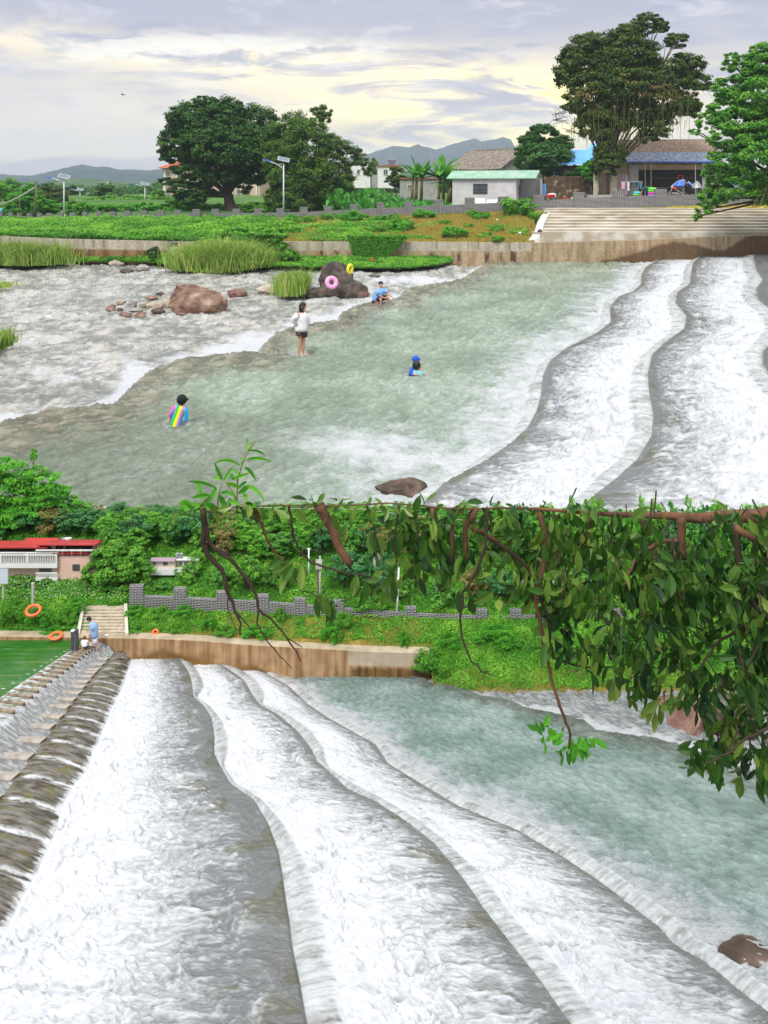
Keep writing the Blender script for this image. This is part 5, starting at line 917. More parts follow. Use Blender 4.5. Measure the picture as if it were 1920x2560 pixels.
def blades(name, label, pts, h, wd, mat, lean=.35, cat='grass', kind='stuff', tint=.5, parent=None, bow=.45):
    n = len(pts); ang = rng.uniform(0, 2*np.pi, n); hh = h*rng.uniform(.3, 1.15, n)*(.7+.45*np.clip(fbm(pts[:, 0]*1.1/max(h, .2)*1.5, pts[:, 1]*.7, 3, 4)+.4, 0, 1)); ln = lean*rng.uniform(.1, 1.2, n)*hh; d = np.stack([np.cos(ang), np.sin(ang)*.6, ang*0], -1); sd_ = np.stack([np.cos(ang+1.6)*.5+.6, ang*0, ang*0], -1); sd_ = unit(sd_)*wd/2
    a = pts-sd_; b = pts+sd_; m = pts+d*ln[:, None]*.35; m[:, 2] += hh*.62; t = pts+d*ln[:, None]; t[:, 2] += hh*(1-bow*rng.uniform(0, .6, n))
    V = np.stack([a, b, m+sd_*.8, m-sd_*.8, t], 1); i = np.arange(n)[:, None]*5; Q = np.concatenate([i+np.array([[0, 1, 2, 3]]), i+np.array([[3, 2, 4, 4]])], 1).reshape(-1, 4)
    Q3 = Q.copy(); V = V.reshape(-1, 3); T = np.repeat(np.clip(tint+rng.normal(size=n)*.26+.35*fbm(pts[:, 0]*.9, pts[:, 1]*.9, 2, 12), 0, 1), 2)
    # the tip face is a quad with a repeated corner: give it its own vertex
    tips = V[4::5]+np.array([1e-4, 0, 0]); k0 = len(V); V = np.concatenate([V, tips]); Q3[1::2, 3] = k0+np.arange(n)
    c = pts.mean(0); o = npmesh(name, V, Q3, LM[mat], tint=T, smooth=False, origin=c if parent is None else np.array(parent.location), parent=parent)
    if parent is None: return tag(o, label, cat, kind=kind)
    o.location = (0, 0, 0); return o
BV = BANKV
def d_green(p): sx, sy = SXY(p); n = fbm(p[:, 0]*.35, p[:, 1]*.6, 4, 3); return (1-sstep(sx+n*160, 640, 720))*.98*(sx > -600)
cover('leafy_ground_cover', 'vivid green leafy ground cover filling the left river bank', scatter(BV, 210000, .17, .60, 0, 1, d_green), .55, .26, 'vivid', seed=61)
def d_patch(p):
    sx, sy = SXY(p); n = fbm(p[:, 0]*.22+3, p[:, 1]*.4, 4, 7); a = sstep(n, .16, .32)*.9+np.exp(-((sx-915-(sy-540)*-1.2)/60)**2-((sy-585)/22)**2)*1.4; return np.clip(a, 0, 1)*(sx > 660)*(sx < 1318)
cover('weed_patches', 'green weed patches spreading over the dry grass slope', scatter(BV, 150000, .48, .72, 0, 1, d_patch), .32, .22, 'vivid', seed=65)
def d_dry(p): sx, sy = SXY(p); n = fbm(p[:, 0]*.35, p[:, 1]*.6, 4, 3); return sstep(sx+n*160, 680, 760)*(sx < 1335)
blades('dry_grass', 'short yellow brown grass on the slope above the streaked wall', scatter(BV, 60000, .46, .72, 0, 1, d_dry), .26, .06, 'straw', .6)
# ivy hanging over the wall, reeds, margin grass
pv = np.stack([rng.uniform(0, 1, 16000), rng.uniform(0, 1, 16000)], -1); w1 = (945-pv[:, 1]*20)-(pv[:, 0]-.5)*150*(1-pv[:, 1]*.55); yv = 588+pv[:, 1]*62; q = np.stack([(w1-960)*56.7/F, 56.75-rng.uniform(0, .5, 16000)*(1-pv[:, 1]*.5), (HZ-yv)*56.7/F], -1)
g = leafgeo(q, np.array([[0, -1, .6]])*np.ones((16000, 1)), .26, .15, .45+rng.normal(size=16000)*.2); tag(npmesh('hanging_vine', g[0], g[1], LM['vivid'], tint=g[2], smooth=False, origin=P(930, 620, 56.8)), 'dense green vine hanging over the middle of the stained wall', 'vine')
def tuft(name, label, lst, Y, h, n, mat, tint=.5, lean=.4, wd=.05, group=None, cat='reeds'):
    b = P(*lst[0][:2], Y); r = thing(name, label, cat, b, 0, group); pts = []
    for x, y, rx, nn in lst: m = int(n*nn); pts.append(np.stack([(x-960)*Y/F+rng.normal(size=m)*rx*Y/F*.5, Y+rng.normal(size=m)*.5, np.full(m, (HZ-y)*Y/F)], -1))
    blades('blades', None, np.concatenate(pts), h, wd, mat, lean, parent=r, tint=tint); return r
rc = tuft('reed_clump', 'tall yellow green reed clump in front of the left wall beside the boulder', [(480, 672, 40, .3), (530, 676, 60, .4), (575, 674, 40, .3)], 52.5, 2.0, 5200, 'reed', .5, .95, .055)
for x, y, h_, m_ in ((460, 668, 1.1, 900), (500, 676, 1.5, 1300), (545, 678, 2.3, 1500), (562, 672, 2.7, 900), (600, 672, 2.0, 1300), (628, 666, 1.5, 1000), (650, 658, 1.0, 700), (520, 680, .8, 900), (580, 680, .8, 900)): blades('blades', None, np.stack([(x-960)*52.3/F+rng.normal(size=m_)*.45, 52.3+rng.normal(size=m_)*.4, np.full(m_, (HZ-y)*52.3/F)], -1), h_, .05, 'reed', 1.1, parent=rc, tint=random.uniform(.2, .6))
tuft('reed_clump', 'tall green reeds at the left edge before the rusty wall', [(20, 660, 90, .5), (70, 660, 50, .3), (-80, 660, 120, .5), (110, 660, 60, .15)], 55, 1.8, 6500, 'reed', .3, .95, .055)
tuft('reed_clump', 'upright green reed tuft beside the dark boulder in midstream', [(735, 733, 24, .5), (720, 734, 28, .4), (752, 728, 16, .3)], 40.6, 1.35, 2600, 'reed', .35, .7, .03)
tuft('reed_clump', 'small reed tuft at the left edge of the rapids', [(2, 872, 10, .5), (-15, 876, 20, .6)], 27, .75, 700, 'reed', .3, .3, .03)
tuft('grass_tuft', 'low brownish grass islet at the left edge of the upper rapids', [(0, 718, 30, .5), (-40, 720, 40, .5)], 43, .35, 900, 'reed', .6, .5, .04, cat='grass')
cover('margin_weeds', 'green weeds and creeping grass at the foot of the left wall', scatter(MARV, 34000, .1, 1, .45, 1), .16, .20, 'vivid', seed=70)
tree('wall_bush', 'round green bush against the wall by the narrow steps', (382, 646), 56, [(382, 630, 15, 14)], 1500, .2, 'deep', .04, 'bush', seed=40)
g = crown([(*P(x, y, 55.5), rx*55.5/F, .8, ry*55.5/F) for x, y, rx, ry in ((640, 615, 60, 38), (690, 632, 34, 30), (600, 598, 60, 26), (550, 612, 60, 24), (665, 588, 50, 22), (725, 640, 24, 16))], 22000, .26, .5, .35); tag(npmesh('bank_thicket', g[0], g[1], LM['vivid'], tint=g[2], smooth=False, origin=P(640, 640, 55.5)), 'leafy thicket spilling over the bank behind the reeds', 'thicket')
# shrubs dotted over the dry slope: one mesh, copied
def bushmesh(n, leaf, mat, name='bush_mesh', flat=.6): g = crown([(0, 0, .35, .5, .5, .35), (.25, .1, .3, .35, .35, .3), (-.28, 0, .28, .36, .36, .26)], n, leaf, .5, .35); me_o = npmesh(name, g[0], g[1], LM[mat], tint=g[2], smooth=False); me = me_o.data; bpy.data.objects.remove(me_o); return me
bm1 = bushmesh(1500, .11, 'vivid'); bm2 = bushmesh(1300, .12, 'bright')
for i, (x, y, rx, lab) in enumerate([(762, 556, 22, 'leftmost green bush at the parapet foot right of the tall lamp'), (730, 553, 20, 'dull bush just right of the tall lamp'), (822, 545, 18, 'round bush at the parapet foot left of the vine'), (876, 550, 26, 'wide low bush below the parapet left of the narrow tall bush'), (906, 545, 16, 'narrow upright bush below the parapet above the vine'), (876, 572, 20, 'small bush half way down the slope left of the vine'), (945, 578, 20, 'low bush half way down the slope beside the vine'), (950, 552, 18, 'pale bush on the upper slope'), (985, 545, 16, 'tall bush left of the round bush under the parapet'), (1062, 542, 22, 'round bush under the parapet left of the white building'), (1180, 535, 16, 'taller bush of the pair below the white building'), (1204, 545, 18, 'shorter bush of the pair below the white building'), (1115, 560, 16, 'faint bush with an orange flower on the dry slope'), (1137, 590, 26, 'spreading bush low on the slope left of the steps'), (1170, 566, 14, 'small pale bush right of the orange flowers'), (1243, 576, 16, 'small bush in the middle of the dry slope near the steps'), (1298, 532, 38, 'largest bush by the parapet beside the wide steps'), (1245, 598, 14, 'tiny bush just above the wall left of the steps'), (1215, 585, 12, 'faint tuft in the dry grass near the steps'), (1000, 575, 30, 'leafy bush above the vine on the slope'), (1345, 545, 20, 'bush hugging the white curb of the steps')]):
    yt, yb, Yb = brk(x); t = (y+8-yb)/(rwt(x)-yb); Y = lerp(Yb, 57.2, max(0, min(1, t))); o = bpy.data.objects.new('slope_bush', (bm1, bm2)[i % 2]); C.objects.link(o); s = rx*2.2*Y/F; o.location = P(x, y+9, Y); o.scale = (s, s, s*.95); o.rotation_euler = (0, 0, i*1.7); tag(o, lab, 'bush', 'bushes dotted over the grassy slope')
# bananas and broad leaved plants
def broadleaf(mb_, T, base, d, L, W, arch, n=7):
    """one big arching leaf"""
    d = Vector(d).normalized(); side = d.cross(Vector((0, 0, 1))); side = side.normalized() if side.length > .05 else Vector((1, 0, 0)); b = Vector(base); vs = []; p = b.copy(); up = d.copy()
    for i in range(n+1):
        t = i/n; wdt = W*math.sin(math.pi*min(1, t*.93+.07))**.6*(1 if t < .8 else (1-t)/.2*.9+.1)*.5; p = b+d*L*t+Vector((0, 0, -arch*L*t*t)); fold = Vector((0, 0, wdt*.35)); vs += [p-side*wdt+fold, p, p+side*wdt+fold]
    mb_.add(vs, [(i*3+k, i*3+k+1, i*3+k+4, i*3+k+3) for i in range(n) for k in range(2)])
def tinted(mb_, name, mat, parent, t0=.5, amp=.25, per=14):
    o = mb_.build(name, LM[mat], parent, origin=parent.location); o.location = (0, 0, 0); a = o.data.attributes.new('tint', 'FLOAT', 'FACE'); k = len(o.data.polygons); v = np.repeat(np.clip(t0+rng.normal(size=k//per+1)*amp, 0, 1), per)[:k]; a.data.foreach_set('value', v.astype(np.float32)); return o
def banana(label, bx, by, Y, H, stems, n, L, seed):
    b = P(bx, by, Y); r = thing('banana_plant', label, 'banana plant', b, 0, 'banana plants behind the parapet'); st_ = MB(); lf = MB(); rd = random.Random(seed)
    for (dx, hh) in stems:
        q = b+Vector((dx, rd.uniform(-.4, .4), 0)); top = q+Vector((rd.uniform(-.2, .2), 0, H*hh)); st_.tube([q, q.lerp(top, .5), top], [.17, .14, .10], 8)
        for i in range(n):
            a = rd.uniform(0, 6.28); el = rd.uniform(.15, 1.35); broadleaf(lf, None, top-Vector((0, 0, rd.uniform(0, .3))), (math.cos(a)*math.cos(el), math.sin(a)*math.cos(el)*.6, math.sin(el)), L*rd.uniform(.75, 1.1), L*.26, rd.uniform(.1, .55)*(1.3-el*.6))
    st_.build('stems', Mt('banana_stem', (.30, .26, .10), (.18, .12, .05), 3, .7, st=(1, 1, .3)), r, smooth=True, origin=r.location).location = (0, 0, 0); tinted(lf, 'leaves', 'banana', r, .5, .22)
banana('banana plant with three stems left of the taller banana', 1038, 503, 78, 2.6, [(-.35, .95), (.05, 1.05), (.6, .9)], 9, 2.5, 1)
banana('tallest banana plant with upright bright leaves beside the white building', 1104, 506, 78, 2.7, [(-.3, .9), (.15, 1.15), (.6, .8), (.9, .6)], 10, 2.6, 2)
banana('low banana plant with dark leaves spreading toward the old tiled house', 1150, 500, 82, 2.0, [(0, .9), (.7, .7)], 8, 2.2, 3)
cn = thing('canna_bed', 'bed of large upright broad green leaves between the bamboo and the bananas', 'broad leaved plants', P(900, 525, 79)); tag(cn, kind=None); lf = MB(); rd = random.Random(8)
for i in range(620):
    x = rd.uniform(812, 1030) if i % 3 else rd.uniform(1030, 1130); Y = rd.uniform(73, 96); top = np.interp(x, [812, 850, 880, 930, 990, 1030, 1130], [490, 462, 468, 462, 480, 490, 500]); y = rd.uniform(top+14, 530); b = P(x, y, Y)
    for k in range(2): a = rd.uniform(0, 6.28); el = rd.uniform(.7, 1.4); broadleaf(lf, None, b-Vector((0, 0, .3)), (math.cos(a)*math.cos(el), math.sin(a)*math.cos(el)*.6, math.sin(el)), rd.uniform(.6, 1.1), .34, .15, 4)
o = tinted(lf, 'leaves', 'canna', cn, .5, .25, 8); tag(o, kind='stuff')
g = crown([(*P(x, 520+rng.uniform(-4, 6), Yk), 26*Yk/F, .8, 10*Yk/F) for x in range(-300, 1130, 26) for Yk in (86,) if not 560 < x < 600], 26000, .34, .5, .4); tag(npmesh('plain_undergrowth', g[0], g[1], LM['bright'], tint=g[2], smooth=False, origin=(-10, 86, -3)), 'light green undergrowth right behind the brick parapet', 'undergrowth', kind='stuff')
g = crown([(*P(x, 506+rng.uniform(-6, 6), 118), 2.2, 1.4, .9) for x in range(-300, 560, 20)], 24000, .42, .5, .4); tag(npmesh('plain_shrubs', g[0], g[1], LM['mid'], tint=g[2], smooth=False, origin=(-20, 118, -3)), 'mixed green shrubs filling the left plain', 'shrubbery', kind='stuff')

# ---------------------------------------------------------------- lower valley vegetation
def protoTree(kind, n, leaf, seed, asp=.5, droop=0):
    global rng
    rd = random.Random(seed); bl = []
    for i in range(9): a = rd.uniform(0, 6.28); rr = rd.uniform(.0, .34); z = rd.uniform(.32, .86); bl.append((math.cos(a)*rr*(1.25-z*.6), math.sin(a)*rr*(1.25-z*.6), z, rd.uniform(.16, .27), rd.uniform(.16, .26), rd.uniform(.12, .2)))
    g = crown(bl, n, leaf, asp, .32, .4, droop); o = npmesh('crown', g[0], g[1], LM[kind], tint=g[2], smooth=False); me = o.data; bpy.data.objects.remove(o)
    mb = MB(); mb.tube([(0, 0, -.1), (.01, 0, .35), (0, .01, .7)], [.03, .022, .01], 6); [mb.tube([(0, 0, .25), Vector(b[:3])], [.014, .004], 4) for b in bl[:6]]; o = mb.build('trunk', M_bark, None, smooth=True); mt = o.data; bpy.data.objects.remove(o); return me, mt
protos = [protoTree('forest', 2600, .060, 1), protoTree('forest2', 3000, .060, 2, .3, .4), protoTree('forest3', 2400, .062, 3), protoTree('forest2', 2800, .055, 4, .4, .2), protoTree('rust', 2000, .055, 5), protoTree('mid', 2600, .06, 6)]
KL = ['mid green rounded tree in the wood on the lower hillside', 'feathery light green bamboo on the lower hillside', 'dark blue green tree in the wood on the lower hillside', 'pale green bamboo tuft on the lower hillside', 'brownish flowering tree in the wood on the lower hillside', 'bushy green tree in the wood on the lower hillside']
KC = ['tree', 'bamboo', 'tree', 'bamboo', 'tree', 'tree']
def where(x, yb):
    a = next(t for l, t in ((100, 'behind the pink villa'), (330, 'behind the broad layered tree'), (520, 'around the pale house'), (700, 'behind the bare branch'), (850, 'behind the twin posts'), (1050, 'behind the white lamp pole'), (1350, 'behind the hanging twigs'), (1600, 'behind the left of the dense foliage'), (9999, 'behind the far right foliage')) if x < l)
    return a+', '+('topmost row' if yb < 1350 else 'second row' if yb < 1385 else 'third row' if yb < 1425 else 'lowest, nearest the parapet')
KS = ['rounded mid green tree', 'feathery light bamboo', 'dark blue green tree', 'pale bamboo tuft', 'brownish flowering tree', 'bushy green tree']
def placetree(k, x, ybase, hpx, wpx, Y, seed=0):
    r = thing('hillside_tree' if k not in (1, 3) else 'hillside_bamboo', KS[k]+' '+where(x, ybase), KC[k], P(x, ybase, Y), rng.uniform(0, 6.28), ['round green trees on the lower hillside', 'feathery bamboo on the lower hillside', 'dark trees on the lower hillside', 'pale bamboo tufts on the lower hillside', 'brownish trees on the lower hillside', 'bushy trees on the lower hillside'][k], (wpx*Y/F, wpx*Y/F, hpx*Y/F))
    for nm, me in (('crown', protos[k][0]), ('trunk', protos[k][1])): o = bpy.data.objects.new(nm, me); C.objects.link(o); o.parent = r
rd = random.Random(77)
for row, (Yr, yb, step, hp) in enumerate([(13.35, 1322, 44, 62), (13.0, 1345, 50, 78), (12.7, 1372, 54, 84), (12.45, 1398, 60, 84)]):
    x = -260+row*17
    while x < 2080:
        if not (row >= 2 and -30 < x < 250) and not (row == 3 and 350 < x < 500):
            lim = rimY(x)-.22-.28*(3-row) if x > 1120 else 99; Y = min(Yr+rd.uniform(-.12, .12), lim); zt = np.interp(Y, [11.3, 12.1, rimY(x)], [bl_z(x), -5.93, -5.62])
            kk_ = rd.choice([0, 1, 1, 2, 3, 3, 0, 5] if 560 < x < 1250 or x > 1300 else [0, 2, 5, 0, 3, 2, 4]); yb_ = HZ-zt*F/Y; top = yb-hp+rd.uniform(-8, 12); top = max(top, 1262 if x > 420 else 1262)
            placetree(kk_, x, yb_+4, max(yb_+4-top, 30)*1.08, rd.uniform(85, 125), Y)
        x += step*rd.uniform(.7, 1.1)
for k, x, yb, h, w_, Y in [(4, 940, 1400, 90, 90, 12.2), (4, 1040, 1400, 110, 110, 12.2), (4, 560, 1390, 60, 60, 12.4), (2, 860, 1480, 110, 130, 11.75), (2, 940, 1490, 120, 130, 11.7), (0, 700, 1480, 90, 110, 11.8), (5, 620, 1500, 110, 120, 11.7), (0, 560, 1490, 90, 110, 11.8), (5, 470, 1490, 80, 100, 11.9), (3, 500, 1440, 70, 80, 12.15), (0, 400, 1500, 60, 90, 11.75), (5, 1000, 1520, 70, 100, 11.6), (0, 1100, 1520, 90, 130, 11.6), (4, 1180, 1500, 80, 100, 11.7), (2, 1250, 1520, 110, 120, 11.6), (5, 1330, 1520, 90, 120, 11.6), (0, 1430, 1520, 120, 140, 11.6), (5, 1560, 1520, 120, 140, 11.6), (2, 1700, 1520, 130, 150, 11.6), (0, 1840, 1520, 130, 150, 11.6), (3, 1950, 1520, 130, 150, 11.6), (2, 1500, 1470, 130, 150, 11.8), (3, 1640, 1450, 130, 150, 11.8), (2, 1780, 1450, 130, 150, 11.8), (0, 1900, 1450, 130, 160, 11.8), (5, 40, 1490, 40, 90, 11.75), (5, 230, 1485, 40, 80, 11.8), (0, 120, 1470, 30, 60, 11.8)]:
    placetree(k, x, yb, h, w_, Y)
tree('broad_tree', 'broad layered green tree standing between the pink villa and the pale house', (295, 1485), 11.72, [(295, 1372, 34, 24), (260, 1392, 36, 24), (330, 1395, 36, 26), (240, 1425, 34, 20), (290, 1420, 56, 34, -.05), (350, 1430, 34, 26), (265, 1455, 34, 20), (310, 1460, 40, 24), (225, 1445, 20, 12), (355, 1465, 24, 18)], 20000, .045, 'mid', .02, clump=.26, seed=31)
VG = bpy.data.objects['valley_ground']; me = VG.data; co = np.empty(len(me.vertices)*3, np.float32); me.vertices.foreach_get('co', co); LV = co.reshape(-1, 240, 3).astype(float)
def d_lo(p):
    sx, sy = SXY(p); a = np.ones(len(p)); a *= 1-((sx > 190)*(sx < 322)*(p[:, 1] < 11.36)); n = fbm(p[:, 0]*4, p[:, 1]*4, 4, 23)
    a *= 1-.9*(sx > 362)*(sx < 500)*(p[:, 1] > 11.8)*(p[:, 1] < 12.15); mid = (p[:, 1] < 11.28)*sstep(sx, 430, 520)*(1-sstep(sx, 1030, 1090)); a *= 1-mid*sstep(.30-n, .0, .35)*.93; return a*(sx > -150)*(sx < 2100)*(p[:, 1] > 10.9-.38*(sx > 1085)+.10*n)
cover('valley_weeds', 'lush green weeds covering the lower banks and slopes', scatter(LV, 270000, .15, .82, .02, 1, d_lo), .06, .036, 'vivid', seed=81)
blades('bank_dry_grass', 'yellow brown grass between the lower wall and the brick parapet', scatter(LV, 16000, .33, .56, .24, .52), .035, .007, 'straw', .6)
p_ = scatter(LV, 9000, .50, .85, .0, .16); p_ = p_[SXY(p_)[0] > 1085]; blades('bank_edge_grass', 'dry straw and grass fringe at the waterline of the right bank', p_, .06, .008, 'straw', .9)
fl = scatter(LV, 2600, .2, .5, .52, .72); fl = fl[(SXY(fl)[0] < 330)]; fl[:, 2] += .10; gq = leafgeo(fl, np.array([[0, -.6, 1]])*np.ones((len(fl), 1)), .010, .010, np.full(len(fl), 1.0)); tag(npmesh('white_flowers', gq[0], gq[1], M_white, smooth=False, origin=fl.mean(0)), 'tiny white wild flowers in the weeds beyond the lower stairs', 'flowers', kind='stuff')
bm3 = bushmesh(2600, .075, 'vivid'); bm4 = bushmesh(2600, .075, 'bright')
for i, (x, y, w_, h_, Y, lab) in enumerate([(345, 1592, 62, 34, 10.95, 'rounded bush at the foot right of the stairs'), (338, 1548, 66, 34, 11.15, 'bush high beside the stairs under the brick pier'), (400, 1552, 70, 36, 11.15, 'large bush under the second brick pier'), (458, 1552, 66, 38, 11.15, 'big round bush under the parapet, right of the largest'), (445, 1585, 60, 30, 10.95, 'bush low on the bank left of the dry patch'), (520, 1572, 50, 36, 11.0, 'bush right of the dry patch on the bank'), (560, 1592, 70, 32, 10.9, 'low bush by the wall under the bare branch'), (640, 1598, 90, 34, 10.9, 'bush between the bare branch tips'), (700, 1558, 34, 40, 11.2, 'narrow bush against the brick parapet'), (826, 1612, 66, 60, 10.9, 'leafy bush with white flowers by the wall'), (850, 1570, 70, 40, 11.1, 'pale bush under the end of the parapet'), (1010, 1622, 30, 44, 10.9, 'small bush on the dry grass near the wall end'), (1080, 1690, 120, 74, 10.62, 'big dark bush hanging over the wall end'), (1120, 1640, 80, 60, 10.95, 'bush behind the one hanging over the wall end'), (925, 1530, 120, 40, 11.35, 'pale thicket swallowing the end of the parapet'), (1240, 1620, 150, 60, 10.95, 'wide bright bush on the right bank'), (1400, 1640, 160, 50, 10.9, 'bright bush mound behind the long hanging twig'), (1560, 1630, 170, 50, 10.95, 'bright mound under the hanging foliage'), (165, 1566, 70, 50, 11.0, 'bush overhanging the left curb of the stairs'), (100, 1566, 90, 46, 10.95, 'bush below the orange ring left of the stairs'), (30, 1560, 100, 70, 10.95, 'bush at the left edge above the green pond'), (190, 1530, 60, 34, 11.2, 'bush above the left curb of the stairs'), (-60, 1570, 100, 60, 10.95, 'bush beyond the left edge above the pond'), (130, 1590, 80, 20, 10.85, 'low weeds at the pond wall left of the gate post'), (1750, 1640, 180, 50, 10.9, 'bright mound low on the far right bank'), (1900, 1600, 160, 60, 11.1, 'pale mound near the right edge')]):
    o = bpy.data.objects.new('bank_bush', (bm3, bm4)[i % 2]); C.objects.link(o); k = Y/F; o.location = P(x, y, Y); o.scale = (w_*k*.68, .24, h_*k*1.45); o.rotation_euler = (0, 0, (i % 3-1)*.15); tag(o, lab, 'bush', 'bushes on the lower river bank')
# bush on the rim of the upper river, left
tree('rim_bush', 'bright leafy bush at the left edge overlapping the upper river', (60, 1330), 13.2, [(0, 1175, 60, 36), (60, 1190, 50, 34), (110, 1205, 44, 30), (20, 1230, 80, 40), (120, 1240, 50, 30), (170, 1262, 34, 22), (60, 1270, 90, 34), (-60, 1200, 60, 60), (150, 1228, 26, 16), (86, 1140, 8, 20), (-40, 1290, 90, 40)], 14000, .075, 'shoot', .03, 'bush', clump=.30, seed=44, asp=.36)
# ---------------------------------------------------------------- rocks, blocks, floats and small objects
def rockmesh(w_, d_, h_, seed, sub=4, cuts=9, rough=.12):
    bm = bmesh.new(); bmesh.ops.create_icosphere(bm, subdivisions=sub, radius=1.0); rd = random.Random(seed)
    pl = [(Vector((rd.uniform(-1, 1), rd.uniform(-1, 1), rd.uniform(-.3, 1))).normalized(), rd.uniform(.55, .88)) for _ in range(cuts)]
    for v in bm.verts:
        p = v.co.copy()
        for n_, d0 in pl:
            t = p.dot(n_)-d0
            if t > 0: p -= n_*t*.93
        q = p*2.2+Vector((seed*3.1, 0, 0)); p += p.normalized()*(mnoise.fractal(q, .8, 2.1, 5)*rough); v.co = Vector((p.x*w_/2, p.y*d_/2, p.z*h_))
    return bm
def rock(label, cx, yb, w_, h_, z, m, seed, tilt=0, cuts=9, depth=.8, name='rock', cat='rock', parent=None, sink=.25, Y=None, group=None):
    g0 = G(cx, yb, z) if Y is None else P(cx, yb, Y); k = g0.y/F; bm = rockmesh(w_*k*1.12, w_*k*depth, h_*k*.85, seed, cuts=cuts); me = bpy.data.meshes.new(name); bm.to_mesh(me); bm.free(); me.polygons.foreach_set('use_smooth', [False]*len(me.polygons))
    o = link(name, me, m, parent); o.location = g0+Vector((0, w_*k*depth*.2, h_*k*.22)) - (Vector(parent.location) if parent else Vector()); o.rotation_euler = (0, tilt, random.Random(seed).uniform(-.3, .3))
    if not parent: tag(o, label, cat, group)
    return o
def MR(n, a, b, c=None, s=3): return Mt(n, a, b, s, .8, bump=.6, det=9, c3=c, lo=.38, hi=.6)
R_br = MR('brown_rock', (.13, .075, .05), (.27, .17, .12), (.42, .33, .26), 1.6); R_gr = MR('grey_rock', (.20, .19, .18), (.33, .31, .29), None, 2); R_dk = MR('dark_wet_rock', (.035, .028, .024), (.10, .078, .065), (.17, .10, .07), 1.6); R_pl = MR('pale_rock', (.46, .42, .34), (.32, .27, .20), None, 2); R_pk = MR('reddish_rock', (.13, .06, .05), (.24, .15, .12), None, 3)
R_wet = MR('wet_brown_rock', (.05, .035, .027), (.13, .09, .07), (.24, .20, .18), 3.2)
for i, (lab, cx, yb, w_, h_, m, t) in enumerate([
    ('flat brown stone at the far left waterline', 26, 667, 46, 10, R_br, 0), ('small grey stone right of the flat brown one at the waterline', 64, 665, 24, 8, R_gr, 0), ('dark little stone in the water near the left grass', 104, 666, 18, 6, R_dk, 0), ('long flat grey stone below the left margin grass', 172, 662, 30, 9, R_gr, 0), ('pale flat stone before the margin grass in the middle left', 285, 662, 40, 11, R_pl, 0), ('low dark rock breaking the water right of the pale flat stone', 318, 679, 34, 7, R_dk, 0), ('grey humped rock in shallow water near the narrow steps', 350, 674, 40, 12, R_gr, 0), ('pale boulder at the foot of the narrow steps', 389, 657, 42, 18, R_pl, 0),
    ('big brown cracked boulder among the stones in the rapids', 484, 776, 138, 60, R_br, .06), ('pinkish slab leaning behind the big brown boulder', 462, 752, 84, 40, R_pk, -.1), ('low reddish rock right of the big brown boulder', 588, 739, 52, 17, R_pk, 0),
    ('pale rounded boulder left of the reed tuft in midstream', 670, 733, 54, 22, R_pl, 0), ('cream boulder by the grass under the vine', 951, 664, 30, 18, R_pl, 0), ('small grey rock right of the cream boulder', 1016, 667, 30, 12, R_gr, 0), ('rounded grey boulder against the wall foot', 1054, 661, 46, 20, R_gr, 0), ('dark flat rock in the rapids right of the yellow ring', 936, 691, 28, 5, R_dk, 0)]):
    rock(lab, cx, yb, w_, h_, -5.7, m, 10+i, t)
for i, (cx, yb, w_, h_, m, lab) in enumerate([(277, 774, 28, 11, R_br, 'leftmost stone'), (302, 758, 26, 9, R_pl, 'top left stone'), (330, 763, 28, 12, R_gr, 'grey stone at the top'), (300, 776, 18, 7, R_dk, 'small dark stone near the left end'), (358, 764, 26, 9, R_pl, 'tan stone in the upper middle'), (312, 791, 36, 10, R_pk, 'flat reddish stone at the bottom left'), (352, 790, 28, 9, R_br, 'brown stone at the bottom right'), (338, 777, 34, 8, R_gr, 'flat pale grey stone in the centre'), (382, 768, 36, 15, R_pl, 'cream stone right of the centre'), (414, 765, 30, 18, R_pl, 'rounded cream stone touching the boulder'), (395, 779, 34, 9, R_dk, 'dark slab right of the bottom'), (378, 746, 34, 6, R_br, 'low brown stone behind'), (402, 738, 24, 7, R_dk, 'dark stone farthest behind'), (325, 722, 10, 4, R_pl, 'tiny lone stone far behind'), (452, 786, 24, 5, R_pk, 'small wet stone below the boulder')]): rock(lab+' of the pile beside the big brown boulder', cx, yb, w_, h_, -5.72, m, 40+i, cat='stone', name='stone', group='pile of stones beside the brown boulder')
rock('smooth grey rock at the left foot of the dark split boulder', 770, 741, 58, 30, -5.72, R_gr, 61); rock('dark brown split boulder top holding the yellow ring', 838, 715, 92, 60, -5.7, R_dk, 62, -.35, 7); rock('lower dark rock under the pink ring', 800, 742, 78, 26, -5.72, R_dk, 63); rock('big dark slab jutting right of the pink ring', 862, 741, 112, 46, -5.72, R_dk, 65, .28, 8, name='boulder', cat='boulder')
rock('wet brown rock breaking the foam at the near edge of the upper river', 1004, 1258, 128, 58, -5.72, R_wet, 78, .12, name='boulder', cat='boulder', sink=0)
rock('brown slab washed by foam at the lower right edge', 1885, 2412, 190, 30, -6.76, R_wet, 83, .04, depth=.5, cuts=14, name='boulder', cat='boulder'); rock('reddish boulder behind the hanging leaves at right in the lower rapids', 1740, 1830, 110, 64, -6.78, R_pk, 73, .1, name='boulder', cat='boulder'); rock('pale brown rock left of the reddish boulder behind the leaves', 1672, 1768, 64, 22, -6.78, R_br, 74); rock('big wet rock half hidden by leaves at the lower right', 1850, 1850, 150, 90, -6.8, R_wet, 75, name='boulder', cat='boulder')
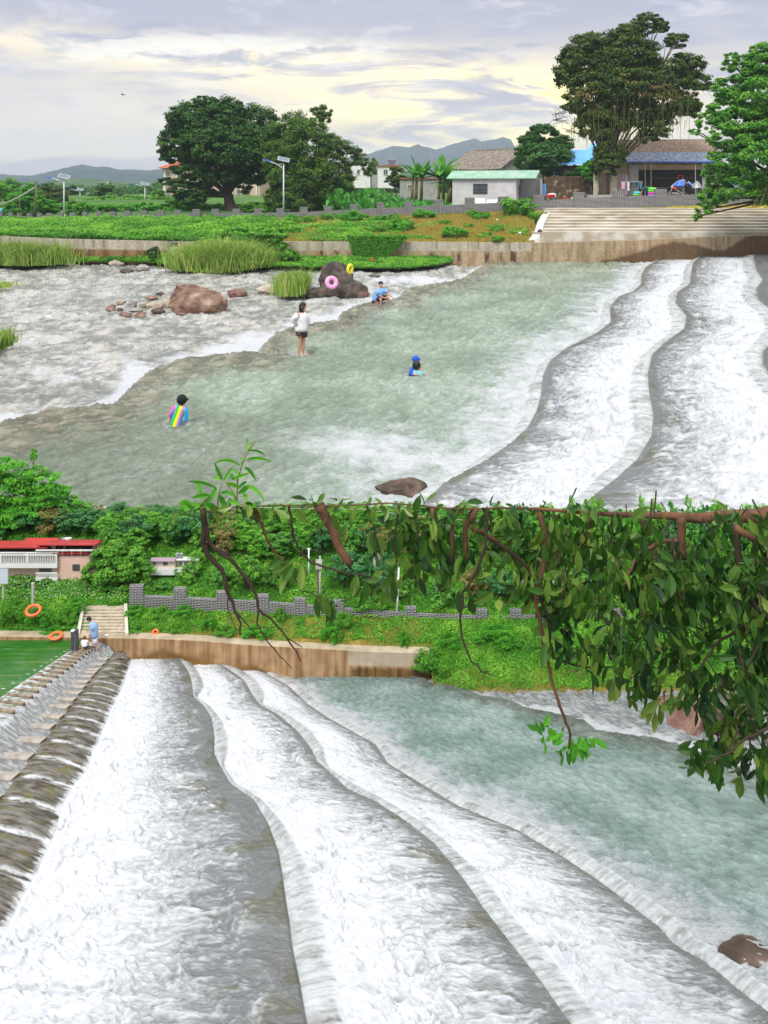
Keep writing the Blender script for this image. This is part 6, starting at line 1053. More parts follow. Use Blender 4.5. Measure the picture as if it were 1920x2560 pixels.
# swimming rings
def ring(label, c, R, r_, ax, m, name='swim_ring', cat='swim ring', group=None, sq=1): mb = MB(); mb.torus((0, 0, 0), R, r_, ax, 30, 12, sq); o = mb.build(name, m, smooth=True, loc=c); return tag(o, label, cat, group)
V_pink = vinyl('pink_vinyl', (.85, .35, .62)); V_yel = vinyl('yellow_vinyl', (.90, .85, .02)); V_or = vinyl('orange_vinyl', (.85, .16, .04)); V_gr = vinyl('green_vinyl', (.16, .65, .06)); V_cy = vinyl('cyan_vinyl', (.05, .5, .6)); V_mg = vinyl('magenta_vinyl', (.75, .06, .45)); V_pu = vinyl('purple_vinyl', (.35, .18, .75))
ring('pink inflatable ring resting between the dark boulders', P(829, 706, 39.0), .23, .11, (.35, -1, .35), V_pink); ring('yellow inflatable ring standing on top of the dark split boulder', P(875, 672, 40.4), .20, .075, (.93, -.55, -.1), V_yel)
ring('orange ring hung on the bush left of the stairs', P(83, 1526, 10.82), .088, .020, (.1, -.3, 1), V_or); ring('deflated orange ring lying on the pond wall', P(140, 1589, 10.73), .072, .022, (0, -.1, 1), V_or, sq=.6); ring('small orange ring in the weeds right of the stairs', P(388, 1580, 10.86), .034, .014, (0, -.5, 1), V_or)
for i, (x, y, m, l) in enumerate([(1592, 486.5, V_gr, 'green ring at the bottom of the left stack'), (1593, 482, V_cy, 'cyan ring on top of the left stack'), (1630, 488, V_pu, 'purple ring at the bottom of the right stack'), (1630, 482.5, V_mg, 'magenta ring in the middle of the right stack'), (1630, 477, V_gr, 'lower green ring of the right stack'), (1631, 472, V_gr, 'topmost green ring of the right stack')]): ring(l+' before the shop', P(x, y, 67), .25 if x > 1600 else .22, .10, (0, -.12, 1), m, group='stacked swim rings in front of the shop')
tb = thing('folding_table', 'low folding table carrying swim rings before the shop', 'table', P(1611, 500, 67.2)); part('table_top', M_white, tb, (-1.2, 1.2, -.3, .5, .18, .22)); [part('leg', M_iron, tb, (x-.03, x+.03, -.25, .45, -.6, .18)) for x in (-1.0, 1.0)]
ds = MB(); ds.rings([(0, 0, 0, .34, .2), (0, 0, .2, .42, .24), (0, 0, .34, .3, .2), (0, 0, .42, .1, .1)]); tag(ds.build('green_sack', cloth('dark_green_cloth', (.02, .10, .06)), smooth=True, loc=P(1618, 477, 68.5)), 'dark green sack behind the rings at the shop', 'sack')
# stepping blocks and weir teeth
M_blk = Mt('wet_concrete_block', (.30, .24, .17), (.10, .07, .045), 12, .5, bump=.2, det=8, lo=.4); M_tooth = Mt('damp_concrete_tooth', (.40, .37, .34), (.26, .23, .19), 14, .7, det=8)
def row_pts(poly): return [Vector((x, y, 0)) for x, y in poly]
ORD = 'first second third fourth fifth sixth seventh eighth ninth tenth eleventh twelfth thirteenth fourteenth fifteenth sixteenth seventeenth eighteenth'.split()
pts = BR[2:19]
for i, (x, y) in enumerate(pts):
    zt = -6.214; c = G(x+2, y-2, zt); Ln = (50+(y-1610)*.36)*c.y/F; sp = abs(G(x, y+1, zt).y-G(x, y, zt).y)*np.interp(y, [1615, 1660, 1720, 1800, 1850], [4, 7, 9, 17, 22]); root = thing('stepping_block', 'wet concrete block, %s from the gate post along the green pond edge' % ORD[i], 'concrete block', (c.x, c.y, zt), -.03, 'concrete blocks along the edge of the green pond')
    m_ = MB(); m_.prism([(-Ln*.98, -sp*.22), (-.008, -sp*.22), (0, 0), (-.010, sp*.20), (-Ln, sp*.20)], -.10, .012, 'z'); m_.build('block', M_blk, root, bevel=.004)
    f_ = MB(); n_ = 9; vs = []
    for a in range(n_):
        t = a/(n_-1); 
        for q_ in range(6): s_ = q_/5; vs.append((-.012+.022*t+.006*math.sin(s_*7+i)*t, -sp*.20+sp*.40*s_, .012-.034*t*t+.002*math.sin(q_*2.2+i)))
    f_.add(vs, [(a*6+b, a*6+b+1, (a+1)*6+b+1, (a+1)*6+b) for a in range(n_-1) for b in range(5)]); f_.build('spilling_water', Mt('thin_white_water', (.75, .78, .80), (.45, .48, .48), 60, .3, st=(.15, 1, .15)) if i == 0 else bpy.data.materials['thin_white_water'], root, smooth=True)
    f2 = MB(); f2.ball((-Ln*.99, -.0, .0), Ln*.24, sp*.26, .015, 10, 6); f2.build('foam_wedge', bpy.data.materials['thin_white_water'], root, smooth=True)
for i, (x, y) in enumerate(C0[2:18]):
    zt = -6.283; c = G(x, y-2, zt); Ln = float(np.interp(y, [1650, 1700, 1750, 1800, 1850, 1900, 2000], [36, 50, 62, 80, 96, 110, 130]))*c.y/F; sp = abs(G(x, y+1, zt).y-G(x, y, zt).y)*float(np.interp(y, [1650, 1700, 1760, 1850, 1950, 2050], [5, 6, 9, 15, 20, 24])); root = thing('weir_tooth', 'wedge shaped concrete tooth, %s from the far wall along the weir crest' % ORD[i], 'concrete block', (c.x, c.y, zt), -.02, 'concrete teeth along the weir crest')
    m_ = MB(); m_.prism([(-Ln, -sp*.25), (-sp*.35, -sp*.62), (0, sp*.35), (-sp*.3, sp*.5), (-Ln*.95, sp*.4)], -.10, .012, 'z'); m_.build('block', M_tooth, root)
    e_ = MB(); a_, b_ = (-sp*.35, -sp*.555), (.002, sp*.35); e_.add([(a_[0], a_[1]-.002, -.10), (b_[0]+.003, b_[1], -.10), (b_[0]+.003, b_[1], .014), (a_[0], a_[1]-.002, .014), (a_[0]-.004, a_[1]+.004, .014), (b_[0]-.002, b_[1]+.003, .014)], [(0, 1, 2, 3), (3, 2, 5, 4)]); e_.build('dark_end', Mt('dark_brown_end', (.13, .10, .035), (.22, .17, .08), 20, .8) if i == 0 else bpy.data.materials['dark_brown_end'], root)  # darker brown face laid over the end of each tooth
# gate post, sign, posts, bucket
gp = thing('gate_post', 'dark metal sluice frame with two uprights at the pond corner', 'gate post', P(188, 1626, 10.5)); part('upright', Mt('dark_slate_metal', (.05, .06, .07), (.08, .09, .10), 9, .5), gp, (-.052, -.012, -.02, .02, -.05, .262)); part('upright', M_iron, gp, (.0, .036, -.012, .03, -.05, .275)); part('cap', M_pole, gp, (-.056, -.008, -.024, .024, .263, .268)); part('brace', M_cpole, gp, (-.012, .0, -.004, .004, -.02, .24))
sg = thing('sign_board', 'pale blue grey blank board on a post at the left edge by the villa', 'sign board', P(8, 1500, 11.2)); part('board', Mt('pale_board', (.52, .60, .68), (.48, .55, .64), 4, .5), sg, (-.12, .068, -.01, .01, .24, .46)); part('frame', M_cpole, sg, (-.13, .076, -.014, -.011, .455, .468), (-.13, .076, -.014, -.011, .232, .245), (.067, .076, -.014, -.011, .246, .454)); part('post', M_cpole, sg, (-.02, .0, .011, .03, -.1, .45))
mp_ = MB(); mp_.box(-.014, .014, -.012, .012, -.1, .30); mp_.box(-.018, .018, -.016, .016, .30, .308); tag(mp_.build('marker_post', M_cpole, loc=P(82, 1512, 11.1)), 'short grey post in the weeds above the orange ring', 'post')
bk = thing('bucket', 'small turquoise bucket at the foot of the stairs', 'bucket', P(266, 1596, 10.78)); mb = MB(); mb.rings([(0, 0, 0, .016, .016), (0, 0, .042, .022, .022)]); mb.build('pail', Mt('turquoise_plastic', (.02, .45, .50), (.03, .35, .42), 4, .4), bk); mb = MB(); mb.rings([(0, 0, .043, .024, .024), (0, 0, .047, .024, .024)]); mb.build('rim', M_white, bk)
# yard things behind the parapet
def pail(label, cx, yb, w_, h_, Y, m): k = Y/F; b = thing('bucket', label, 'bucket', P(cx, yb, Y)); mb = MB(); mb.rings([(0, 0, 0, w_*k*.42, w_*k*.42), (0, 0, h_*k, w_*k*.5, w_*k*.5)]); mb.build('pail', m, b); mb = MB(); mb.torus((0, 0, h_*k), w_*k*.5, w_*k*.05); mb.build('rim', M_white, b); return b
pail('red bucket on the parapet right of the red basin', 1411.5, 499.5, 8, 9, 67.1, vinyl('red_plastic', (.75, .02, .02))); pail('small yellow pail beside the red bucket', 1430, 498.5, 5, 6, 67.1, V_yel)
bs = thing('red_basin', 'red basin with a white cloth on a stool beside the stone wall', 'basin', P(1376, 502, 70)); mb = MB(); mb.rings([(0, 0, .30, .25, .2), (0, 0, .42, .40, .3), (0, 0, .50, .42, .32), (0, 0, .58, .36, .28)]); mb.build('basin', vinyl('basin_red', (.72, .015, .02)), bs, smooth=True); mb = MB(); mb.rings([(.1, 0, .56, .36, .28), (.12, 0, .64, .30, .22), (.2, 0, .68, .12, .1)]); mb.tube([(.36, -.1, .62), (.45, -.1, .45), (.47, -.1, .3)], [.08, .07, .04], 6); mb.build('cloth', cloth('white_cotton', (.8, .8, .82)), bs, smooth=True); [part('leg', M_cpole, bs, (x-.02, x+.02, -.1, -.06, -.2, .36)) for x in (-.25, .3)]
for l, x0, x1, y0, y1 in (('white foam board leaning on the parapet before the barred window', 1187, 1214, 496, 508), ('cream plastic panels stacked behind the parapet by the white building', 1216, 1244, 499, 509)):
    mb = MB(); a = P(x0, y1, 68.4); b = P(x1, y0, 68.4); n_ = 1 if 'foam' in l else 3
    for q_ in range(n_): d_ = (b.x-a.x)/n_; mb.add([(a.x+d_*q_, 68.4, a.z), (a.x+d_*(q_+1)-.05, 68.4, a.z), (a.x+d_*(q_+1)+.06*(n_ > 1), 68.7, b.z), (a.x+d_*q_+.1*(n_ > 1), 68.7, b.z), (a.x+d_*q_, 68.46, a.z), (a.x+d_*(q_+1)-.05, 68.46, a.z), (a.x+d_*(q_+1)+.06*(n_ > 1), 68.76, b.z), (a.x+d_*q_+.1*(n_ > 1), 68.76, b.z)], [(0, 1, 2, 3), (4, 5, 6, 7), (0, 1, 5, 4), (2, 3, 7, 6), (1, 2, 6, 5), (0, 3, 7, 4)])
    tag(mb.build('board', M_white, origin=a), l, 'board')
rk = thing('clothes_rack', 'metal clothes rack in front of the grey pillar of the shop', 'clothes rack', P(1580, 500, 71)); k = 71/F; [MB().tube([(x*k, 0, 0), (x*k, 0, 46*k)], .02, 5).build('upright', M_steel, rk) for x in (-26, 25)]; MB().tube([(-27*k, 0, 45*k), (26*k, 0, 46*k)], .02, 5).build('rail', M_steel, rk)
for i, (x, w_, l_, c, lab) in enumerate([(1558, 9, 17, (.75, .42, .45), 'pink sleeveless top at the left end of the clothes rack'), (1571, 5, 22, (.75, .75, .78), 'long white shirt on the clothes rack'), (1577, 4, 15, (.03, .03, .04), 'black shirt right of the long white one'), (1582, 4, 14, (.10, .10, .12), 'charcoal shirt in the middle of the rack'), (1587, 4, 14, (.04, .12, .12), 'dark teal shirt on the rack'), (1592, 3.5, 13, (.02, .02, .03), 'black trousers near the right of the rack'), (1597, 4, 16, (.05, .16, .30), 'blue patterned shirt on the rack'), (1602, 4, 18, (.10, .25, .45), 'sky blue shirt at the right end of the rack')]):
    g_ = thing('garment', lab, 'clothing', P(x, 455, 70.95), 0, 'clothes hanging on the rack'); w2 = w_*k/2; h_ = l_*k; mb = MB(); mb.prism([(-w2*.5, 0), (-w2, -.08), (-w2*1.1, -h_*.4), (-w2*.75, -h_*.4), (-w2*.8, -h_), (w2*.8, -h_*.97), (w2*.75, -h_*.4), (w2*1.1, -h_*.38), (w2, -.08), (w2*.5, 0), (0, -.05)], -.03, .03); mb.build('cloth', cloth('cloth_%s' % lab.split()[0]+str(i), c), g_); MB().tube([(-w2*.6, 0, 0), (0, 0, .05), (w2*.6, 0, 0)], .008, 4).build('hanger', M_steel, g_)
pail('red crate like tub under the clothes rack', 1600, 492, 10, 12, 70.5, V_red)
def umbrella(label, cx, yt, w_, h_, Y, m, m2): 
    k = Y/F; r = thing('beach_umbrella', label, 'umbrella', P(cx, 500, Y)); zt = (500-yt)*k; mb = MB(); n_ = 8; R_ = w_*k/2; vs = [(0, 0, zt)]
    for q_ in range(1, 5):
        for a in range(n_*2): an = a*math.pi/n_; rr_ = R_*q_/4*(1 if a % 2 == 0 else .95); vs.append((rr_*math.cos(an), rr_*math.sin(an), zt-h_*k*(q_/4)**1.8))
    fs = [(0, 1+a, 1+(a+1) % 16) for a in range(16)]+[(1+(q_-1)*16+a, 1+q_*16+a, 1+q_*16+(a+1) % 16, 1+(q_-1)*16+(a+1) % 16) for q_ in range(1, 4) for a in range(16)]
    mb.add(vs, fs); o = mb.build('canopy', m, r); s_ = o.modifiers.new('th', 'SOLIDIFY'); s_.thickness = .02; MB().tube([(0, 0, 0), (0, 0, zt)], .03, 6).build('shaft', M_steel, r); mb = MB(); [mb.tube([(0, 0, zt+.01), (R_*.5*math.cos(a*math.pi/4), R_*.5*math.sin(a*math.pi/4), zt-h_*k*.28+.02), (R_*math.cos(a*math.pi/4), R_*math.sin(a*math.pi/4), zt-h_*k+.02)], .015, 4) for a in range(8)]; mb.build('ribs', m2, r)
umbrella('blue umbrella opened over the motorbike before the shop', 1707, 449, 56, 16, 71, vinyl('blue_canvas', (.05, .16, .62)), M_white); umbrella('grey umbrella right of the blue one, half behind the leaves', 1742, 452, 28, 18, 73, vinyl('grey_canvas', (.28, .32, .34)), M_iron)
mo = thing('motorbike', 'parked motorbike with silver frame under the blue umbrella', 'motorbike', P(1693, 494, 69.5)); k = 69.5/F
for x in (-20, 16): wq = MB(); wq.torus((x*k, 0, 8*k), 7*k, 1.6*k, (0, 1, 0), 20, 6); w_o = wq.build('wheel', M_iron, mo, smooth=True); MB().torus((x*k, 0, 8*k), 4.5*k, .7*k, (0, 1, 0), 16, 5).build('rim', M_steel, w_o, smooth=True)
mb = MB(); mb.tube([(-20*k, 0, 8*k), (-13*k, 0, 24*k), (-9*k, 0, 32*k)], .04, 6); mb.tube([(16*k, 0, 8*k), (4*k, 0, 16*k), (-13*k, 0, 24*k)], .05, 6); mb.tube([(-14*k, 0, 12*k), (4*k, 0, 10*k)], .07, 6); mb.build('frame', M_steel, mo); mb = MB(); mb.rings([(-7*k, 0, 20*k, 7*k, 2.5*k), (-7*k, 0, 26*k, 6*k, 2.4*k)]); mb.build('tank', V_red, mo, smooth=True); part('seat', M_iron, mo, (-1*k, 18*k, -2.4*k, 2.4*k, 20*k, 23*k)); mb = MB(); mb.tube([(-9*k, -5*k, 33*k), (-9*k, 0, 31*k), (-9*k, 5*k, 33*k)], .03, 5); mb.build('handlebar', M_steel, mo); mb = MB(); mb.ball((-13*k, 0, 27*k), 2.4*k); mb.build('headlight', M_white, mo, smooth=True)
pbag = thing('pink_bag', 'bright pink bag on the step in the parapet gap', 'bag', P(511, 556, 74)); mb = MB(); mb.rings([(0, 0, 0, .18, .14), (0, 0, .25, .26, .17), (.03, 0, .48, .17, .12), (.05, 0, .60, .06, .05)]); mb.build('bag', vinyl('pink_nylon', (.85, .04, .25)), pbag, smooth=True); mb = MB(); mb.torus((.05, 0, .64), .10, .02, (0, 1, 0)); mb.build('handle', V_pink, pbag)
MS2 = MB(); [MS2.box(P(500, 0, 71).x, P(528, 0, 71).x, 70.2-i*.5, 73.6, -3.4-.12*i, -3.05-.14*i) for i in range(4)]; tag(MS2.build('gap_steps', MS, origin=P(514, 556, 72)), 'pale concrete steps in the gap of the left parapet', 'steps')
for l, x, y, Y, c, s_ in (('white scrap of litter under the parapet left of the big bush', 1236, 538, 66.6, .7, 3), ('white scrap of litter on the dry slope', 1243, 554, 63.5, .7, 3.5), ('white scrap of litter beside the curb of the steps', 1338, 552, 64, .8, 3.5), ('white scrap of litter low on the dry slope', 1300, 587, 59, .8, 4)):
    bm = rockmesh(s_*2*Y/F, s_*Y/F, s_*Y/F, int(x), 2, 5, .3); me = bpy.data.meshes.new('litter'); bm.to_mesh(me); bm.free(); o = link('litter', me, M_white, loc=P(x, y, Y)+Vector((0, 0, .12))); tag(o, l, 'litter')
bg_ = MB(); bg_.rings([(0, 0, 0, .16, .12), (0, 0, .12, .2, .14), (.02, 0, .25, .12, .1), (.04, 0, .3, .03, .03)]); tag(bg_.build('handbag', cloth('brown_bag', (.09, .05, .04)), smooth=True, loc=P(1349, 583, 57.7)), 'dark brown bag left on the lowest step by the curb', 'bag')
bg_ = MB(); bg_.rings([(0, 0, 0, .2, .1), (.05, 0, .12, .22, .12), (0, 0, .26, .08, .06)]); tag(bg_.build('red_cloth', cloth('red_rag', (.6, .03, .02)), smooth=True, loc=P(929, 656, 55.2)), 'red rag in the grass beside the cream boulder', 'rag')
bd = thing('bird', 'tiny dark bird flying in the sky left of the banyan', 'bird', P(307, 237, 260)); mb = MB(); mb.ball((0, 0, 0), .55, .18, .14); mb.tube([(.5, 0, 0), (1.1, 0, -.12)], [.12, .02], 5); mb.build('body', M_iron, bd, smooth=True)
for s_ in (-1, 1): mb = MB(); mb.add([(-.25, 0, .02), (.3, 0, .02), (.15, s_*.9, .35), (-.5-.3*s_, s_*1.3, .45)], [(0, 1, 2, 3)]); o = mb.build('wing', M_iron, bd); q_ = o.modifiers.new('th', 'SOLIDIFY'); q_.thickness = .05
# ---------------------------------------------------------------- people
M_skin = Mt('skin', (.55, .32, .22), (.50, .28, .19), 9, .55); M_hair = Mt('black_hair', (.012, .010, .009), (.02, .016, .014), 20, .45)
def skinbody(root, V, E, R, m=None, sub=1, name='body'):
    me = bpy.data.meshes.new(name); me.from_pydata([tuple(v) for v in V], E, []); o = link(name, me, m or M_skin, root); md = o.modifiers.new('skin', 'SKIN'); md.use_smooth_shade = True
    for i, r_ in enumerate(R): sv = me.skin_vertices[0].data[i]; sv.radius = (r_, r_); sv.use_root = (i == 0)
    s_ = o.modifiers.new('sub', 'SUBSURF'); s_.levels = sub; s_.render_levels = sub; return o
def figure(root, J, s=1.0, hands=('L', 'R'), feet=True):
    """J: joints in metres round the root. one continuous skinned body with head, face bump, fingers"""
    V = []; E = []; R = []
    def add(p, r_, par=None): V.append(Vector(p)); R.append(r_*s); 
    def a(p, r_, par): V.append(Vector(p)); R.append(r_*s); i = len(V)-1; 
    idx = {}
    def ad(n_, p, r_, par=None):
        V.append(Vector(p)); R.append(r_*s); idx[n_] = len(V)-1
        if par is not None: E.append((idx[par], idx[n_]))
    ad('pel', J['pel'], .12); ad('sp', Vector(J['pel']).lerp(Vector(J['ch']), .5), .11, 'pel'); ad('ch', J['ch'], .125, 'sp'); ad('nk', J['nk'], .05, 'ch'); h0 = Vector(J['hd']); ad('jaw', h0-Vector((0, 0, .055))*s, .062, 'nk'); ad('hd', h0+Vector((0, 0, .02))*s, .088, 'jaw'); ad('top', h0+Vector((0, 0, .085))*s, .062, 'hd')
    f = Vector(J.get('face', (1, 0, 0))).normalized(); ad('nose', h0+f*.095*s-Vector((0, 0, .012))*s, .012, 'jaw')
    side = f.cross(Vector((0, 0, 1))).normalized()
    for sd_ in 'LR':
        if 'sh'+sd_ in J:
            ad('sh'+sd_, J['sh'+sd_], .058, 'ch'); ad('el'+sd_, J['el'+sd_], .040, 'sh'+sd_); ad('wr'+sd_, J['wr'+sd_], .026, 'el'+sd_)
            if sd_ in hands:
                w_ = Vector(J['wr'+sd_]); d = Vector(J.get('hdir'+sd_, w_-Vector(J['el'+sd_]))).normalized(); ac = d.cross(Vector((.3, 1, .2))).normalized(); pm = w_+d*.06*s; ad('pm'+sd_, pm, .026, 'wr'+sd_); cur = d.cross(ac)
                for q_ in range(4): b0 = pm+d*.035*s+ac*(q_-1.5)*.021*s; L_ = (.066, .078, .074, .058)[q_]*s; ad('f%s%da' % (sd_, q_), b0, .0095, 'pm'+sd_); ad('f%s%db' % (sd_, q_), b0+d*L_*.5+cur*.008*s, .0085, 'f%s%da' % (sd_, q_)); ad('f%s%dc' % (sd_, q_), b0+d*L_*.85+cur*.03*s, .007, 'f%s%db' % (sd_, q_))
                ad('t%sa' % sd_, w_+d*.04*s-ac*.036*s, .010, 'pm'+sd_); ad('t%sb' % sd_, w_+d*.085*s-ac*.05*s+cur*.012*s, .008, 't%sa' % sd_)
        if 'hp'+sd_ in J: ad('hp'+sd_, J['hp'+sd_], .085, 'pel'); ad('kn'+sd_, J['kn'+sd_], .055, 'hp'+sd_); kn, an = Vector(J['kn'+sd_]), Vector(J['an'+sd_]); ad('cf'+sd_, kn.lerp(an, .32), .056, 'kn'+sd_); ad('an'+sd_, an, .034, 'cf'+sd_); ff = Vector(J.get('fdir', (f.x, f.y, 0))).normalized(); ad('toe'+sd_, an+ff*.15*s-Vector((0, 0, .05))*s, .030, 'an'+sd_)
    o = skinbody(root, V, E, R)
    ey = MB(); [ey.ball(h0+f*.083*s+side*q_*.032*s+Vector((0, 0, .018))*s, .011*s, n=6, m=4) for q_ in (-1, 1)]; ey.build('eyes', M_hair, root, smooth=True)
    er = MB(); [er.ball(h0+side*q_*.088*s, .014*s, .022*s, .032*s, 6, 5) for q_ in (-1, 1)]; er.build('ears', M_skin, root, smooth=True)
    mt = MB(); mt.ball(h0+f*.08*s-Vector((0, 0, .045))*s, .018*s, .018*s, .007*s, 6, 4); mt.build('mouth', Mt('lips', (.4, .12, .1)) if 'lips' not in bpy.data.materials else bpy.data.materials['lips'], root, smooth=True)
    return f, side
def garment(root, name, m, rings=None, tubes=(), smooth=True):
    mb = MB()
    if rings: mb.rings(rings, 16)
    for pts, rad in tubes: mb.tube(pts, rad, 12)
    return mb.build(name, m, root, smooth=smooth)
def jj(x0, y0, sc_, Y, org):
    return lambda cx, cy, dy=0.0: P(x0+cx*sc_, y0+cy*sc_, Y)+Vector((0, dy, 0))-org
# standing woman
o_ = P(754, 884, 26.0); wm = thing('person', 'woman in loose white shirt and brown shorts standing on the stone lip', 'person', o_); j = jj(720, 690, .18083, 26.0, o_)
J = dict(pel=j(190, 755), ch=j(195, 560), nk=j(208, 500), hd=j(213, 425), face=(1, -.45, -.12), shL=j(140, 530, -.12), elL=j(65, 600, -.1), wrL=j(135, 668, -.12), shR=j(248, 535, .1), elR=j(266, 620, .1), wrR=j(268, 680, .06), hpL=j(170, 775, -.05), knL=j(158, 925, -.06), anL=j(157, 1085, -.05), hpR=j(212, 775, .06), knR=j(212, 900, .06), anR=j(205, 1080, .06), fdir=(1, -.3, 0)); J['hdirL'] = (1, 0, -.2); J['hdirR'] = (-.1, -.2, -1)
figure(wm, J, 1.12)
garment(wm, 'shirt', cloth('white_shirt', (.80, .80, .84)), [(*j(x, y), rx, ry) for x, y, rx, ry in ((206, 500, .075, .08), (200, 515, .13, .13), (193, 545, .21, .17), (192, 600, .20, .17), (192, 660, .20, .17), (186, 720, .21, .18), (182, 760, .22, .19))], [([J['shL'], Vector(J['shL']).lerp(J['elL'], .5), J['elL'], Vector(J['elL']).lerp(J['wrL'], .85)], [.10, .10, .095, .06]), ([J['shR'], J['elR'], Vector(J['elR']).lerp(J['wrR'], .8)], [.09, .085, .06])])
garment(wm, 'shorts', cloth('brown_shorts', (.10, .055, .065)), [(*j(186, 745), .20, .17), (*j(188, 790), .205, .17)], [([j(168, 770, -.05), j(162, 820, -.06)], [.12, .13]), ([j(215, 770, .06), j(222, 850, .06)], [.12, .11])])
hr = MB(); hr.ball(j(203, 415, .02), .118, .125, .135, 14, 10); hr.tube([j(190, 400, .03), j(182, 450, .02), j(188, 500, -.03), j(196, 520, -.05)], [.09, .085, .075, .03], 10); hr.tube([j(222, 400, -.06), j(200, 460, -.10), j(215, 500, -.10)], [.04, .035, .02], 8); hr.build('hair', M_hair, wm, smooth=True)
# sitting man
Ym = 36.8; o_ = P(955, 765, Ym); mn = thing('person', 'man in light blue polo and black shorts sitting on a stone in the stream', 'person', o_); j = jj(720, 690, .18083, Ym, o_)
J = dict(pel=j(1228, 335, .05), ch=j(1270, 225, 0), nk=j(1278, 170, 0), hd=j(1286, 125, -.02), face=(.75, -1, -.1), shL=j(1222, 198, -.1), elL=j(1268, 268, -.25), wrL=j(1335, 292, -.3), shR=j(1340, 195, 0), elR=j(1395, 245, -.2), wrR=j(1440, 285, -.25), hpL=j(1235, 335, -.05), knL=j(1283, 292, -.4), anL=j(1285, 415, -.35), hpR=j(1260, 330, .1), knR=j(1385, 275, -.2), anR=j(1372, 400, -.2), fdir=(.6, -1, 0)); J['hdirR'] = (.5, -.2, -.8); J['hdirL'] = (1, 0, .1)
figure(mn, J, 1.05)
garment(mn, 'shirt', cloth('blue_polo', (.22, .42, .80)), [(*j(x, y, dy), rx, ry) for x, y, dy, rx, ry in ((1280, 168, 0, .09, .09), (1278, 182, 0, .22, .15), (1270, 215, 0, .26, .19), (1250, 270, .02, .26, .21), (1236, 330, .03, .25, .22), (1232, 350, .03, .24, .21))], [([J['shL'], Vector(J['shL']).lerp(J['elL'], .72)], [.11, .10]), ([J['shR'], Vector(J['shR']).lerp(J['elR'], .6)], [.11, .095])])
garment(mn, 'shorts', cloth('black_shorts', (.015, .015, .02)), [(*j(1232, 365, 0), .26, .22), (*j(1234, 335, 0), .25, .22)], [([J['hpL'], Vector(J['hpL']).lerp(J['knL'], .85)], [.13, .115]), ([J['hpR'], Vector(J['hpR']).lerp(J['knR'], .85)], [.13, .11])])
hr = MB(); hr.ball(j(1282, 100, .03), .118, .12, .10, 12, 8); hr.build('hair', M_hair, mn, smooth=True)
rock('small orange brown stone under the sitting man', 943, 766, 22, 14, -5.62, R_pk, 91, name='stone', cat='stone')
# child in rainbow shirt
Yk = 18.3; o_ = P(443, 1068, Yk); kd = thing('person', 'child in black cap and rainbow striped shirt wading, seen from behind', 'person', o_); j = jj(400, 970, .07233, Yk, o_)
J = dict(pel=j(560, 1420), ch=j(670, 820), nk=j(725, 620), hd=j(765, 450), face=(1, .5, .1), shL=j(500, 700, -.02), elL=j(365, 900, .0), wrL=j(350, 1090, .05), shR=j(870, 740, 0), elR=j(905, 960, .02), wrR=j(860, 1180, .04)); figure(kd, J, .80)
M_rain = colmat('rainbow_cloth', nscale=30, namt=.08, bump=.05)
sh_o = garment(kd, 'shirt', M_rain, [(*j(x, y, dy), rx, ry) for x, y, dy, rx, ry in ((722, 610, 0, .06, .05), (705, 650, 0, .115, .07), (680, 720, 0, .135, .085), (650, 860, 0, .125, .09), (600, 1050, 0, .125, .09), (550, 1250, 0, .125, .09), (520, 1420, 0, .13, .09))], [([j(640, 660), J['shL'], J['elL'], Vector(J['elL']).lerp(J['wrL'], .6)], [.06, .062, .052, .042]), ([j(760, 680), J['shR'], J['elR'], Vector(J['elR']).lerp(J['wrR'], .95)], [.06, .062, .05, .04])])
sub = sh_o.modifiers.new('sub', 'SUBSURF'); sub.levels = 2; sub.render_levels = 2
bmx = bmesh.new(); bmx.from_mesh(sh_o.data); bmesh.ops.subdivide_edges(bmx, edges=bmx.edges, cuts=4, use_grid_fill=True); bmx.to_mesh(sh_o.data); bmx.free(); sh_o.modifiers.clear(); sh_o.data.polygons.foreach_set('use_smooth', [True]*len(sh_o.data.polygons))
me = sh_o.data; co = np.empty(len(me.vertices)*3, np.float32); me.vertices.foreach_get('co', co); co = co.reshape(-1, 3); kx = Yk/F*.07233; cx = (co[:, 0]+o_.x)/kx*1.0-(400-960)/.07233; cy = (HZ/.07233-(co[:, 2]+o_.z)/kx)-970/.07233
t = cx-(760-(cy-660)*.36); st_c = [(-400, (.10, .42, .90)), (-180, (.10, .45, .90)), (-150, (.02, .50, .05)), (-85, (.03, .60, .03)), (-60, (.85, .85, .02)), (0, (.9, .9, .02)), (40, (.85, .40, .55)), (90, (.7, .15, .55)), (120, (.05, .42, .85)), (500, (.03, .42, .85))]
c = np.stack([np.interp(t, [a for a, _ in st_c], [b[i] for _, b in st_c]) for i in range(3)], -1); pk = (cx < 470-(cy-640)*.28)|((cy < 700)*(cx < 560)); c[pk] = (.80, .10, .50)
a = me.color_attributes.new('Col', 'FLOAT_COLOR', 'POINT'); a.data.foreach_set('color', np.concatenate([c, np.ones((len(c), 1))], -1).astype(np.float32).ravel())
hr = MB(); hr.ball(j(752, 400), .118, .12, .125, 14, 10); hr.tube([j(860, 420, .03), j(955, 400, .08)], [.05, .02], 8, sq=.5); hr.build('cap', cloth('black_cap', (.012, .016, .018)), kd, smooth=True)
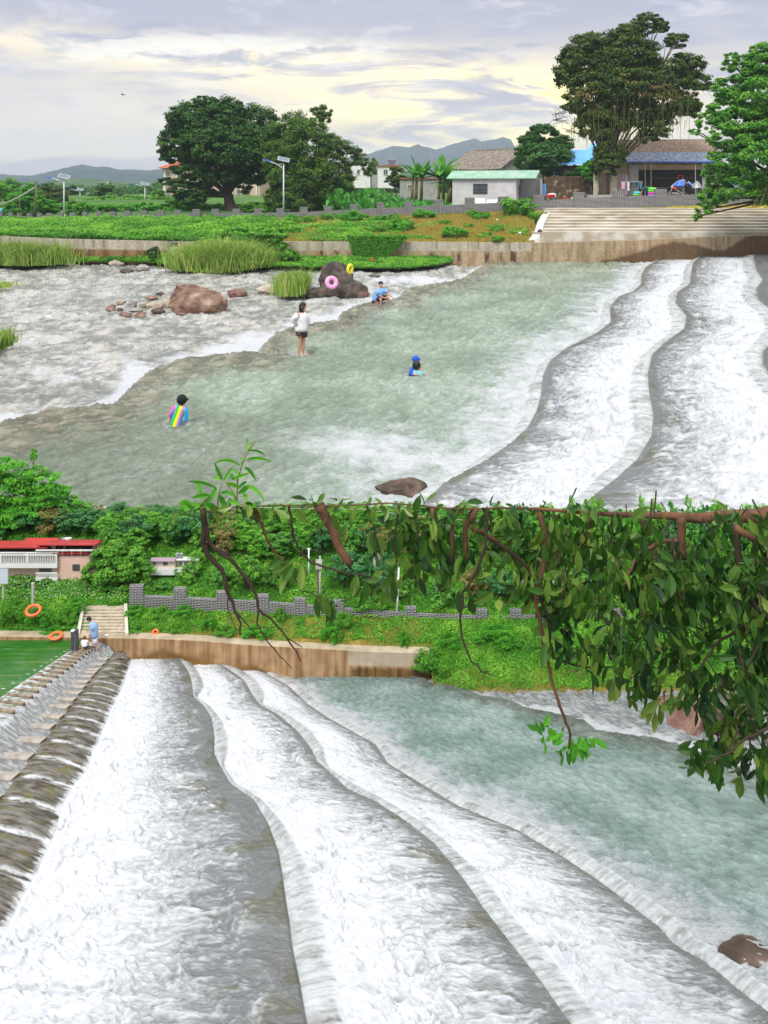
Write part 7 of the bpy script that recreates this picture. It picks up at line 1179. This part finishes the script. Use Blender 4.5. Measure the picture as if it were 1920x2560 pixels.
# pair in the water
Yp = 23.2; o_ = P(1041, 940, Yp); pa = thing('person', 'dark haired swimmer in light blue shirt with back to the camera, chest deep', 'person', o_); j = jj(980, 860, .08439, Yp, o_)
J = dict(pel=j(760, 1300), ch=j(740, 900), nk=j(735, 760), hd=j(728, 640), face=(-.3, 1, 0), shL=j(640, 850), elL=j(600, 1000), wrL=j(640, 1100, .1), shR=j(840, 850), elR=j(880, 1000), wrR=j(860, 1100, .1)); figure(pa, J, .95)
garment(pa, 'shirt', cloth('pale_blue_shirt', (.22, .60, .72)), [(*j(x, y), rx, ry) for x, y, rx, ry in ((735, 775, .07, .07), (740, 800, .15, .10), (745, 860, .19, .13), (750, 1000, .18, .13), (755, 1200, .18, .13))], [([J['shL'], J['elL']], [.08, .07]), ([J['shR'], J['elR']], [.08, .07])]); hr = MB(); hr.ball(j(725, 625, -.01), .125, .125, .135, 14, 10); hr.build('hair', M_hair, pa, smooth=True)
o2 = P(1040, 936, Yp+.35); pb = thing('person', 'child in royal blue cap and shirt with an arm round the swimmer in front', 'person', o2); j = jj(980, 860, .08439, Yp+.35, o2)
J = dict(pel=j(720, 1250), ch=j(700, 840), nk=j(705, 600), hd=j(712, 490), face=(1, -.1, -.1), shL=j(600, 730, -.15), elL=j(560, 790, -.42), wrL=j(690, 785, -.52), shR=j(820, 720, -.1), elR=j(880, 760, -.25), wrR=j(940, 810, -.3)); figure(pb, J, .92)
M_rb = cloth('royal_blue', (.02, .10, .62)); garment(pb, 'shirt', M_rb, [(*j(x, y), rx, ry) for x, y, rx, ry in ((706, 620, .06, .06), (706, 700, .14, .09), (705, 900, .14, .1), (705, 1200, .14, .1))], [([J['shL'], J['elL'], Vector(J['elL']).lerp(J['wrL'], .3)], [.075, .085, .07])])
hr = MB(); hr.ball(j(700, 445, 0), .112, .115, .10, 14, 10); hr.tube([j(790, 450, 0), j(840, 470, -.02)], [.05, .02], 8, sq=.5); hr.build('cap', M_rb, pb, smooth=True)
# lower man and child
Yl = 10.56; o_ = P(241, 1627, Yl); lm = thing('person', 'young man in light blue T-shirt and pale shorts standing at the weir head', 'person', o_); j = jj(180, 1520, .06028, Yl, o_); sc_l = .27
J = dict(pel=j(940, 1230), ch=j(890, 760), nk=j(800, 590), hd=j(700, 500), face=(-1, -.2, -.55), shL=j(900, 680, -.02), elL=j(915, 890, -.03), wrL=j(760, 895, -.03), shR=j(850, 680, .03), elR=j(770, 960, .02), wrR=j(720, 1130, .02), hpL=j(960, 1260, -.01), knL=j(1010, 1530, -.01), anL=j(1050, 1790, -.01), hpR=j(940, 1260, .02), knR=j(980, 1530, .02), anR=j(1020, 1770, .03), fdir=(-1, 0, 0)); figure(lm, J, sc_l*1.0)
M_bt = cloth('sky_blue_tee', (.30, .46, .72)); garment(lm, 'shirt', M_bt, [(*j(x, y), rx*sc_l, ry*sc_l) for x, y, rx, ry in ((815, 580, .08, .08), (850, 610, .17, .13), (890, 700, .20, .17), (900, 850, .20, .17), (915, 1050, .21, .17), (930, 1220, .19, .16))], [([J['shL'], Vector(J['shL']).lerp(J['elL'], .85)], [.028, .030]), ([J['shR'], Vector(J['shR']).lerp(J['elR'], .6)], [.026, .026])])
garment(lm, 'shorts', cloth('pale_shorts', (.62, .55, .60)), [(*j(950, 1200), .045, .04), (*j(955, 1300), .048, .042)], [([j(960, 1260, -.005), j(975, 1460, -.005)], [.040, .038]), ([j(945, 1260, .02), j(960, 1460, .02)], [.036, .036])]); hr = MB(); hr.ball(j(690, 430, .0), .030, .029, .026, 12, 8); hr.ball(j(745, 455, 0), .022, .026, .022, 10, 6); hr.build('hair', M_hair, lm, smooth=True)
o_ = P(213, 1620, 10.5); ch = thing('person', 'small child in white shirt and dark shorts squatting at the man s feet', 'person', o_); j = jj(180, 1520, .06028, 10.5, o_)
ch['label'] = 'small child in white shirt and dark shorts squatting beside the standing young man'
J = dict(pel=j(540, 1560), ch=j(520, 1400), nk=j(515, 1310), hd=j(520, 1240), face=(.3, 1, 0), shL=j(430, 1380), elL=j(380, 1480, -.01), wrL=j(440, 1560, -.02), shR=j(620, 1370), elR=j(700, 1400, -.01), wrR=j(790, 1440, -.01), hpL=j(480, 1580), knL=j(420, 1540, .04), anL=j(450, 1640, .03), hpR=j(600, 1580), knR=j(650, 1530, .04), anR=j(640, 1640, .02)); figure(ch, J, .19)
garment(ch, 'shirt', bpy.data.materials['white_shirt'], [(*j(x, y), rx, ry) for x, y, rx, ry in ((515, 1310, .014, .014), (515, 1340, .032, .022), (520, 1420, .042, .03), (530, 1520, .044, .034), (535, 1590, .036, .03))], [([j(440, 1370), j(385, 1450)], [.017, .015]), ([j(610, 1370), j(660, 1390)], [.016, .014])]); garment(ch, 'shorts', bpy.data.materials['black_shorts'], [(*j(545, 1570), .044, .034), (*j(545, 1620), .038, .03)]); hr = MB(); hr.ball(j(520, 1228), .021, .021, .021, 10, 8); hr.build('hair', cloth('brown_hair', (.12, .06, .035)), ch, smooth=True)
# person at the shop, far left passer-by
o_ = P(1713, 500, 70.2); ps = thing('person', 'person in black T-shirt and cap leaning over the motorbike before the shop', 'person', o_); j = jj(1480, 340, .2652, 70.2, o_)
J = dict(pel=j(915, 560), ch=j(905, 480), nk=j(900, 450), hd=j(893, 432), face=(-1, -.3, -.3), shL=j(880, 462, -.15), elL=j(860, 500, -.2), wrL=j(838, 535, -.3), shR=j(930, 465, .1), elR=j(938, 500, .1), wrR=j(905, 530, .1), hpL=j(905, 570), knL=j(890, 630), anL=j(900, 680), hpR=j(925, 570, .2), knR=j(930, 630, .2), anR=j(930, 680, .2)); figure(ps, J, 1.15)
garment(ps, 'shirt', bpy.data.materials['black_shorts'], [(*j(x, y), rx, ry) for x, y, rx, ry in ((900, 447, .1, .1), (903, 456, .24, .18), (908, 485, .28, .2), (915, 525, .27, .2), (918, 560, .26, .2))], [([J['shL'], Vector(J['shL']).lerp(J['elL'], .7)], [.12, .1]), ([J['shR'], J['elR']], [.12, .1])]); hr = MB(); hr.ball(j(893, 424), .14, .14, .12, 12, 8); hr.tube([j(885, 428, -.05), j(868, 432, -.1)], [.06, .03], 6, sq=.5); hr.build('cap', bpy.data.materials['black_cap'], ps, smooth=True)
o_ = P(3, 556, 83); pp = thing('person', 'far person in pale blue top walking behind the parapet at the left edge', 'person', o_); k = 83/F
J = dict(pel=(0, 0, .95), ch=(0, 0, 1.3), nk=(0, 0, 1.5), hd=(0, 0, 1.64), face=(1, 0, 0), shL=(-.05, -.2, 1.42), elL=(-.12, -.26, 1.15), wrL=(.02, -.28, .95), shR=(.05, .2, 1.42), elR=(.12, .26, 1.15), wrR=(.25, .28, 1.0), hpL=(0, -.1, .92), knL=(.15, -.1, .5), anL=(.1, -.1, .08), hpR=(0, .1, .92), knR=(-.05, .1, .5), anR=(-.3, .1, .12)); figure(pp, J, 1.0); garment(pp, 'shirt', bpy.data.materials['pale_blue_shirt'], [(0, 0, z, a, b) for z, a, b in ((1.5, .08, .09), (1.44, .14, .22), (1.2, .15, .2), (.95, .15, .19))], [([J['shL'], J['elL']], [.07, .06]), ([J['shR'], J['elR']], [.07, .06])]); garment(pp, 'trousers', cloth('grey_trousers', (.12, .12, .14)), [(0, 0, .98, .14, .18), (0, 0, .88, .14, .18)], [([J['hpL'], J['knL'], J['anL']], [.1, .08, .06]), ([J['hpR'], J['knR'], J['anR']], [.1, .08, .06])]); hr = MB(); hr.ball((-.01, 0, 1.70), .11, .10, .09, 10, 8); hr.build('hair', M_hair, pp, smooth=True)
# ---------------------------------------------------------------- near branches
def pt3(l, Y): return [P(q[0], q[1], Y+(q[2] if len(q) > 2 else 0)) for q in l]
def wig(pts, amp=.006, k=3):
    """resample with small crooks so that twigs do not look like pipes"""
    o_ = []; 
    for a, b in zip(pts[:-1], pts[1:]):
        for i in range(k): o_.append(a.lerp(b, i/k)+Vector((random.uniform(-1, 1), random.uniform(-1, 1), random.uniform(-1, 1)))*amp*(i > 0))
    return o_+[pts[-1]]
def twig(mb, l, Y, r0, r1, amp=.006, n=6):
    p = wig(pt3(l, Y), amp); mb.tube(p, [lerp(r0, r1, i/(len(p)-1)) for i in range(len(p))], n); return p
OV = thing('overhanging_tree', 'near tree with glossy dark leaves hanging down over the right of the lower river', 'tree', Vector((4.4, 3.4, -7.5)))
bo = MB(); bpts = [Vector((4.3, 3.6, -1.3)), P(2300, 1215, 3.4), P(2050, 1262, 3.2), P(1900, 1290, 3.1), P(1740, 1296, 3.05), P(1600, 1288, 3.0), P(1440, 1280, 3.0), P(1250, 1270, 3.0), P(1050, 1264, 3.0), P(900, 1262, 3.0), P(700, 1263, 3.0), P(560, 1268, 3.0), P(500, 1276, 3.0)]
bo.tube(wig(bpts, .011, 2), list(np.interp(np.linspace(0, 1, 25), [0, .12, .25, .33, .42, .5, .6, 1], [.12, .05, .030, .020, .011, .007, .0035, .002])), 8); bo.build('bough', M_bark2, OV, smooth=True, origin=OV.location).location = (0, 0, 0)
tkk = MB(); tkk.tube([Vector((4.6, 3.2, -7.6)), Vector((4.45, 3.3, -5)), Vector((4.35, 3.5, -3)), Vector((4.3, 3.6, -1.3)), Vector((4.5, 3.9, .6))], [.30, .20, .17, .14, .08], 14); tkk.build('trunk', M_bark, OV, smooth=True, origin=OV.location).location = (0, 0, 0)
TW = []
def addtw(l, Y, r0, r1, mat=None, name='twig'):
    mb = MB(); p = twig(mb, l, Y, r0, r1, .005); o = mb.build(name, mat or M_bark2, OV, smooth=True, origin=OV.location); o.location = (0, 0, 0); TW.append(p); return p
addtw([(1348, 1276), (1363, 1337), (1358, 1420), (1339, 1489), (1350, 1562), (1365, 1640), (1387, 1727), (1410, 1790), (1426, 1836), (1422, 1870)], 3.0, .011, .004)
addtw([(1200, 1328), (1287, 1389), (1335, 1441), (1352, 1500), (1374, 1554), (1374, 1600), (1382, 1645), (1460, 1667), (1538, 1667)], 3.05, .009, .003, M_barkd)
addtw([(1175, 1319), (1210, 1332), (1245, 1356)], 3.05, .008, .007); addtw([(1190, 1270), (1163, 1323), (1164, 1360), (1167, 1397)], 3.0, .012, .006)
addtw([(1217, 1270), (1213, 1366), (1190, 1430), (1156, 1481), (1152, 1570), (1171, 1636), (1202, 1678), (1233, 1690)], 2.95, .007, .002, M_barkd)
addtw([(1082, 1270), (1084, 1310), (1092, 1350), (1098, 1397)], 3.0, .008, .004); addtw([(1135, 1270), (1130, 1330), (1127, 1408)], 3.0, .009, .005); addtw([(997, 1264), (986, 1346), (992, 1404), (980, 1440)], 3.0, .005, .002, M_barkd); addtw([(916, 1262), (936, 1316), (943, 1385)], 3.0, .005, .002, M_barkd)
addtw([(797, 1264), (812, 1290), (831, 1325), (850, 1372), (878, 1412)], 3.0, .024, .014, name='broken_stub')
addtw([(1705, 1296), (1702, 1340), (1704, 1378), (1712, 1392)], 2.9, .016, .014); addtw([(1704, 1350), (1650, 1356), (1610, 1372), (1580, 1420), (1558, 1470)], 2.9, .009, .004); addtw([(1690, 1380), (1675, 1420), (1690, 1470), (1706, 1505)], 2.9, .008, .004); addtw([(1838, 1318), (1880, 1345), (1930, 1385)], 2.7, .014, .012); addtw([(1838, 1318), (1848, 1400), (1850, 1460), (1890, 1520), (1930, 1560)], 2.7, .011, .008, M_barkd); addtw([(1480, 1284), (1465, 1345), (1440, 1380), (1415, 1440), (1404, 1500)], 3.05, .006, .003); addtw([(1530, 1286), (1528, 1350), (1500, 1440), (1496, 1560)], 3.1, .005, .002, M_barkd)
addtw([(1880, 1560), (1800, 1600), (1760, 1650), (1740, 1720), (1745, 1800)], 2.8, .006, .002, M_barkd); addtw([(1960, 1800), (1900, 1830), (1860, 1850), (1800, 1890), (1760, 1910)], 2.6, .006, .002, M_barkd); addtw([(1600, 1290), (1620, 1400), (1600, 1520), (1590, 1640), (1585, 1720)], 3.0, .006, .002, M_barkd)
addtw([(723, 1263), (728, 1310), (733, 1346), (750, 1375), (774, 1404), (820, 1420), (870, 1435), (928, 1443)], 3.0, .006, .003, M_barkd); addtw([(623, 1266), (642, 1285), (654, 1308), (668, 1350), (693, 1389), (708, 1402)], 3.0, .007, .003, M_bark2); addtw([(708, 1402), (735, 1440), (754, 1478), (790, 1490), (820, 1496)], 3.0, .003, .0015, M_barkd); addtw([(600, 1268), (615, 1290), (650, 1302)], 3.0, .003, .004, M_barkd)
def inpoly(x, y, p):
    c_ = np.zeros(len(x), bool); j_ = len(p)-1
    for i in range(len(p)):
        xi, yi = p[i]; xj, yj = p[j_]; m = ((yi > y) != (yj > y)) & (x < (xj-xi)*(y-yi)/(yj-yi+1e-9)+xi); c_ ^= m; j_ = i
    return c_
def bigleaf(base, d, nrm, L, W, t):
    """arrays -> folded, tapering, slightly curled leaves (8 quads each)"""
    n = len(base); d = unit(d); s_ = unit(np.cross(d, nrm)); nn = unit(np.cross(s_, d)); V = []; prof = [0, .62, 1.0, .80, .0]; curl = rng.uniform(-.05, .28, n)[:, None]
    for i, w_ in enumerate(prof):
        q_ = i/4; c_ = base+d*(L*q_)[:, None]-nn*(L*q_*q_)[:, None]*curl; wv = (W*w_*.5)[:, None]+.0002; V += [c_-s_*wv+nn*wv*.35, c_, c_+s_*wv+nn*wv*.35]
    V = np.stack(V, 1).reshape(-1, 3); q0 = []
    for i in range(4):
        for k_ in (0, 1): q0.append([i*3+k_, i*3+k_+1, i*3+k_+4, i*3+k_+3])
    Q = (np.arange(n)[:, None, None]*15+np.array(q0)[None]).reshape(-1, 4); return V, Q, np.repeat(np.clip(t, 0, 1), 8)
def hangleaves(name, centres, Ys, per, Lpx, parent, mat='near', spread=34, t0=.42, down=1.0):
    n = len(centres); idx = np.repeat(np.arange(n), per); m = len(idx); cx = centres[idx, 0]+rng.normal(size=m)*spread*.5; cy = centres[idx, 1]+rng.normal(size=m)*spread*.5; Y = Ys[idx]+rng.normal(size=m)*.05
    b = np.stack([(cx-960)*Y/F, Y, (HZ-cy)*Y/F], -1); dirc = rng.normal(size=(n, 3))*.35; d = dirc[idx]+rng.normal(size=(m, 3))*.42; d[:, 2] -= down; nr = rng.normal(size=(m, 3))*.55+np.array([0, -.8, .7]); L = Lpx*Y/F*rng.uniform(.5, 1.25, m); t = t0+rng.normal(size=n)[idx]*.18+rng.normal(size=m)*.16
    g_ = bigleaf(b, d, nr, L, L*rng.uniform(.30, .42, m), t); return tag(npart(name, g_, LM[mat], parent, np.array(parent.location)), kind='stuff')
PA = [(1385, 1292), (1960, 1292), (1960, 1930), (1880, 1930), (1800, 1920), (1735, 1895), (1725, 1800), (1700, 1770), (1642, 1740), (1612, 1690), (1588, 1735), (1500, 1690), (1455, 1645), (1405, 1600), (1372, 1540), (1395, 1450)]
PB = [(960, 1290), (1385, 1290), (1375, 1450), (1330, 1480), (1290, 1440), (1230, 1500), (1180, 1500), (1110, 1480), (1040, 1430), (1000, 1490), (960, 1440)]
def samp(poly, n): a = np.array(poly); x = rng.uniform(a[:, 0].min(), a[:, 0].max(), n*6); y = rng.uniform(a[:, 1].min(), a[:, 1].max(), n*6); k_ = inpoly(x, y, poly); return np.stack([x[k_], y[k_]], -1)[:n]
ca = samp(PA, 330); ca = ca[(rng.uniform(0, 1, len(ca)) < (.30+.70*sstep(-fbm(ca[:, 0]/80, ca[:, 1]/80, 2, 9), -.15, .15)))]; Ya = np.clip(3.05-(ca[:, 0]-1400)/1500+rng.uniform(-.15, .35, len(ca)), 2.45, 3.4)
hangleaves('foliage', ca, Ya, 10, 48, OV, spread=36); cb_ = samp(PB, 62); hangleaves('foliage', cb_, rng.uniform(2.95, 3.3, len(cb_)), 7, 48, OV, t0=.5)
cc_ = np.array([(1340, 1815), (1360, 1835), (1380, 1850), (1400, 1830), (1420, 1850), (1440, 1840), (1455, 1860), (1470, 1850), (1430, 1870), (1410, 1875), (1450, 1880)], float); hangleaves('leaf_spray', cc_, np.full(len(cc_), 3.0), 5, 38, OV, 'bright', 16, .35, .35)
for cl, nn in (([(715, 1398), (735, 1405), (745, 1415), (722, 1420)], 4), ([(800, 1490), (825, 1500), (845, 1510)], 4), ([(900, 1445), (925, 1455), (945, 1470), (960, 1480)], 5), ([(928, 1325), (945, 1345), (938, 1375)], 4), ([(820, 1280), (870, 1310)], 3), ([(1540, 1700), (1590, 1715), (1640, 1760)], 5), ([(1740, 1900), (1790, 1930), (1850, 1940), (1900, 1945)], 6), ([(1370, 1600), (1360, 1560)], 3)): cl = np.array(cl, float); hangleaves('leaf_spray', cl, np.full(len(cl), 3.0), nn, 50, OV, 'near', 14, .62, .8)
tg = MB()
for (x, y), Yq in zip(ca[::2], Ya[::2]): l = random.uniform(35, 90); dx = random.uniform(-40, 40); tg.tube([P(x+dx, y-l, Yq+.03), P(x+dx*.4, y-l*.4, Yq), P(x, y, Yq)], [.0035, .0026, .0015], 4, cap=False)
o = tg.build('small_twigs', M_barkd, OV, origin=OV.location); o.location = (0, 0, 0); tag(o, kind='stuff')
hangleaves('bough_leaves', np.stack([np.linspace(470, 1500, 46)+rng.normal(size=46)*8, np.full(46, 1268.)+rng.normal(size=46)*4], -1), np.full(46, 3.0), 3, 40, OV, 'near', 16, .6, .5)
# bare blackened branch and fresh shoot rising from the bough tip
BB = thing('bare_branch', 'blackened leafless branch forking down over the brick parapet and lower wall', 'branch', P(507, 1273, 3.0))
for l, r0, r1 in (([(507, 1273), (512, 1313), (507, 1356), (520, 1388), (555, 1424), (571, 1486), (584, 1516), (590, 1532), (602, 1560), (600, 1586)], .0125, .003), ([(512, 1310), (520, 1345), (534, 1370), (579, 1400), (615, 1445), (640, 1486), (644, 1510), (648, 1526), (685, 1555), (715, 1592), (731, 1616), (745, 1636), (752, 1655)], .008, .002), ([(645, 1526), (642, 1560), (660, 1590), (696, 1636), (715, 1655), (729, 1672)], .003, .0015), ([(570, 1480), (569, 1520), (580, 1550), (594, 1578)], .0022, .001), ([(590, 1532), (610, 1552), (636, 1580)], .0035, .0015), ([(530, 1368), (556, 1378), (577, 1388)], .005, .002), ([(715, 1592), (745, 1612), (757, 1622)], .0022, .001), ([(577, 1388), (600, 1380), (640, 1420), (690, 1470)], .002, .0008), ([(648, 1570), (690, 1566), (720, 1580)], .0015, .0008)):
    mb = MB(); twig(mb, l, 3.0, r0*1.15, r1, .003); mb.build('branch', M_barkd, BB, smooth=True, origin=BB.location).location = (0, 0, 0)
SH = thing('leafy_shoot', 'fresh green shoot with long narrow curving leaves rising in front of the upper pool', 'shoot', P(545, 1275, 3.0)); cvt = lambda x, y: (440+x*.18083, 1060+y*.18083)
for l in ([(570, 1200), (590, 980), (640, 800)], [(840, 1220), (845, 1000), (850, 780), (900, 600), (960, 450), (1000, 370)], [(830, 1040), (760, 900), (680, 800)], [(370, 1240), (330, 1120), (460, 1010), (540, 890)], [(1000, 370), (1060, 290), (1100, 225)], [(1190, 1300), (1120, 1150), (980, 1090), (860, 1130)]): mb = MB(); twig(mb, [cvt(*q) for q in l], 3.0, .0042, .002, .0012); mb.build('stem', M_stem, SH, smooth=True, origin=SH.location).location = (0, 0, 0)
LV_ = [(990, 390, 990, 190, 20, 36), (1020, 365, 1235, 432, -40, 34), (980, 490, 1320, 522, -50, 44), (880, 570, 510, 560, -110, 44), (950, 600, 1112, 792, -60, 52), (640, 770, 535, 540, 10, 56), (660, 780, 785, 585, 10, 50), (620, 780, 498, 735, -15, 40), (545, 880, 160, 797, -45, 50), (780, 770, 1015, 685, -20, 48), (690, 820, 912, 890, -20, 60), (920, 885, 1236, 1085, -150, 60), (620, 960, 812, 1010, -60, 60), (605, 985, 715, 1195, 10, 80), (720, 1065, 900, 1132, -30, 60), (925, 960, 985, 1100, -60, 64), (880, 860, 980, 790, 0, 44), (465, 985, 215, 1025, -20, 70), (345, 955, 285, 800, 10, 70), (455, 1015, 385, 1130, 20, 60), (560, 880, 475, 1080, -10, 70), (780, 760, 760, 680, 0, 60), (870, 960, 1010, 880, -10, 70), (200, 1100, 40, 1110, -20, 100), (330, 1120, 60, 1190, -20, 110), (560, 1190, 420, 1100, -20, 90), (700, 1200, 640, 1100, 0, 80), (960, 1110, 1120, 1160, -30, 70), (250, 1180, 100, 1060, 0, 60), (860, 700, 800, 620, 0, 50), (940, 500, 880, 470, 0, 30), (900, 560, 960, 470, 0, 26)]
def curveleaf(mb, p0, p1, arch, W, Y, side):
    n = 9; vs = []
    for i in range(n+1):
        t = i/n; x = lerp(p0[0], p1[0], t); y = lerp(p0[1], p1[1], t)+arch*4*t*(1-t)*.6; tx = p1[0]-p0[0]; ty = p1[1]-p0[1]+arch*4*(1-2*t)*.6; l = math.hypot(tx, ty)+1e-6; nx, ny = -ty/l, tx/l; w_ = W*.5*math.sin(math.pi*min(t*.9+.1, 1))**.8+.4
        for s_ in (-1, 0, 1): q = cvt(x+nx*w_*s_, y+ny*w_*s_); vs.append(P(q[0], q[1], Y+side*.05*t+(.010 if s_ == 0 else 0)))
    mb.add(vs, [(i*3+k_, i*3+k_+1, (i+1)*3+k_+1, (i+1)*3+k_) for i in range(n) for k_ in (0, 1)])
for i, (a_, b_, c_, d_, ar, W) in enumerate(LV_): mb = MB(); curveleaf(mb, (a_, b_), (c_, d_), ar, W, 3.0+random.uniform(-.02, .02), random.choice((-1, 1))); o = mb.build('leaf', LM['shoot'], SH, smooth=True, origin=SH.location); o.location = (0, 0, 0); at = o.data.attributes.new('tint', 'FLOAT', 'FACE'); at.data.foreach_set('value', np.full(len(o.data.polygons), random.uniform(.2, .8), np.float32))
# ---------------------------------------------------------------- air
hz = MB(); hz.box(-2600, 2600, -30, 2680, -8.8, 150); hzo = hz.build('haze', None); tag(hzo, kind='stuff'); hm = bpy.data.materials.new('haze_air'); hm.use_nodes = True; hn = hm.node_tree; hn.nodes.clear(); pv_ = hn.nodes.new('ShaderNodeVolumePrincipled'); pv_.inputs['Color'].default_value = (.74, .87, 1.0, 1); pv_.inputs['Density'].default_value = .00034; pv_.inputs['Anisotropy'].default_value = 0
ho = hn.nodes.new('ShaderNodeOutputMaterial'); hn.links.new(pv_.outputs[0], ho.inputs['Volume']); hzo.data.materials.append(hm)
